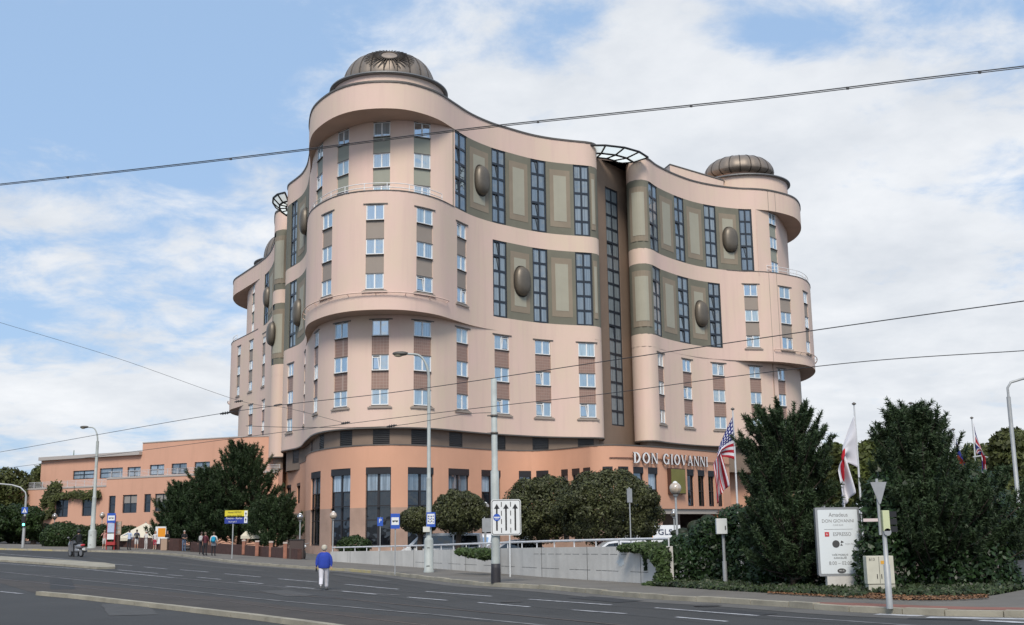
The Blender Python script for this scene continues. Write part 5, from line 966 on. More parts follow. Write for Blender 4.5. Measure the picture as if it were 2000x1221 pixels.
# ================================================================ flags
def flagmat(name, kind):
    m = bpy.data.materials.new(name); m.use_nodes = True; t = m.node_tree; L = t.links; b = t.nodes['Principled BSDF']; b.inputs['Roughness'].default_value = .8
    uv = t.nodes.new('ShaderNodeUVMap'); sp = t.nodes.new('ShaderNodeSeparateXYZ'); L.new(uv.outputs[0], sp.inputs[0])
    def mt(op, a, b_=None, c=None):
        n = t.nodes.new('ShaderNodeMath'); n.operation = op
        for i, v in enumerate((a, b_, c)):
            if v is None: continue
            if isinstance(v, (int, float)): n.inputs[i].default_value = v
            else: L.new(v, n.inputs[i])
        return n.outputs[0]
    def mixc(f, A, B):
        n = t.nodes.new('ShaderNodeMix'); n.data_type = 'RGBA'; L.new(f, n.inputs['Factor'])
        for nm, v in (('A', A), ('B', B)):
            if isinstance(v, tuple): n.inputs[nm].default_value = v+(1,)
            else: L.new(v, n.inputs[nm])
        return n.outputs['Result']
    U, V = sp.outputs[0], sp.outputs[1]; red, white, blue = (.50, .02, .04), (.78, .77, .80), (.03, .035, .20)
    if kind == 'stripes':
        st = mt('LESS_THAN', mt('MODULO', mt('MULTIPLY', V, 13), 2), 1); c = mixc(st, white, red)
        can = mt('MULTIPLY', mt('LESS_THAN', U, .4), mt('GREATER_THAN', V, 6/13))
        fu, fv = mt('SUBTRACT', mt('FRACT', mt('MULTIPLY', U, 15)), .5), mt('SUBTRACT', mt('FRACT', mt('MULTIPLY', V, 10)), .5)
        star = mt('LESS_THAN', mt('ADD', mt('MULTIPLY', fu, fu), mt('MULTIPLY', fv, fv)), .09); c = mixc(can, c, mixc(star, blue, white))
    elif kind == 'disc':
        a, b_ = mt('MULTIPLY', mt('SUBTRACT', U, .5), 1.5), mt('SUBTRACT', V, .5); c = mixc(mt('LESS_THAN', mt('ADD', mt('MULTIPLY', a, a), mt('MULTIPLY', b_, b_)), .09), white, (.6, .015, .03))
    elif kind == 'union':
        x, y = mt('ABSOLUTE', mt('SUBTRACT', U, .5)), mt('ABSOLUTE', mt('SUBTRACT', V, .5)); d = mt('ABSOLUTE', mt('SUBTRACT', x, y)); cr_ = mt('MINIMUM', x, y)
        c = mixc(mt('LESS_THAN', d, .1), blue, white); c = mixc(mt('LESS_THAN', d, .035), c, red); c = mixc(mt('LESS_THAN', cr_, .16), c, white); c = mixc(mt('LESS_THAN', cr_, .09), c, red)
    elif kind == 'bluered': c = mixc(mt('LESS_THAN', V, .35), (.03, .04, .30), (.5, .06, .03))
    else: c = mixc(mt('LESS_THAN', V, -1), (.02, .025, .09), blue)
    L.new(c, b.inputs['Base Color'])
    tr = t.nodes.new('ShaderNodeBsdfTranslucent'); L.new(c, tr.inputs[0]); ms = t.nodes.new('ShaderNodeMixShader'); ms.inputs[0].default_value = .35; L.new(b.outputs[0], ms.inputs[1]); L.new(tr.outputs[0], ms.inputs[2]); L.new(ms.outputs[0], t.nodes['Material Output'].inputs[0]); return m
def flag(px, Y, ytop, fl_top, hoist, fly, kind, flabel, plabel, side=-1, amp=.09, spread=.30, pole_r=.06):
    z0 = g(*at(px, Y, 0).xy); zt_ = zat(px, ytop, Y); bx = at(px, Y, zt_).x; b = Vector((bx, Y, z0)); e = empty('flagpole', b, 0, plabel, 'flagpole', 'white flagpoles before the hotel'); m = MB(); m.tube([b, (bx, Y, zt_)], [pole_r, pole_r*.6], 8); m.build('pole', mat('pole_paint', (.55, .56, .57), .4), e)
    m = MB(); m.lathe((bx, Y, zt_), [(.04, 0), (.1, .03), (.1, .07), (.02, .12), (.0, .13)], 10); m.build('finial', LEDGE, e)
    zf = zat(px, fl_top, Y); nu, nv = 36, 18; vs, uv = [], []
    for j in range(nv+1):
        for i in range(nu+1):
            u, v = i/nu, j/nv; s = u*fly
            fold = amp*sin(v*7+u*5)*(.2+u)+amp*.9*sin(v*15-u*4+1)*u; w_ = min(1, s/1.1)
            x = bx+side*(.05+spread*min(s, 1.5)*(1-.35*v)+.10*fold-.42*spread*max(0, s-1.5)*v*.5); dn = s*(.93-.25*(1-v)*(1-w_))
            z = zf-hoist*(1-v)*(1-.55*w_)-dn; y = Y-.12+fold*1.4+.06*sin(u*9)
            vs.append((x, y, z)); uv.append((u, v))
    fm = MB(); fm.add(vs, [(j*(nu+1)+i, j*(nu+1)+i+1, (j+1)*(nu+1)+i+1, (j+1)*(nu+1)+i) for j in range(nv) for i in range(nu)], 0, True)
    o = fm.build('flag', flagmat('cloth_'+kind, kind), None, loc=(bx, Y, zf)); ul = o.data.uv_layers.new(name='UVMap')
    for lp in o.data.loops: ul.data[lp.index].uv = uv[lp.vertex_index]
    md = o.modifiers.new('thickness', 'SOLIDIFY'); md.thickness = .008
    tag(o, flabel, 'flag', 'flags hanging limp on poles'); return o
flag(1431, 56, 801, 815, 2.1, 3.55, 'stripes', 'red and white striped flag with starred blue canton hanging before the hotel', 'flagpole of the striped flag beside the hotel sign', amp=.20, spread=.70)
flag(1668, 52, 791, 812, 2.4, 3.7, 'disc', 'white flag with a red disc hanging above the cafe panel', 'flagpole behind the cafe panel, carrying the white flag', amp=.18, spread=.60)
flag(1778, 55, 790, 800, 1.2, 2.0, 'navy', 'dark navy flag partly hidden by the tip of the ivy pine', 'flagpole whose tip shows above the ivy-covered pine', amp=.08, spread=.1)
flag(1862, 60, 841, 850, 1.5, 2.2, 'bluered', 'blue and red flag drooping right of the ivy pine top', 'short flagpole of the blue and red flag', side=1, amp=.12, spread=.3)
flag(1898, 66, 818, 828, 1.8, 3.4, 'union', 'blue flag with red and white crosses hanging at the right', 'flagpole of the crossed red, white and blue flag', side=1, amp=.12, spread=.3)
# ================================================================ overhead wires
WIRE = mat('wire_dark', (.03, .03, .032), .6)
def wire(pts, label, r=.02, name='overhead_wire', clips=0, twist=False):
    P = [at(x, Y, 5) for x, y, Y in pts]; Q = []
    for (x, y, Y) in pts: d = ray(x, y); Q.append(Vector((d.x*Y/d.y, Y, CAMH+d.z*Y/d.y)))
    e = empty(name, Q[0], 0, label, 'wire', 'overhead wires') if clips else None
    cv = []
    for i in range(len(Q)-1):
        a, b = Q[max(0, i-1)], Q[i]; c, d = Q[i+1], Q[min(len(Q)-1, i+2)]
        for k in range(10): t = k/10; cv.append(.5*((2*b)+(c-a)*t+(2*a-5*b+4*c-d)*t*t+(3*b-a-3*c+d)*t**3))
    cv.append(Q[-1]); m = MB()
    if twist: m.tube([p+Vector((0, 0, .014)) for p in cv], r, 6); m.tube([p-Vector((0, 0, .009)) for p in cv], r*.8, 6)
    else: m.tube(cv, r, 6)
    if not clips: return tag(m.build(name, WIRE, None, loc=Q[0]), label, 'wire', 'overhead wires')
    m.build('cable', WIRE, e); m = MB()
    for k in range(clips): p = cv[int((k+.5)/clips*(len(cv)-1))]; m.box(p, (.035, .025, .035))
    m.build('clip', WIRE, e); return e
wire([(-60, 368, 20), (0, 361, 19.6), (300, 328, 18.2), (600, 292.5, 17.2), (900, 254.5, 16.2), (1200, 222.5, 15.6), (1500, 191, 15), (1800, 154.5, 14.4), (2000, 131, 14), (2080, 120, 14)], 'thick twin cable with small clips crossing the sky above the dome level', .008, clips=9, twist=True)
wire([(-60, 890, 70), (0, 883, 66), (430, 808, 48), (780, 765, 39), (1200, 703, 31.5), (1620, 641, 27), (2000, 588, 24), (2080, 577, 23)], 'upper contact wire running across the middle windows of the hotel', .012)
wire([(-60, 922, 85), (0, 916, 80), (560, 843, 55), (900, 801, 45), (1184, 769, 40), (1420, 737, 36), (1700, 705, 33), (2000, 685, 31), (2080, 678, 30.5)], 'lower contact wire running across the hotel just above the brown storey', .012)
wire([(-40, 617, 62), (0, 630, 62), (230, 700, 62), (465, 782, 62), (560, 797, 60), (675, 827, 56)], 'thin span wire dropping from the upper left corner of the sky', .010)
wire([(465, 786, 50), (440, 806, 49), (400, 836, 48), (330, 870, 47)], 'short stay wire below the insulators left of the hotel', .012) if False else None
wire([(480, 832, 50), (600, 835, 50), (765, 832, 49), (900, 810, 48.6), (964, 806, 48.4)], 'thin stay wire running from the tram mast to the left', .012)
INS = MB
for x, y, Y, lb_ in ((466, 784, 61, 'insulator where the thin span wire meets the left edge of the hotel'), (543, 791, 61, 'insulator on the span wire over the rounded pillar of the left slot'), (675, 826, 56, 'insulator at the lower end of the thin span wire'), (765, 832, 49, 'insulator on the stay wire just left of the tall lamp post'), (440, 807, 48, 'leftmost insulator, on the upper contact wire against the sky')):
    d = ray(x, y); p = Vector((d.x*Y/d.y, Y, CAMH+d.z*Y/d.y)); m = MB(); m.tube([p-Vector((.22, 0, .03)), p+Vector((.22, 0, .03))], .035, 8)
    for k in (-1, 0, 1): m.ell(p+Vector((.1*k, 0, .013*k)), (.03, .07, .07), 8, 6)
    tag(m.build('wire_insulator', WIRE, None, loc=p), lb_, 'insulator', 'wire insulators')
# ================================================================ vegetation
def leafmat(name, col, isl=.35, trans=.25, rough=.55, var=.35, scale=.8): return mat(name, col, rough, var=var, scale=scale, island=isl, trans=trans, spec=.3)
def tri_mesh(name, V, m, parent, off, per=3):
    n = len(V)//per; me = bpy.data.meshes.new(name); V = np.asarray(V, dtype=np.float32)-np.array(off, dtype=np.float32)
    me.vertices.add(len(V)); me.vertices.foreach_set('co', V.ravel()); me.loops.add(n*per); me.loops.foreach_set('vertex_index', np.arange(n*per, dtype=np.int32))
    me.polygons.add(n); me.polygons.foreach_set('loop_start', np.arange(0, n*per, per, dtype=np.int32)); me.update(calc_edges=True); me.materials.append(m)
    o = bpy.data.objects.new(name, me); COL.objects.link(o)
    if parent is not None: o.parent = parent
    return o
def unit(n): v = RNG.normal(size=(n, 3)); return v/np.linalg.norm(v, axis=1)[:, None]
def leaves(P, nrm, size, jit=.7, fold=.25):
    """rhombic leaves (4 corners) around points P facing about nrm"""
    n = len(P); N_ = nrm+unit(n)*jit; N_ /= np.linalg.norm(N_, axis=1)[:, None]; t = np.cross(N_, unit(n)); t /= np.linalg.norm(t, axis=1)[:, None]; b = np.cross(N_, t)
    s = (size*(.6+.8*RNG.random(n)))[:, None]; q = np.stack([P-t*s, P+b*s*.5-N_*s*fold*.3, P+t*s, P-b*s*.5-N_*s*fold*.3], 1); return q.reshape(-1, 3)
def blob_points(blobs, n, shell=.78):
    """points near the skins of overlapping ellipsoids, hidden inner ones dropped"""
    B = np.array([b[:6] for b in blobs], float); vol = (B[:, 3]*B[:, 4]+B[:, 4]*B[:, 5]+B[:, 3]*B[:, 5]); k = RNG.choice(len(B), n, p=vol/vol.sum()); d = unit(n); r = shell+(1.11-shell)*RNG.random(n)**1.25
    P = B[k, :3]+d*B[k, 3:6]*r[:, None]; N_ = d/B[k, 3:6]; N_ /= np.linalg.norm(N_, axis=1)[:, None]; keep = np.ones(n, bool)
    for i, b in enumerate(B): q = (((P-b[:3])/b[3:6])**2).sum(1); keep &= ~((q < shell**2*.8) & (k != i))
    return P[keep], N_[keep]
def lumpy(cx_, cy_, cz_, rx, ry, rz, n, rs, seed=0, zlo=-.4):
    r = random.Random(seed); o = []
    for _ in range(n):
        a = r.uniform(0, 2*pi); z = r.uniform(zlo, 1); q = sqrt(max(0, 1-z*z))*r.uniform(.72, 1.0); s = rs*r.uniform(.7, 1.3); o.append((cx_+rx*q*cos(a), cy_+ry*q*sin(a), cz_+rz*z*.88, s, s, s*.85))
    return o
DEEP = leafmat('core_shade_leaf', (.020, .030, .012), isl=.2, trans=0)  # darker than the leaves: the shade inside the crowns is put into this colour
def core(blobs, parent, k=.80, name='light_block_core', m=None):  # solid ellipsoids added inside the leaves to block light
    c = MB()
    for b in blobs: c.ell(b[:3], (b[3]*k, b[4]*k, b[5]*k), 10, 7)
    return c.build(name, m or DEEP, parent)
BARK = mat('bark', (.075, .055, .042), .95, var=.5, scale=4, bump=.8, bscale=15)
def broad_tree(name, base, blobs, n, size, m, label, cat='tree', group=None, trunk_r=.14, trunk=True, ttop=None, inner=True, multi=0):
    e = empty(name, base, 0, label, cat, group); P, N_ = blob_points(blobs, n); cr_ = tri_mesh('crown', leaves(P, N_, size), m, e, base, 4)
    if inner: core(blobs, cr_, .78).name = 'light_block_core'
    if trunk:
        c = np.mean([b[:3] for b in blobs], 0); t = MB(); zt_ = ttop or c[2]; t.tube([base, (base[0]*.7+c[0]*.3, base[1]*.7+c[1]*.3, base[2]+(zt_-base[2])*.5), (c[0], c[1], zt_)], [trunk_r*1.3, trunk_r, trunk_r*.7], 8)
        for b in blobs[:7]: t.tube([(c[0]*.6+base[0]*.4, c[1]*.6+base[1]*.4, base[2]+(zt_-base[2])*.6), tuple((c[i]*.4+b[i]*.6) for i in range(3)), b[:3]], [trunk_r*.5, trunk_r*.35, trunk_r*.15], 5)
        t.build('trunk', BARK, e)
    return e
# --- pines: whorls of upswept branches carrying needle tufts
def pine(name, base, H, R, label, m, seed, tufts=900, needle=.26, per=26, shape=.8, zmin=.08, lean=(0, 0), cut=None, extra=(), group=None, nrm_up=.75, dense=1.0, prof=None):
    r = random.Random(seed); e = empty(name, base, 0, label, 'pine tree', group); bz = base[2]; T = []; br = MB()
    br.tube([base, (base[0]+lean[0]*.4, base[1]+lean[1]*.4, bz+H*.45), (base[0]+lean[0], base[1]+lean[1], bz+H*.97)], [R*.055+.05, R*.035+.03, .02], 8)
    nb = int(tufts/13)
    for k in range(nb):
        f = zmin+(1-zmin)*(k/nb)**1.05*.97; z0 = bz+H*f; Lb = R*((1-f)**shape*1.0+.10)*r.uniform(.72, 1.12)
        if prof: Lb = R*prof(f)*r.uniform(.62, 1.14)
        a = k*2.399+r.uniform(-.3, .3); rise = r.uniform(.15, .5)+f*.5
        ca, sa = cos(a), sin(a); ox, oy = base[0]+lean[0]*f, base[1]+lean[1]*f; pts = []
        for q in range(5): s = q/4; pts.append((ox+ca*Lb*s, oy+sa*Lb*s, z0+Lb*rise*s*s-.1*Lb*s*(1-s)))
        if cut and cut(*pts[-1]): continue
        br.tube(pts, [.035, .03, .022, .016, .01], 5)
        nt_ = max(3, int(6.5*dense*(Lb/R+.25)))
        for j in range(nt_):
            s = r.uniform(.22, 1.0)**.65; w_ = (1-s)*.34*Lb+.14*Lb*.5; off = r.uniform(-1, 1)*w_; bx_, by_, bz_ = ox+ca*Lb*s-sa*off, oy+sa*Lb*s+ca*off, z0+Lb*rise*s*s+r.uniform(-.05, .1)*Lb*.35+abs(off)*.2
            dx, dy, dz = ca*.45-sa*off*.5, sa*.45+ca*off*.5, nrm_up+r.uniform(-.15, .5); q_ = sqrt(dx*dx+dy*dy+dz*dz); fl = needle*r.uniform(.8, 1.4)
            for k_ in range(3): T.append(((bx_+dx/q_*fl*k_, by_+dy/q_*fl*k_, bz_+dz/q_*fl*k_), (dx, dy, dz)))
    for c, d in extra: T.append((c, d))
    T.append(((base[0]+lean[0], base[1]+lean[1], bz+H), (0, 0, 1)))
    C = np.array([t[0] for t in T]); D = np.array([t[1] for t in T]); D /= np.linalg.norm(D, axis=1)[:, None]; n = len(C)*per
    C = np.repeat(C, per, 0); D = np.repeat(D, per, 0); u = unit(n); sp = RNG.random((n, 1)); dirs = D*(.35+.6*sp)+u*.9; dirs /= np.linalg.norm(dirs, axis=1)[:, None]
    st = C+D*(RNG.random((n, 1))-.5)*needle*1.3; ln = needle*(.65+.6*RNG.random((n, 1))); side = np.cross(dirs, unit(n)); side /= np.linalg.norm(side, axis=1)[:, None]; w_ = needle*.11
    V = np.stack([st-side*w_, st+side*w_, st+dirs*ln+side*w_*.35, st+dirs*ln-side*w_*.35], 1).reshape(-1, 3)
    tri_mesh('crown', V, m, e, base, 4); br.build('trunk', BARK, e); return e
PN = leafmat('pine_needle', (.046, .078, .032), isl=.5, trans=.12, var=.45, scale=.5, rough=.5)
PN2 = leafmat('dark_pine_needle', (.048, .078, .034), isl=.5, trans=.12, var=.4, scale=.5)
IVY = leafmat('ivy_leaf', (.026, .052, .018), isl=.5, trans=.12, var=.4, scale=1.2, rough=.4)
IVY2 = leafmat('ground_ivy_leaf', (.040, .060, .022), isl=.5, trans=.15, var=.55, scale=1.5, rough=.45)
HEDGE = leafmat('hedge_leaf', (.030, .055, .014), isl=.4, trans=.15, var=.4, scale=.5)
BRN = leafmat('bronze_green_leaf', (.076, .083, .032), isl=.6, trans=.18, var=.45, scale=.9, rough=.5)
GRN = leafmat('back_tree_leaf', (.11, .135, .035), isl=.45, trans=.3, var=.4, scale=.35)
GRN2 = leafmat('olive_tree_leaf', (.095, .11, .034), isl=.45, trans=.3, var=.45, scale=.3)
def P3(px, Y, py): d = ray(px, py); return (d.x*Y/d.y, Y, CAMH+d.z*Y/d.y)
def gz(px, Y): q = at(px, Y, 0); return (q.x, Y, g(q.x, Y)+.1)
# right pine before the flag mast
X1_ = [at(1447, 36, 4).x, at(1650, 36, 4).x]
b = gz(1552, 36); Hh = (P3(1552, 36, 806)[2]-b[2])*.94
pine('pine_tree', b, Hh, 1.5, 'tall dark pine between the striped flag and the cafe panel', PN2, 3, 2600, .125, 34, .62, .05, dense=1.15, cut=lambda x, y, z: x < X1_[0] or x > X1_[1], prof=lambda f: max(.14, 1-max(0, (f-.42)/.60)**2)**.5)
X0_ = [at(1866, 34, 4).x, at(1704, 34, 4).x]
# big ivy-grown pine at the right
b = gz(1840, 34); Hh = (P3(1800, 34, 790)[2]-b[2])*.94
pine('pine_tree', b, Hh, 2.35, 'broad dark pine overgrown with ivy behind the traffic signal', PN2, 8, 3600, .135, 34, .5, .06, lean=(-.6, 0), dense=1.15, cut=lambda x, y, z: (z > 3.75 and x > X0_[0]) or x < X0_[1], prof=lambda f: 1.0 if f < .42 else 1-.52*(f-.42)/.22 if f < .64 else .48-.14*(f-.64)/.2 if f < .84 else .34-.22*(f-.84)/.16)
def ivy_mass(name, blobs, n, size, label, m=IVY, cat='ivy', kind=None, shell=.8):
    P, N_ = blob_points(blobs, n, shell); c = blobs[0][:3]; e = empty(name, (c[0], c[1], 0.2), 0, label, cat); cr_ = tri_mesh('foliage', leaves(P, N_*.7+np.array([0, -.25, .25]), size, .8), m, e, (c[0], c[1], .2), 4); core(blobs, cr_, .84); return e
X = lambda px, Y: at(px, Y, 1).x
ivy_mass('ivy_mound', [(X(1740, 33), 33.6, .9, .8, .9, 1.6), (X(1800, 33), 34.2, 1.5, 1.1, 1.1, 2.1), (X(1880, 33), 33.6, 1.3, 1.1, 1.2, 1.9), (X(1925, 33), 33.2, .6, .9, 1.1, 1.2), (X(1955, 33), 33.0, .35, .55, .9, .75), (X(1845, 33), 34, 2.9, 1.0, 1.1, 1.3), (X(1765, 33), 33.6, 2.6, .8, .9, 1.2), (X(1915, 34), 34.2, 2.4, 1.0, 1.0, 1.1), (X(1935, 34), 34.6, 2.5, .95, 1.0, 1.3), (X(1890, 34), 34.4, 3.0, .8, .8, .9), (X(1955, 33), 33.6, 1.4, .6, .8, 1.1)], 34000, .085, 'mound of ivy smothering the broad pine down to the pavement at the right')
# ivy hedge running down from the concrete wall
ivy_mass('ivy_hedge', [(X(1335, 40.5), 41.0, .75, .8, .7, .95), (X(1380, 40.3), 40.9, .9, .9, .8, 1.1), (X(1430, 40), 40.6, 1.1, .9, .9, 1.25), (X(1480, 39), 39.4, 1.0, .9, .9, 1.3), (X(1530, 37), 37.4, .9, 1.0, .9, 1.2), (X(1590, 36), 36.4, .9, .9, .8, 1.3), (X(1400, 40), 40.6, 1.9, .8, .7, .6), (X(1450, 39.5), 40, 2.2, .8, .7, .7), (X(1345, 41), 41.4, 1.5, .7, .6, .45), (X(1312, 41.5), 41.5, 1.5, .45, .45, .28)], 30000, .085, 'tall ivy hedge spilling from the end of the concrete wall under the pine')
ivy_mass('ivy_hedge', [(X(930, 53), 53.2, 1.13, .55, .35, .20), (X(905, 54), 54.2, 1.18, .4, .3, .16), (X(948, 52.5), 52.3, 1.1, .45, .3, .24)], 3200, .085, 'small ivy clump draped over the wall top left of the mast', m=leafmat('fresh_ivy_leaf', (.06, .095, .03), isl=.5, trans=.2))
def onwall(px, z, o=.12): q = RC.p(RC.at(px, 1.3), o); return (q.x, q.y, z)
ivy_mass('ivy_hedge', [onwall(1245, 1.5, 0)+(.5, .3, .16), onwall(1262, 1.5, 0)+(.4, .3, .2), onwall(1222, 1.48, 0)+(.3, .25, .12), onwall(1282, 1.42)+(.42, .3, .28), onwall(1296, 1.25)+(.35, .28, .38), onwall(1301, .8)+(.22, .25, .45), onwall(1303, .4)+(.32, .3, .35), onwall(1290, .22, .3)+(.4, .3, .14)], 6500, .08, 'ivy clump with a hanging tendril over the right end of the concrete wall', m=MATS['fresh_ivy_leaf'])
s = RC.at(1263, .9); q = RC.p(s, .06); n = 260; zv = np.linspace(.72, 1.5, n); Pt = np.stack([q.x+.035*np.sin(zv*9)+RNG.normal(size=n)*.035, q.y+RNG.normal(size=n)*.02, zv], 1)
tag(tri_mesh('ivy_tendril', leaves(Pt, np.tile([0, -1, .2], (n, 1)), .05), IVY, None, (0, 0, 0), 4), 'thin ivy tendril hanging down the face of the concrete wall', 'ivy')
# ground cover strip
def ground_cover(name, A, B, n, size, m, h=.22):
    CA_, CB_ = Curve([tuple(p[:2]) for p in A]), Curve([tuple(p[:2]) for p in B]); t = RNG.random(n); k = RNG.random(n); P = []
    for a, b_ in zip(t, k): p = CA_.p(a*CA_.L).lerp(CB_.p(a*CB_.L), b_); P.append((p.x, p.y, g(p.x, p.y)+.14+h*random.random()*(.4+.6*abs(sin(a*37)+sin(a*91))*.5)))
    tag(tri_mesh(name, leaves(np.array(P), np.tile([0, -.4, .9], (n, 1)), size, .8), m, None, (0, 0, 0), 4), 'low ivy ground cover along the back of the pavement', 'ground cover', kind='stuff')
ground_cover('ground_ivy', [gp(x, y, .13) for x, y in ((1270, 1145), (1310, 1147), (1420, 1154), (1560, 1162), (1660, 1168), (1690, 1166))], [gp(x, y, .13) for x, y in ((1310, 1138), (1340, 1136), (1420, 1138), (1560, 1142), (1660, 1145), (1700, 1150))], 14000, .07, IVY2, .15)
ground_cover('ground_ivy', [gp(x, y, .13) for x, y in ((1690, 1160), (1760, 1166), (1850, 1167), (1930, 1163), (1990, 1152))], [gp(x, y, .13) for x, y in ((1690, 1145), (1760, 1146), (1850, 1145), (1930, 1140), (1975, 1138))], 7000, .07, IVY2, .18)
n = 5200; Pl = []; ca_, cb_ = Curve([tuple(gp(x, y, .13)[:2]) for x, y in ((1500, 1161), (1660, 1170), (1820, 1175), (1930, 1171))]), Curve([tuple(gp(x, y, .13)[:2]) for x, y in ((1500, 1152), (1660, 1158), (1820, 1160), (1930, 1160))])
for _ in range(n): a = random.random(); p = ca_.p(a*ca_.L).lerp(cb_.p(a*cb_.L), random.random()); Pl.append((p.x, p.y, g(p.x, p.y)+.165+.02*random.random()))
tag(tri_mesh('fallen_leaves', leaves(np.array(Pl), np.tile([0, 0, 1.], (n, 1)), .04, .4), mat('dry_leaf', (.20, .10, .045), .8, island=.5), None, (0, 0, 0), 4), 'brown fallen leaves on the soil behind the pavement', 'fallen leaves', kind='stuff')
# clipped round trees in the hotel yard
def round_tree(px, Y, x0, x1, y0, y1, label, seed, n=15000, nb=46, fl=.85):
    a, c = X(x0, Y), X(x1, Y); zt_, zb_ = P3(px, Y, y0)[2], P3(px, Y, y1)[2]; cx_, cz_ = (a+c)/2, (zt_+zb_)/2; rx, rz = (c-a)/2, (zt_-zb_)/2; bl = [(cx_, Y, cz_, rx*.90, rx*.78, rz*.88)]+lumpy(cx_, Y, cz_, rx*.93, rx*.8, rz*.93, int(nb*1.2), min(rx, rz)*.22, seed, -.7)
    base = (X(px, Y), Y, g(X(px, Y), Y)+.1); return broad_tree('round_tree', base, bl, int(n*2.1), .078, BRN, label, group='clipped round trees in the hotel yard', trunk_r=.16, ttop=cz_)
round_tree(818, 68, 776, 862, 988, 1044, 'smallest clipped round tree, left of the tall lamp post', 1, 9000, 34)
round_tree(893, 66, 840, 956, 957, 1048, 'round bronze-green tree between the tall lamp post and the mast', 2, 14000)
round_tree(1052, 64, 974, 1146, 930, 1066, 'wide round tree just right of the lane board', 3, 22000, 60)
round_tree(1190, 60, 1082, 1294, 916, 1072, 'largest clipped round tree, below the hotel name letters', 4, 28000, 70)
# dark bush under the tall windows
def bush(name, px, Y, x0, x1, y0, y1, label, seed, n, m=HEDGE, size=.09, cat='bush', boxy=False):
    a, c = X(x0, Y), X(x1, Y); zt_ = P3(px, Y, y0)[2]; zb_ = P3(px, Y, y1)[2]; cx_ = (a+c)/2; bl = [(cx_, Y, (zt_+zb_)/2-.1, (c-a)/2*.9, (c-a)*.28, (zt_-zb_)/2)]+lumpy(cx_, Y, (zt_+zb_)/2-.1, (c-a)/2*.85, (c-a)*.25, (zt_-zb_)/2*.9, 26, (zt_-zb_)*.2, seed, -.5)
    return broad_tree(name, (cx_, Y, g(cx_, Y)), bl, n, size, m, label, cat, trunk=False)
bush('bush', 690, 80, 655, 728, 1045, 1082, 'dark clipped bush under the second and third tall windows', 5, 6000)
# conifers left of the hotel
def pl(px, Y, ytop, R, label, seed, tufts, prof=None, nd=.25, lean=(0, 0), zmin=.04): b = gz(px, Y); return pine('pine_tree', b, P3(px, Y, ytop)[2]-b[2], R, label, PN, seed, tufts, nd, 26, .9, zmin, lean=lean, dense=1.3, prof=prof, group='dark pines before the annex')
cone = lambda k, c=.1: (lambda f: c+k*(1-f)**.85)
pl(468, 113, 878, 5.2, 'tallest dark pine, before the annex and behind the direction boards', 21, 2900, cone(.95))
pl(400, 112, 925, 4.6, 'middle pine of the dark group before the annex', 22, 1900, cone(.9))
pl(350, 111, 955, 3.2, 'leftmost low pine spreading towards the bus stop', 23, 1500, lambda f: .12+.9*(1-f)**.7)
pl(532, 108, 988, 3.0, 'rightmost small pine of the dark group, against the slot of the hotel', 24, 1100, lambda f: .2+.8*(1-f)**.6)
# hedge by the lamp and trees at the far left
def boxhedge(px0, px1, Y, ytop, label, n, dep=2.4, name='hedge', m=HEDGE, size=.12):
    a, c = X(px0, Y), X(px1, Y); zt_ = P3((px0+px1)/2, Y, ytop)[2]; z0 = g((a+c)/2, Y); k = int((c-a)/1.5)+1; bl = []
    for i in range(k):
        for j in range(2): bl.append((a+(c-a)*(i+.5)/k, Y+j*dep*.5, (z0+zt_)/2-.1+.15*sin(i*2.1+j), (c-a)/k*.85, dep*.42, (zt_-z0)/2+.12*sin(i*1.3+j)))
    return broad_tree(name, ((a+c)/2, Y, z0), bl, n, size, m, label, 'hedge', trunk=False)
boxhedge(88, 165, 112, 1023, 'rounded green hedge left of the second street lamp', 16000); boxhedge(160, 232, 116, 1027, 'lower green hedge behind the second street lamp', 9000); boxhedge(228, 262, 124, 1030, 'low hedge behind the bus stop crowd', 6000)
def back_tree(px, Y, x0, x1, y0, y1, label, seed, n, m, size=.3, nb=40, rs=.2, name='tree', group='trees around the hotel'):
    a, c = X(x0, Y), X(x1, Y); zt_, zb_ = P3(px, Y, y0)[2], P3(px, Y, y1)[2]; cx_, cz_ = (a+c)/2, (zt_+zb_)/2; rx, rz = (c-a)/2, (zt_-zb_)/2; bl = [(cx_, Y, cz_, rx*.62, rx*.6, rz*.7)]+lumpy(cx_, Y, cz_, rx*.85, rx*.8, rz*.92, nb, (rx+rz)*.5*rs*1.6, seed, -.8)
    return broad_tree(name, (X(px, Y), Y, g(X(px, Y), Y)), bl, n, size, m, label, 'tree', group, trunk_r=.25, ttop=cz_)
back_tree(30, 150, -60, 75, 920, 1045, 'leafy tree at the far left edge behind the crossing signal', 31, 16000, GRN2, .30, 44)
back_tree(90, 158, 40, 138, 908, 1040, 'green tree left of the annex terrace', 32, 15000, GRN2, .3, 44)
back_tree(20, 128, -40, 60, 985, 1062, 'dark low shrub tree behind the crossing signal', 33, 9000, HEDGE, .18, 36); back_tree(65, 126, 28, 92, 990, 1066, 'dark dense shrub at the left corner of the annex', 34, 8000, HEDGE, .18, 36)
back_tree(-20, 125, -60, 20, 1000, 1062, 'low dark shrub cut by the left picture edge', 35, 4000, HEDGE, .18, 20)
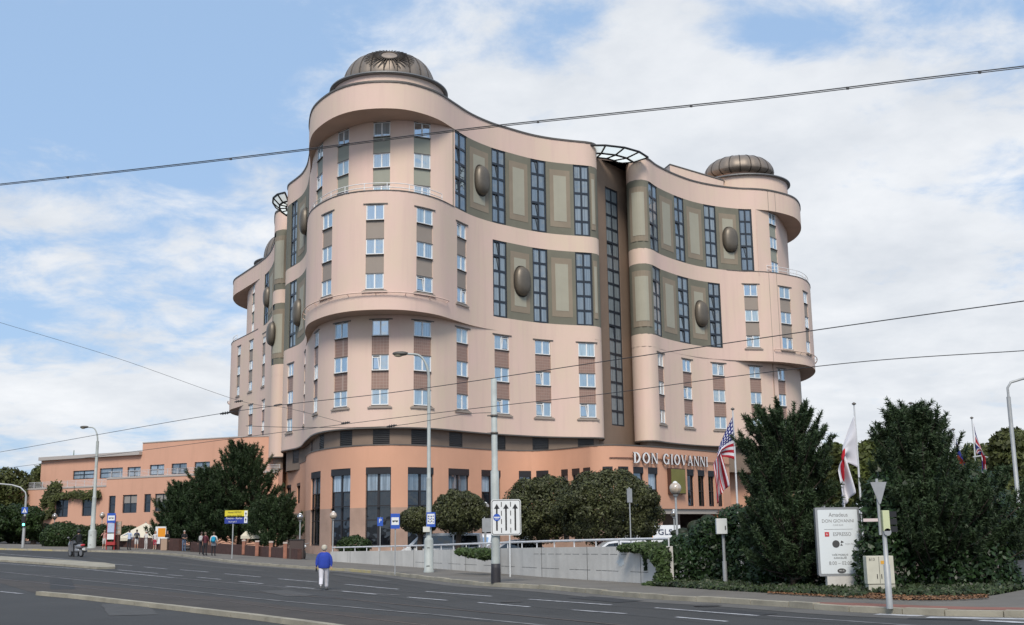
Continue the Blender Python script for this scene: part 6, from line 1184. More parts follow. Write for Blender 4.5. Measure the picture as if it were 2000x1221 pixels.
# creeper across the annex wall
def creeper(pts, w, n, label):
    P = []; gx = list(range(70, 215, 6)); gs_ = [CA.at(x, 5.5) for x in gx]
    for i in range(n): t = random.random()*(len(pts)-1); k = int(t); a, b_ = pts[k], pts[min(k+1, len(pts)-1)]; f = t-k; x, y = a[0]+(b_[0]-a[0])*f, a[1]+(b_[1]-a[1])*f; s_ = float(np.interp(x, gx, gs_)); q = CA.p(s_, .15+.5*random.random()); Yq = q.y; P.append((q.x+random.gauss(0, w*.4), q.y, zat(x, y, Yq)+random.gauss(0, w)))
    P = np.array(P); e = empty('creeper', P[0], 0, label, 'creeper'); tri_mesh('foliage', leaves(P, np.tile([0, -1, .4], (n, 1)), .2), GRN2, e, P[0], 4); s = MB(); s.tube([tuple(Vector(P3(x, CA.p(CA.at(x, 5.5), .2).y, y))) for x, y in pts], .06, 5); s.build('stem', BARK, e)
for i, p_ in enumerate(((118, 961), (112, 975), (140, 968), (155, 975), (180, 967), (197, 968))): pass
creeper([(86, 1010), (100, 1005), (108, 992), (100, 975), (120, 968), (146, 965), (170, 970), (185, 966), (198, 968)], .26, 1500, 'ragged creeper reaching across the left end of the annex wall'); 
creeper([(88, 985), (95, 968), (105, 955), (120, 950)], .35, 900, 'upper creeper strand near the left corner of the annex')
# trees behind at the right
for a in ((1730, 118, 1672, 1800, 852, 1010, 'rounded light green tree between the white flag and the ivy pine', 41, 16000, GRN), (1655, 135, 1610, 1700, 875, 1010, 'olive tree behind the white flag', 42, 9000, GRN2), (1640, 175, 1625, 1665, 862, 960, 'slim pale tree top far behind the pine', 43, 4000, GRN), (1835, 125, 1780, 1880, 905, 1010, 'green tree hidden behind the ivy pine', 44, 7000, GRN2), (1925, 110, 1870, 1985, 865, 1040, 'broad olive green tree behind the crossed flag', 45, 15000, GRN2), (1990, 100, 1940, 2060, 842, 1050, 'tall green tree at the right picture edge', 46, 16000, GRN2), (2040, 90, 1990, 2110, 900, 1060, 'green tree just beyond the right picture edge', 47, 5000, GRN2)): back_tree(*a)
boxhedge(1640, 1850, 62, 1000, 'dark hedge closing the yard behind the flagpoles', 16000, m=HEDGE); boxhedge(1850, 1990, 52, 960, 'tall dark hedge behind the broad pine', 20000, m=HEDGE)
bw_ = boxhedge(1940, 2080, 95, 1045, 'low dark hedge along the side road', 6000)
# small domed turret seen over the far trees
b = at(134, 175, 1); zt_ = zat(134, 905, 175); e = empty('distant_turret', b, 0, 'small green domed turret peeping over the annex roof', 'turret'); m = MB(); m.lathe(b, [(2, 0), (2, zt_-b.z-1.6)], 12); m.build('wall', STONE, e); m = MB(); m.lathe((b.x, b.y, zt_-1.6), [(2.2, 0), (2.1, .4), (1.6, 1.2), (.8, 1.8), (.1, 2.1), (.05, 3.6)], 14); m.build('dome', mat('copper_green', (.10, .16, .12), .7), e)
# ================================================================ people
def skin_mesh(name, verts, edges, sub=1, root=0):
    me = bpy.data.meshes.new(name); me.from_pydata([v[:3] for v in verts], edges, []); o = bpy.data.objects.new(name, me)
    sk = o.modifiers.new('skin', 'SKIN'); sk.use_smooth_shade = True
    for i, v in enumerate(verts): me.skin_vertices[0].data[i].radius = v[3] if isinstance(v[3], tuple) else (v[3], v[3]); me.skin_vertices[0].data[i].use_root = (i == root)
    if sub: s_ = o.modifiers.new('sub', 'SUBSURF'); s_.levels = sub; s_.render_levels = sub
    return evaluate(o)
SKIN = mat('skin', (.42, .235, .165), .6); EYE = mat('eye_dark', (.03, .02, .02), .3)
CL = {}
def cloth(name, c): 
    if name not in CL: CL[name] = mat('cloth_'+name, c, .9, var=.2, scale=6, bump=.3, bscale=18)
    return CL[name]
def person(loc, rz, H, label, top, legs, shoe, hair, pose='stand', short_sleeve=True, shorts=False, hairc=(.1, .07, .05), long_hair=False, fat=1.0, group=None, arms=None, seated=False, hl=.11, baggy=0.0, lift=0.0, bare=False, sub=1):
    """a figure facing -y; arms/legs given as joint offsets"""
    k = H/1.75; e = empty('person', loc, rz, label, 'person', group, sc=k); V = []; E_ = []; LAB = []
    def v(x, y, z, r, par=None, lab='top'):
        V.append((x, y, z, r)); i = len(V)-1
        if par is not None: E_.append((par, i)); LAB.append(lab)
        return i
    f = fat; pel = v(0, 0, .93, (.155*f, .115*f)); wai = v(0, 0, 1.10, (.135*f+baggy, .10*f+baggy), pel, 'top'); che = v(0, 0, 1.30, (.155*f+baggy, .115*f+baggy), wai, 'top'); upc = v(0, .01, 1.42, (.12, .085), che, 'top'); nk = v(0, 0, 1.505, .052, upc, 'skin')
    jaw = v(0, -.012, 1.575, (.058, .068), nk, 'skin'); hd = v(0, -.005, 1.655, (.076, .092), jaw, 'skin'); v(0, 0, 1.715, (.06, .072), hd, 'skin'); nose = v(0, -.103, 1.625, .012, hd, 'skin')
    for s in (-1, 1): v(s*.083, .005, 1.625, .014, hd, 'skin')
    P_ = {'stand': ((.10, 0, .50), (.11, 0, .09), (.10, .02, .50), (.10, .02, .09)), 'walk': ((.10, -.14, .52), (.10, -.22, .10), (.10, .06, .50), (.10, .30, .20)), 'sit': ((.16, -.42, .86), (.17, -.40, .42), (.16, -.42, .86), (.17, -.40, .42))}[pose]
    for s, kn, an in ((-1, P_[0], P_[1]), (1, P_[2], P_[3])):
        hip = v(s*.09, 0, .86, .098*f, pel, 'legs'); th = v(s*(.09+kn[0])/2*1.0, kn[1]*.5, (.86+kn[2])/2, .085*f, hip, 'legs'); kne = v(s*kn[0], kn[1], kn[2], .060, th, 'legs'); cf = v(s*(kn[0]+an[0])/2, (kn[1]*.6+an[1]*.4)+.015, kn[2]*.6+an[2]*.4, .058, kne, 'calf'); ank = v(s*an[0], an[1], an[2], .040, cf, 'calf')
        if pose == 'walk' and s == 1: v(s*an[0], an[1]-.02, an[2]-.13, (.042, .035), ank, 'shoe')
        else: ft = v(s*an[0], an[1]-.08, .045, (.045, .035), ank, 'shoe'); v(s*(an[0]+.01), an[1]-.17, .035, (.042, .026), ft, 'shoe'); v(s*an[0], an[1]+.045, .04, (.036, .03), ank, 'shoe')
    A_ = arms or (((.25, .0, 1.14), (.26, -.06, .90)), ((.25, .0, 1.14), (.26, -.06, .90)))
    for s, (el, wr) in ((-1, A_[0]), (1, A_[1])):
        sh = v(s*.165, .005, 1.425, .062, upc, 'top'); ua = v(s*(.165+el[0])/2+s*.012, el[1]/2, (1.425+el[2])/2, .055+baggy*.7, sh, 'top'); elb = v(s*el[0], el[1], el[2], .043+baggy*.4, ua, 'top' if not bare else 'skin'); w_ = v(s*wr[0], wr[1], wr[2], .029, elb, 'fore')
        d = Vector((s*wr[0]-s*el[0], wr[1]-el[1], wr[2]-el[2])).normalized(); pm_ = v(s*wr[0]+d.x*.05, wr[1]+d.y*.05, wr[2]+d.z*.05, (.038, .020), w_, 'skin'); side = d.cross(Vector((s, 0, 0)))
        side = side.normalized() if side.length > .1 else Vector((0, -1, 0)); cu = Vector((-s*.35, 0, 0))
        for q, ln in ((-.03, .062), (-.01, .074), (.01, .070), (.028, .056)):
            b0 = Vector((s*wr[0], wr[1], wr[2]))+d*.085+side*q; f1 = b0+d*ln*.5; f2 = f1+(d+cu).normalized()*ln*.5; i0 = v(*b0, .0095, pm_, 'skin'); i1 = v(*f1, .0085, i0, 'skin'); v(*f2, .007, i1, 'skin')
        b0 = Vector((s*wr[0], wr[1], wr[2]))+d*.035-side*.038; i0 = v(*b0, .011, pm_, 'skin'); v(*(b0+d*.04-side*.012), .009, i0, 'skin')
    me = skin_mesh('body', V, E_, sub); seg = [(Vector(V[a][:3]), Vector(V[b][:3])) for a, b in E_]; ml = [SKIN, top, legs, shoe]
    mp = {'skin': 0, 'top': 1, 'legs': 2, 'calf': 0 if shorts else 2, 'fore': 0 if short_sleeve else 1, 'shoe': 3}
    for m_ in ml: me.materials.append(m_)
    for p in me.polygons:
        c = p.center; best = 9; bi = 0
        for i, (a, b) in enumerate(seg):
            ab = b-a; t = max(0, min(1, (c-a).dot(ab)/max(1e-9, ab.length_squared))); d_ = (a+ab*t-c).length-(.08 if LAB[i] == 'top' else .04 if LAB[i] in ('legs',) else .0)*.5
            if d_ < best: best = d_; bi = i
        idx = mp[LAB[bi]]
        if pose != 'sit' and LAB[bi] == 'top' and c.z < .97 and abs(c.x) < .19: idx = 2
        if LAB[bi] == 'legs' and c.z > .97: idx = 1
        if c.z > 1.49 and abs(c.x) < .12: idx = 0
        p.material_index = idx; p.use_smooth = True
    o = bpy.data.objects.new('body', me); COL.objects.link(o); o.parent = e
    hm = MB(); hb = hair
    if hair == 'cap': hm.ell((0, .0, 1.70), (.095, .108, .075), 14, 8); hm.box((0, -.13, 1.69), (.13, .09, .012))
    elif hair == 'helmet': hm.ell((0, 0, 1.665), (.125, .14, .135), 16, 10)
    elif hair:
        hm.ell((0, .018, 1.69), (.094, .104, .085), 14, 9)
        hm.ell((0, .045, 1.64), (.088, .075, .085 if not long_hair else .15), 14, 9)
        if long_hair: hm.ell((0, .065, 1.53), (.08, .05, .13), 12, 8)
    if hm.v: q = hm.build('helmet' if hair == 'helmet' else 'cap' if hair == 'cap' else 'hair', mat('hair_%d' % (int(hairc[0]*1000)), hairc, .7, var=.35, scale=25, bump=.6, bscale=40)); q.parent = e
    ey = MB()
    for s in (-1, 1): ey.ell((s*.032, -.088, 1.66), (.012, .008, .008), 8, 6)
    q = ey.build('eyes', EYE); q.parent = o
    me_ = MB(); me_.ell((0, -.078, 1.585), (.024, .008, .006), 8, 5); q = me_.build('mouth', mat('lips', (.3, .1, .09), .5)); q.parent = o
    return e
# the woman crossing the road, seen from behind
wp = gp(632, 1153, .0); WB = cloth('cobalt', (.022, .055, .36)); WW = cloth('white', (.66, .64, .68)); SH = cloth('shoe_grey', (.18, .17, .17))
W_ = person(wp, pi+.12, 1.68, 'white-haired woman in a blue jumper and white trousers walking across the road', WB, WW, SH, True, 'walk', False, False, (.55, .50, .40), fat=1.02, arms=(((.27, .03, 1.13), (.29, .05, .92)), ((.28, -.02, 1.13), (.30, -.06, .92))), sub=2)
def loft(name, rings, m, parent, n=20, cloth_noise=0.0, caps=False):
    vs = []; b = MB()
    for (cx_, cy_, cz_, rx, ry) in rings: vs += [(cx_+rx*cos(2*pi*j/n)*(1+cloth_noise*sin(j*2.3+cz_*19)), cy_+ry*sin(2*pi*j/n)*(1+cloth_noise*cos(j*3.1+cz_*23)), cz_+.012*sin(j*1.7)*cloth_noise*10) for j in range(n)]
    b.add(vs, [(i*n+j, i*n+(j+1) % n, (i+1)*n+(j+1) % n, (i+1)*n+j) for i in range(len(rings)-1) for j in range(n)], 0, True)
    if caps: b.add(vs[:n], [tuple(range(n))]); b.add(vs[-n:], [tuple(range(n))])
    o = b.build(name, m); o.parent = parent; md = o.modifiers.new('sub', 'SUBSURF'); md.levels = 1; md.render_levels = 1; return o
loft('jumper', [(0, 0, .86, .215, .165), (0, 0, .89, .235, .18), (0, 0, .98, .245, .185), (0, .01, 1.12, .24, .18), (0, .01, 1.26, .235, .165), (0, .01, 1.37, .215, .14), (0, .005, 1.44, .165, .105), (0, 0, 1.475, .09, .075)], WB, W_, cloth_noise=.03)
for s in (-1, 1): el = (.27, .03*(-s), 1.13); loft('sleeve', [(s*.15, 0, 1.43, .075, .085), (s*.20, 0, 1.36, .085, .085), (s*.245, .0, 1.24, .085, .08), (s*.275, .01, 1.12, .072, .068), (s*.285, .02, 1.02, .055, .052), (s*.288, .03, .975, .043, .042)], WB, W_, cloth_noise=.04)
loft('trouser_leg', [(-.1, 0, .90, .115, .12), (-.1, -.05, .75, .11, .115), (-.1, -.12, .55, .088, .095), (-.1, -.18, .32, .080, .088), (-.1, -.215, .14, .074, .085)], WW, W_, cloth_noise=.05); loft('trouser_leg', [(.1, 0, .90, .115, .12), (.1, .03, .72, .108, .115), (.1, .06, .52, .088, .095), (.1, .15, .38, .082, .09), (.1, .25, .25, .076, .085)], WW, W_, cloth_noise=.05)
hb_ = MB(); hb_.ell((0, .01, 1.685), (.108, .118, .10), 18, 12); hb_.ell((0, .05, 1.64), (.10, .085, .10), 16, 10); hb_.ell((-.05, .0, 1.66), (.07, .09, .09), 12, 8); hb_.ell((.05, .0, 1.66), (.07, .09, .09), 12, 8); q = hb_.build('hair_volume', MATS['hair_550']); q.parent = W_
bag = MB(); bag.box((0, 0, 0), (.05, .10, .13)); bag.tube([(0, -.03, .06), (0, -.02, .12), (0, .02, .12), (0, .03, .06)], .008, 6); hx = W_.matrix_basis @ Vector((.30, -.07, .80)); tag(bag.build('handbag', BLACK, None, bevel=.012), 'small black bag in the left hand of the woman crossing', 'bag').location = hx
# the people at the stop and on the pavement
pants = cloth('black', (.02, .02, .024)); jeans = cloth('jeans', (.10, .15, .24)); beige = cloth('beige', (.42, .36, .28)); whit = cloth('offwhite', (.62, .60, .58)); blu = cloth('lightblue', (.42, .50, .66)); nav = cloth('navy', (.03, .045, .14)); pnk = cloth('rose', (.52, .27, .24)); red = cloth('red', (.42, .04, .07)); blk = cloth('darktop', (.022, .02, .022)); mar = cloth('maroon', (.10, .02, .03)); gry = cloth('grey', (.16, .16, .18))
pk = dict(group='people waiting on the pavement')
def pp(px, py, h=None): return gp(px, py, .13)
person(pp(203, 1072.5), .3, 1.68, 'person in a pink top and white shorts, hand raised beside the red stand', pnk, whit, beige, True, 'stand', True, True, (.35, .25, .16), arms=(((.30, -.02, 1.22), (.14, -.1, 1.45)), ((.26, 0, 1.14), (.24, -.1, .92))), **pk)
person(pp(226, 1073), -2.4, 1.66, 'person in a rose patterned top partly hidden behind the newspaper stand', pnk, gry, beige, True, 'stand', True, False, (.14, .09, .06), **pk)
person(pp(251.5, 1074.5), pi-.2, 1.76, 'man in a light blue shirt and black trousers seen from behind, arm stretched out', blu, pants, pants, True, 'stand', False, False, (.07, .05, .04), arms=(((.25, 0, 1.14), (.24, -.08, .92)), ((.38, .02, 1.32), (.62, -.02, 1.24))), **pk)
person(pp(266, 1073), pi+.2, 1.75, 'man in a navy shirt and pale shorts leaning beside the blue-shirted man', nav, whit, beige, True, 'stand', True, True, (.10, .07, .05), **pk)
person(pp(284.5, 1073.5), -.5, 1.66, 'older woman dressed all in white with arms folded', whit, whit, whit, True, 'stand', False, False, (.56, .53, .49), arms=(((.22, -.05, 1.14), (.04, -.2, 1.18)), ((.22, -.05, 1.14), (.02, -.18, 1.12))), **pk)
person(pp(302, 1074), -.2, 1.64, 'woman in a pale top and bright red skirt beside the orange poster', whit, red, beige, True, 'stand', True, True, (.36, .27, .17), long_hair=True, **pk)
person(pp(326, 1074.5), -.4, 1.7, 'dark-dressed person standing at the tan litter bin', blk, pants, pants, True, 'stand', False, False, (.11, .08, .06), **pk)
person(pp(359, 1076.5), .5, 1.76, 'man in a black shirt and blue jeans holding papers', blk, jeans, jeans, True, 'stand', True, False, (.40, .38, .36), arms=(((.22, -.08, 1.14), (.08, -.28, 1.10)), ((.22, -.08, 1.14), (.06, -.28, 1.08))), **pk)
person(pp(392.5, 1083), pi+.4, 1.72, 'person in dark clothes with a pale backpack, half hidden by a companion', blk, pants, pants, True, 'stand', False, False, (.08, .05, .04), **pk)
p1_ = person(pp(400, 1085.5), pi-.3, 1.74, 'person in a dark maroon top and black trousers with crossed arms', mar, pants, pants, True, 'stand', True, False, (.17, .11, .08), **pk)
p2_ = person(pp(416.5, 1086), pi+.1, 1.76, 'person in a white top with a grey jumper tied at the waist', whit, pants, pants, True, 'stand', True, False, (.12, .08, .05), **pk)
loft('tied_jumper', [(0, 0, .74, .19, .15), (0, 0, .86, .20, .165), (0, 0, .98, .18, .14)], gry, p2_)
def backpack(pe, col, label, x=0.0, z=1.22, s=1.0):
    m = MB(); m.ell((0, 0, 0), (.16*s, .10*s, .23*s), 14, 10, p=.8); m.ell((0, .07*s, -.07*s), (.11*s, .06*s, .10*s), 12, 8, p=.8)
    for q in (-1, 1): m.tube([(q*.09*s, -.08, .16*s), (q*.11*s, -.20, .17*s), (q*.12*s, -.24, .0), (q*.09*s, -.08, -.15*s)], .014, 5)
    o = m.build('backpack', col); M_ = Matrix.Translation(pe.location) @ Matrix.Rotation(pe.rotation_euler.z, 4, 'Z'); o.location = M_ @ Vector((x, .21, z)); o.rotation_euler = (0, 0, pe.rotation_euler.z); tag(o, label, 'backpack')
backpack(p2_, cloth('turquoise', (.01, .28, .46)), 'turquoise backpack on the person in the white top'); pb_ = [o for o in bpy.data.objects if o.name.startswith('person') and 'pale backpack' in o.get('label', '')][0]; backpack(pb_, cloth('palebag', (.42, .41, .40)), 'pale grey backpack worn by the half hidden person', x=.08)
pq = [o for o in bpy.data.objects if o.get('label', '').startswith('man in a navy shirt')][0]; backpack(pq, cloth('darkbag', (.06, .06, .05)), 'dark backpack on the man in the navy shirt', x=-.03)
# far pedestrian in pink above the wall
person(Vector(gz(1177, 60)), .2, 1.5, 'person in pink glimpsed over the wall under the largest round tree', cloth('pink', (.62, .25, .30)), pnk, beige, True, 'stand', True, True, (.25, .16, .1))
# ================================================================ scooter with rider
sp_ = gp(158, 1088, 0); SC = empty('motor_scooter', sp_, -.35+pi+pi, 'silver and red motor scooter leaning round the bend with its tail to us', 'scooter'); TY = mat('tyre', (.018, .018, .018), .8); RED = mat('tail_red', (.45, .02, .03), .35, coat=.3); SIL = mat('silver_paint', (.34, .34, .35), .35, .5)
SC.rotation_euler = (0, -.08, .85); SC.scale = (1.15,)*3          # heading away (+y local) and to the left
def wheel(y, r=.27, w=.11, par=SC): m = MB(); m.tube([(-w/2, y, r), (w/2, y, r)], r*.97, 20); t_ = MB(); t_.lathe((0, 0, 0), [(r-.07, -w/2), (r, -w/2+.02), (r+.012, 0), (r, w/2-.02), (r-.07, w/2)], 24); M_ = Matrix.Translation((0, y, r)) @ Matrix.Rotation(pi/2, 4, 'Y'); t_.v = [tuple(M_ @ Vector(v_)) for v_ in t_.v]; o = t_.build('tyre', TY); o.parent = par; h = MB(); h.tube([(-w*.4, y, r), (w*.4, y, r)], r-.075, 14); q = h.build('rim', SIL); q.parent = o
wheel(-.05); wheel(1.32)
m = MB(); m.ell((0, .12, .68), (.17, .42, .17), 16, 10, p=.85); m.ell((0, .45, .42), (.16, .4, .14), 14, 8, p=.85); q = m.build('body_shell', SIL); q.parent = SC
m = MB(); m.ell((0, -.26, .74), (.15, .10, .07), 14, 8, p=.8); q = m.build('tail_light', RED); q.parent = SC; m = MB(); m.box((0, -.36, .50), (.20, .015, .13)); q = m.build('number_plate', SIGNW); q.parent = SC
m = MB(); m.ell((0, .22, .86), (.15, .40, .07), 14, 8, p=.8); q = m.build('seat', BLACK); q.parent = SC; m = MB(); m.tube([(.16, -.45, .36), (.15, 0, .30), (.12, .4, .25)], [.06, .05, .03], 10); q = m.build('exhaust', mat('exhaust', (.08, .08, .085), .4, .6)); q.parent = SC
m = MB(); m.poly([(-.22, .35), (.22, .35), (.26, .8), (.15, 1.05), (-.15, 1.05), (-.26, .8)], 1.02, 1.12); m.tube([(0, 1.15, .3), (0, 1.02, 1.0)], .05, 8); q = m.build('front_shield', SIL); q.parent = SC
m = MB(); m.tube([(-.32, .88, 1.05), (0, 1.0, 1.03), (.32, .88, 1.05)], .02, 6); q = m.build('handlebar', BLACK); q.parent = SC
for s in (-1, 1): m = MB(); m.tube([(s*.24, .92, 1.05), (s*.34, .86, 1.22)], .012, 5); m.ell((s*.37, .85, 1.25), (.08, .02, .05), 10, 6); q = m.build('mirror', SIL); q.parent = SC
M_ = Matrix.Translation(sp_) @ SC.rotation_euler.to_matrix().to_4x4() @ Matrix.Scale(1.15, 4); rl_ = M_ @ Vector((0, .20, -.0)); LE = cloth('leather', (.014, .016, .018))
rd = person(rl_, 0, 1.95, 'scooter rider in black with a dark helmet', LE, LE, pants, 'helmet', 'sit', False, False, (.02, .021, .022), fat=1.15, arms=(((.30, -.28, 1.16), (.28, -.60, 1.08)), ((.30, -.28, 1.16), (.28, -.60, 1.08))), baggy=.02); rd.rotation_euler = (0, -.08*-1, .85+pi)
# ================================================================ vehicles
def car_mesh(parent, prof, win, W, mats, wheels, r=.31, plate=None):
    """prof: (x, z) side outline; win: list of side-window outlines"""
    BP_, GL_ = mats; b = MB(); n = len(prof); NS = 4
    cols = []
    zs = [p[1] for p in prof]; z1 = max(zs)
    for k, f in enumerate((-1, -.93, 0, .93, 1)):
        cols.append([(x, f*W/2*(1 if z < z1*.58 else 1-.10*(z-z1*.58)/(z1*.42)), z-(.03 if abs(f) == 1 and z > z1*.5 else 0)) for x, z in prof])
    for k in range(4): b.add(cols[k]+cols[k+1], [(i, (i+1) % n, (i+1) % n+n, i+n) for i in range(n)], 0, False)
    b.add(cols[0], [tuple(range(n-1, -1, -1))]); b.add(cols[-1], [tuple(range(n))]); o = b.build('body', BP_, None, bevel=.03); o.parent = parent
    for w_ in win:
        for s in (-1, 1):
            g_ = MB(); vs = [(x, s*(W/2*(1-.10*max(0, (z-z1*.58))/(z1*.42))+.012), z) for x, z in w_]; g_.add(vs, [tuple(range(len(vs)))]); q = g_.build('side_window', GL_); q.parent = parent
    for x in wheels:
        for s in (-1, 1):
            t_ = MB(); t_.tube([(x, s*(W/2-.2), r), (x, s*(W/2+.01), r)], r, 20); q = t_.build('wheel', TY); q.parent = parent; h = MB(); h.tube([(x, s*(W/2+.0), r), (x, s*(W/2+.02), r)], r*.62, 14); k_ = h.build('rim', SIL); k_.parent = q
WP = mat('white_car_paint', (.70, .71, .72), .25, coat=.6); CG = glassmat('car_glass', (.012, .014, .016), .04)
def vehicle(name, px, Y, rz, label, cat, dz=0.0): b = at(px, Y, 1); b.z = g(b.x, Y)+.02+dz; return empty(name, b, rz, label, cat)
V1 = vehicle('white_van', 863, 69, radians(-4), 'white passenger van with dark windows parked under the round tree', 'van')
car_mesh(V1, [(-2.45, .35), (-2.5, .9), (-2.05, 1.12), (-1.25, 1.85), (-.95, 1.95), (1.0, 1.97), (2.35, 1.93), (2.45, 1.2), (2.45, .35)], [[(-1.75, 1.15), (-1.2, 1.72), (-.75, 1.78), (-.75, 1.12)], [(-.65, 1.12), (-.65, 1.80), (.75, 1.82), (.75, 1.12)], [(.85, 1.12), (.85, 1.82), (2.2, 1.8), (2.3, 1.15)]], 1.9, (WP, CG), (-1.55, 1.5), .33)
m = MB(); m.add([(-2.02, -.78, 1.16), (-2.02, .78, 1.16), (-1.28, .70, 1.83), (-1.28, -.70, 1.83)], [(0, 1, 2, 3)]); q = m.build('windscreen', CG); q.parent = V1; m = MB(); m.ell((-1.62, -1.06, 1.18), (.09, .06, .13), 10, 8); q = m.build('mirror', BLACK); q.parent = V1
V2 = vehicle('parked_car', 938, 73, radians(78), 'white car with a dark rear window parked right of the van', 'car')
hat = [(-2.0, .3), (-2.05, .75), (-1.9, .92), (-1.0, 1.02), (-.35, 1.45), (.1, 1.53), (1.15, 1.50), (1.85, 1.02), (1.98, .8), (1.98, .3)]; hw_ = [[(-.85, 1.02), (-.3, 1.38), (.25, 1.44), (.25, 1.0)], [(.33, 1.0), (.33, 1.44), (1.05, 1.42), (1.5, 1.02)]]
tallc = [(x, z*1.22) for x, z in hat]; car_mesh(V2, tallc, [[(x, z*1.22) for x, z in w_] for w_ in hw_], 1.8, (WP, CG), (-1.3, 1.25)); m = MB(); m.add([(-.98, -.72, 1.27), (-.98, .72, 1.27), (-.37, .66, 1.75), (-.37, -.66, 1.75)], [(0, 1, 2, 3)]); q = m.build('windscreen', CG); q.parent = V2; m = MB(); m.add([(1.90, -.72, 1.27), (1.90, .72, 1.27), (1.24, .66, 1.80), (1.24, -.66, 1.80)], [(3, 2, 1, 0)]); q = m.build('rear_window', CG); q.parent = V2
V3 = vehicle('parked_car', 1000, 66, radians(4), 'low white car roof showing above the wall behind the mast', 'car'); car_mesh(V3, hat, hw_, 1.75, (WP, CG), (-1.3, 1.25))
V4 = vehicle('parked_car', 1196, 58, radians(5), 'white car glimpsed above the wall under the largest round tree', 'car', -.12); car_mesh(V4, hat, hw_, 1.75, (WP, CG), (-1.3, 1.25))
V5 = vehicle('delivery_van', 1264, 93, radians(-2), 'white delivery van with orange block and dark letters near the entrance', 'van'); V5.scale = (.9, .9, .82); car_mesh(V5, [(-2.7, .35), (-2.75, .95), (-2.3, 1.2), (-1.6, 1.95), (-1.2, 2.2), (-.9, 2.42), (2.9, 2.42), (2.95, 1.2), (2.95, .35)], [[(-2.0, 1.2), (-1.45, 1.85), (-1.0, 1.9), (-1.0, 1.15)]], 2.0, (WP, CG), (-1.8, 1.9), .34)
m = MB(); m.poly([(-.1, 1.0), (.45, 1.0), (.45, 1.75), (-.1, 1.75)], -1.0, -.995); q = m.build('orange_block', mat('orange_print', (.70, .27, .01), .5)); q.parent = V5; m = MB(); m.poly([(-.55, 1.0), (-.15, 1.0), (-.15, 1.75), (-.55, 1.75)], -1.0, -.995); q = m.build('grey_block', GREYM); q.parent = V5
add_text('GLS', .78, mat('print_blue_black', (.02, .03, .08), .5), V5, (1.55, -1.02, 1.75))
for q in V5.children:
    if q.type == 'MESH' and q.name.startswith(('orange', 'grey')): q.location.y = -.0
V6 = vehicle('parked_car', 1985, 62, radians(12), 'dark car on the side road at the right edge', 'car', .0); car_mesh(V6, hat, hw_, 1.8, (mat('dark_car_paint', (.02, .022, .026), .25, coat=.6), CG), (-1.3, 1.25))
m = MB(); m.ell((-2.0, -.6, .68), (.06, .18, .09), 10, 6); m.ell((-2.0, .6, .68), (.06, .18, .09), 10, 6); q = m.build('headlight', SIGNW); q.parent = V6
V7 = vehicle('motorcycle', 592, 84, radians(200), 'dark motorcycle parked at the pale end of the retaining wall', 'motorcycle', .05); wheel(-.7, .3, .12, V7); wheel(.7, .3, .1, V7)
m = MB(); m.ell((0, -.1, .75), (.14, .5, .14), 12, 8); m.ell((0, .2, .92), (.16, .25, .14), 12, 8); m.box((0, 0, .42), (.28, .5, .35)); m.box((0, -.75, .98), (.36, .3, .28)); q = m.build('body_shell', BLACK); q.parent = V7; m = MB(); m.tube([(-.35, .45, 1.12), (0, .55, 1.05), (.35, .45, 1.12)], .02, 6); q = m.build('handlebar', GREYM); q.parent = V7; m = MB(); m.ell((0, .78, .9), (.1, .06, .1), 10, 6); q = m.build('headlight', SIGNW); q.parent = V7
# ================================================================ stop furniture and yard edge on the left
BRK = mat('dark_red_brick', (.085, .040, .032), .85, var=.35, scale=3); RSTL = mat('red_steel', (.35, .03, .03), .5)
b = gp(215, 1074, .13); e = empty('stop_column', b, 0, 'red stop column with timetable cases and a bus stop sign on top', 'bus stop column'); Yb = b.y; z1 = zat(214, 1012, Yb)
for s in (-1, 1): m = MB(); m.tube([(b.x+s*.34, Yb, b.z), (b.x+s*.34, Yb, b.z+3.0)], .05, 8); m.build('post', RSTL, e)
bus_sign(e, b, z1-b.z, .74, .85, -.1)
for i, (z, h_, c) in enumerate(((2.75, .75, SIGNW), (1.9, .8, blu), (1.15, .5, SIGNW))): m = MB(); m.box((b.x, Yb-.05, b.z+z), (.6, .08, h_)); m.build('timetable_case', c, e)
m = MB(); m.box((b.x+.05, Yb, b.z+.55), (.8, .4, .28)); m.build('base_crate', RSTL, e)
b = gp(224, 1074, .13); e = empty('newspaper_stand', b, 0, 'tan newspaper stand right of the red stop column', 'stand'); Yb = b.y; m = MB(); m.box((b.x, Yb+.3, b.z+1.9), (.78, .12, 1.15)); o = m.build('display_case', mat('tan_panel', (.40, .30, .22), .7), e); m = MB()
for j in range(3): m.box((b.x, Yb+.235, b.z+2.25-.36*j), (.6, .01, .24))
m.build('front_pages', mat('newsprint', (.48, .44, .40), .8, var=.5, scale=9), o); m = MB(); m.box((b.x, Yb+.3, b.z+.65), (.6, .25, 1.3)); m.build('foot', BRK, e)
b = gp(310, 1072, .13); e = empty('poster_board', b, 0, 'white and orange poster board behind the woman in red', 'poster board'); m = MB(); m.box((b.x, b.y+.4, b.z+1.25), (1.0, .06, 1.6)); o = m.build('board', SIGNW, e); m = MB(); m.box((b.x+.1, b.y+.36, b.z+1.5), (.7, .01, .8)); m.build('orange_poster', MATS['orange_print'], o)
for s in (-1, 1): m = MB(); m.tube([(b.x+s*.45, b.y+.4, b.z), (b.x+s*.45, b.y+.4, b.z+.5)], .03, 6); m.build('leg', GREYM, e)
b = gp(321, 1075, .13); e = empty('litter_bin', b, 0, 'tan litter bin beside the dark-dressed person', 'litter bin'); m = MB(); m.box((b.x, b.y, b.z+.5), (.55, .5, 1.0)); m.build('body', mat('tan_bin', (.36, .25, .18), .7), e, bevel=.02); m = MB(); m.box((b.x, b.y, b.z+1.06), (.6, .55, .1)); m.build('lid', SIGNW, e, bevel=.02)
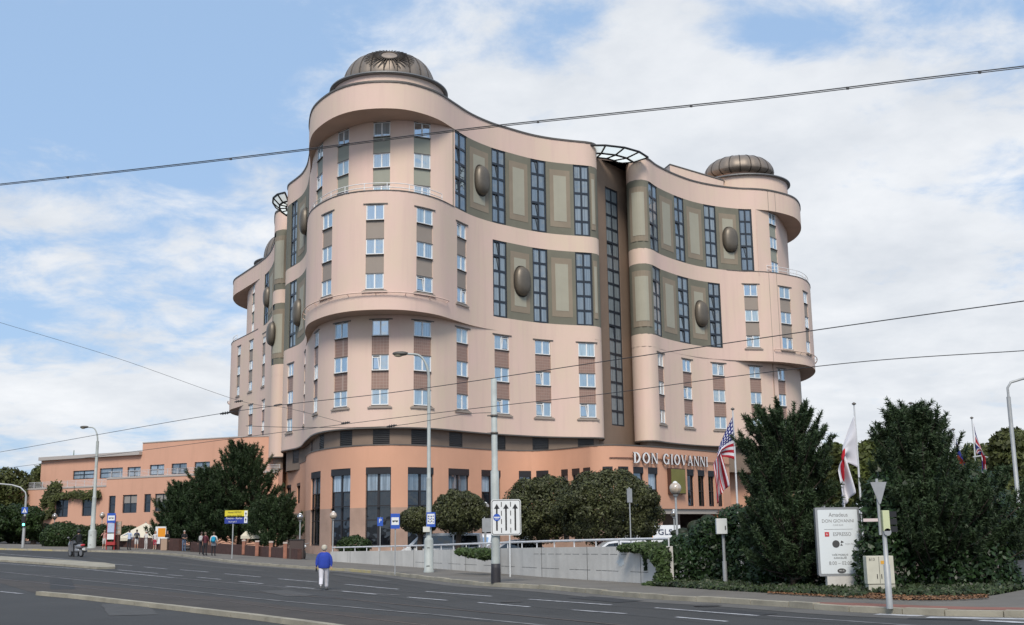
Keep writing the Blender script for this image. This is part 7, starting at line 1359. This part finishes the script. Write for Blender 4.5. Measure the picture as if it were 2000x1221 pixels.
b = gp(80, 1060, .13); e = empty('junction_box', b, 0, 'pale grey metal box on the pavement left of the hedge', 'utility cabinet'); m = MB(); m.box((b.x, b.y, b.z+.95), (1.3, .5, 1.3)); m.build('body', mat('box_grey', (.36, .36, .33), .7, var=.2, scale=3), e, bevel=.02); m = MB(); m.box((b.x, b.y, b.z+.15), (1.35, .55, .3)); m.build('plinth', CONC, e)
# market-style parasols behind the wall
PAR = mat('cream_canvas', (.60, .55, .44), .85)
def parasol(px, Y, x0, x1, ytop, yrim, label):
    c = at(px, Y, 2); zt_, zr_ = zat(px, ytop, Y), zat(px, yrim, Y); R_ = (at(x1, Y, zr_).x-at(x0, Y, zr_).x)/2; e = empty('parasol', (c.x, Y, g(c.x, Y)), 0, label, 'parasol', 'cream parasols of the terrace'); m = MB(); vs = [(c.x, Y, zt_)]+[(c.x+R_*sx_, Y+R_*sy_*.8, zr_) for sx_, sy_ in ((-1, -1), (0, -1.02), (1, -1), (1.02, 0), (1, 1), (0, 1.02), (-1, 1), (-1.02, 0))]
    vs += [(v_[0], v_[1], v_[2]-.28) for v_ in vs[1:]]; m.add(vs, [(0, 1+k, 1+(k+1) % 8) for k in range(8)]+[(1+k, 9+k, 9+(k+1) % 8, 1+(k+1) % 8) for k in range(8)]); m.build('canopy', PAR, e); m = MB(); m.tube([(c.x, Y, g(c.x, Y)), (c.x, Y, zt_+.1)], .04, 8); m.build('pole', GREYM, e)
parasol(284, 114, 238, 328, 1021, 1050, 'wide cream parasol between the hedge and the left pine'); parasol(372, 112, 345, 402, 1040, 1052, 'cream parasol hidden among the pine branches'); parasol(500, 108, 470, 520, 1018, 1046, 'cream parasol edge showing beside the direction post')
# dark brick yard wall with posts
def lw(pts, h, label):
    P = resample([tuple(gp(x, y, .13)[:2]) for x, y in pts], 2.0); e = empty('low_wall', (P[0].x, P[0].y, g(*P[0])), 0, label, 'wall'); m = MB()
    for a, b_ in zip(P, P[1:]):
        t = (b_-a).normalized(); n_ = Vector((t.y, -t.x))*.15; vs = [(q.x, q.y, g(*p_)+z) for z in (0, h) for p_, q in ((a, a+n_), (b_, b_+n_), (b_, b_-n_), (a, a-n_))]; m.add(vs, [(4, 5, 6, 7), (0, 1, 5, 4), (1, 2, 6, 5), (2, 3, 7, 6), (3, 0, 4, 7)])
    m.build('wall_face', BRK, e); return e
lw(((228, 1068), (330, 1072.5), (352, 1073.5)), 1.1, 'low dark red brick wall behind the waiting people'); lw(((375, 1074.5), (430, 1079), (480, 1083), (585, 1093)), .85, 'dark brick wall under the pines behind the small posts')
PB = mat('post_brick', (.34, .15, .10), .85, var=.3, scale=4); PC_ = mat('post_cap', (.46, .38, .33), .8); proto = None
for i, (px, py, lb) in enumerate(((476, 1083, 'brick post nearest the direction boards'), (502, 1086, 'second brick post right of the direction boards'), (529, 1088, 'third brick post before the dark yard wall'), (557, 1091, 'brick post nearest the motorcycle'))):
    b = gp(px, py, .13)
    if proto is None:
        proto = empty('brick_post', b, 0, lb, 'post', 'pale-capped brick posts'); m = MB(); m.box((0, 0, .52), (.26, .26, 1.05)); q = m.build('shaft', PB); q.parent = proto; m = MB(); m.box((0, 0, 1.10), (.30, .30, .12)); q = m.build('cap', PC_); q.parent = proto
    else: c = copy_tree(proto); c.location = b; c['label'] = lb
b = gp(578, 1092, .13); e = empty('service_cabinet', b, 0, 'dark brown cabinet at the corner beside the last brick post', 'utility cabinet'); m = MB(); m.box((b.x, b.y+.3, b.z+.65), (1.0, .5, 1.3)); m.build('body', mat('dark_brown_box', (.06, .04, .035), .7), e, bevel=.02); m = MB(); m.box((b.x, b.y+.3, b.z+1.33), (1.06, .56, .06)); m.build('lid', BLACK, e)
print('objects', len(bpy.data.objects))

bpy.data.scenes.remove(WS)
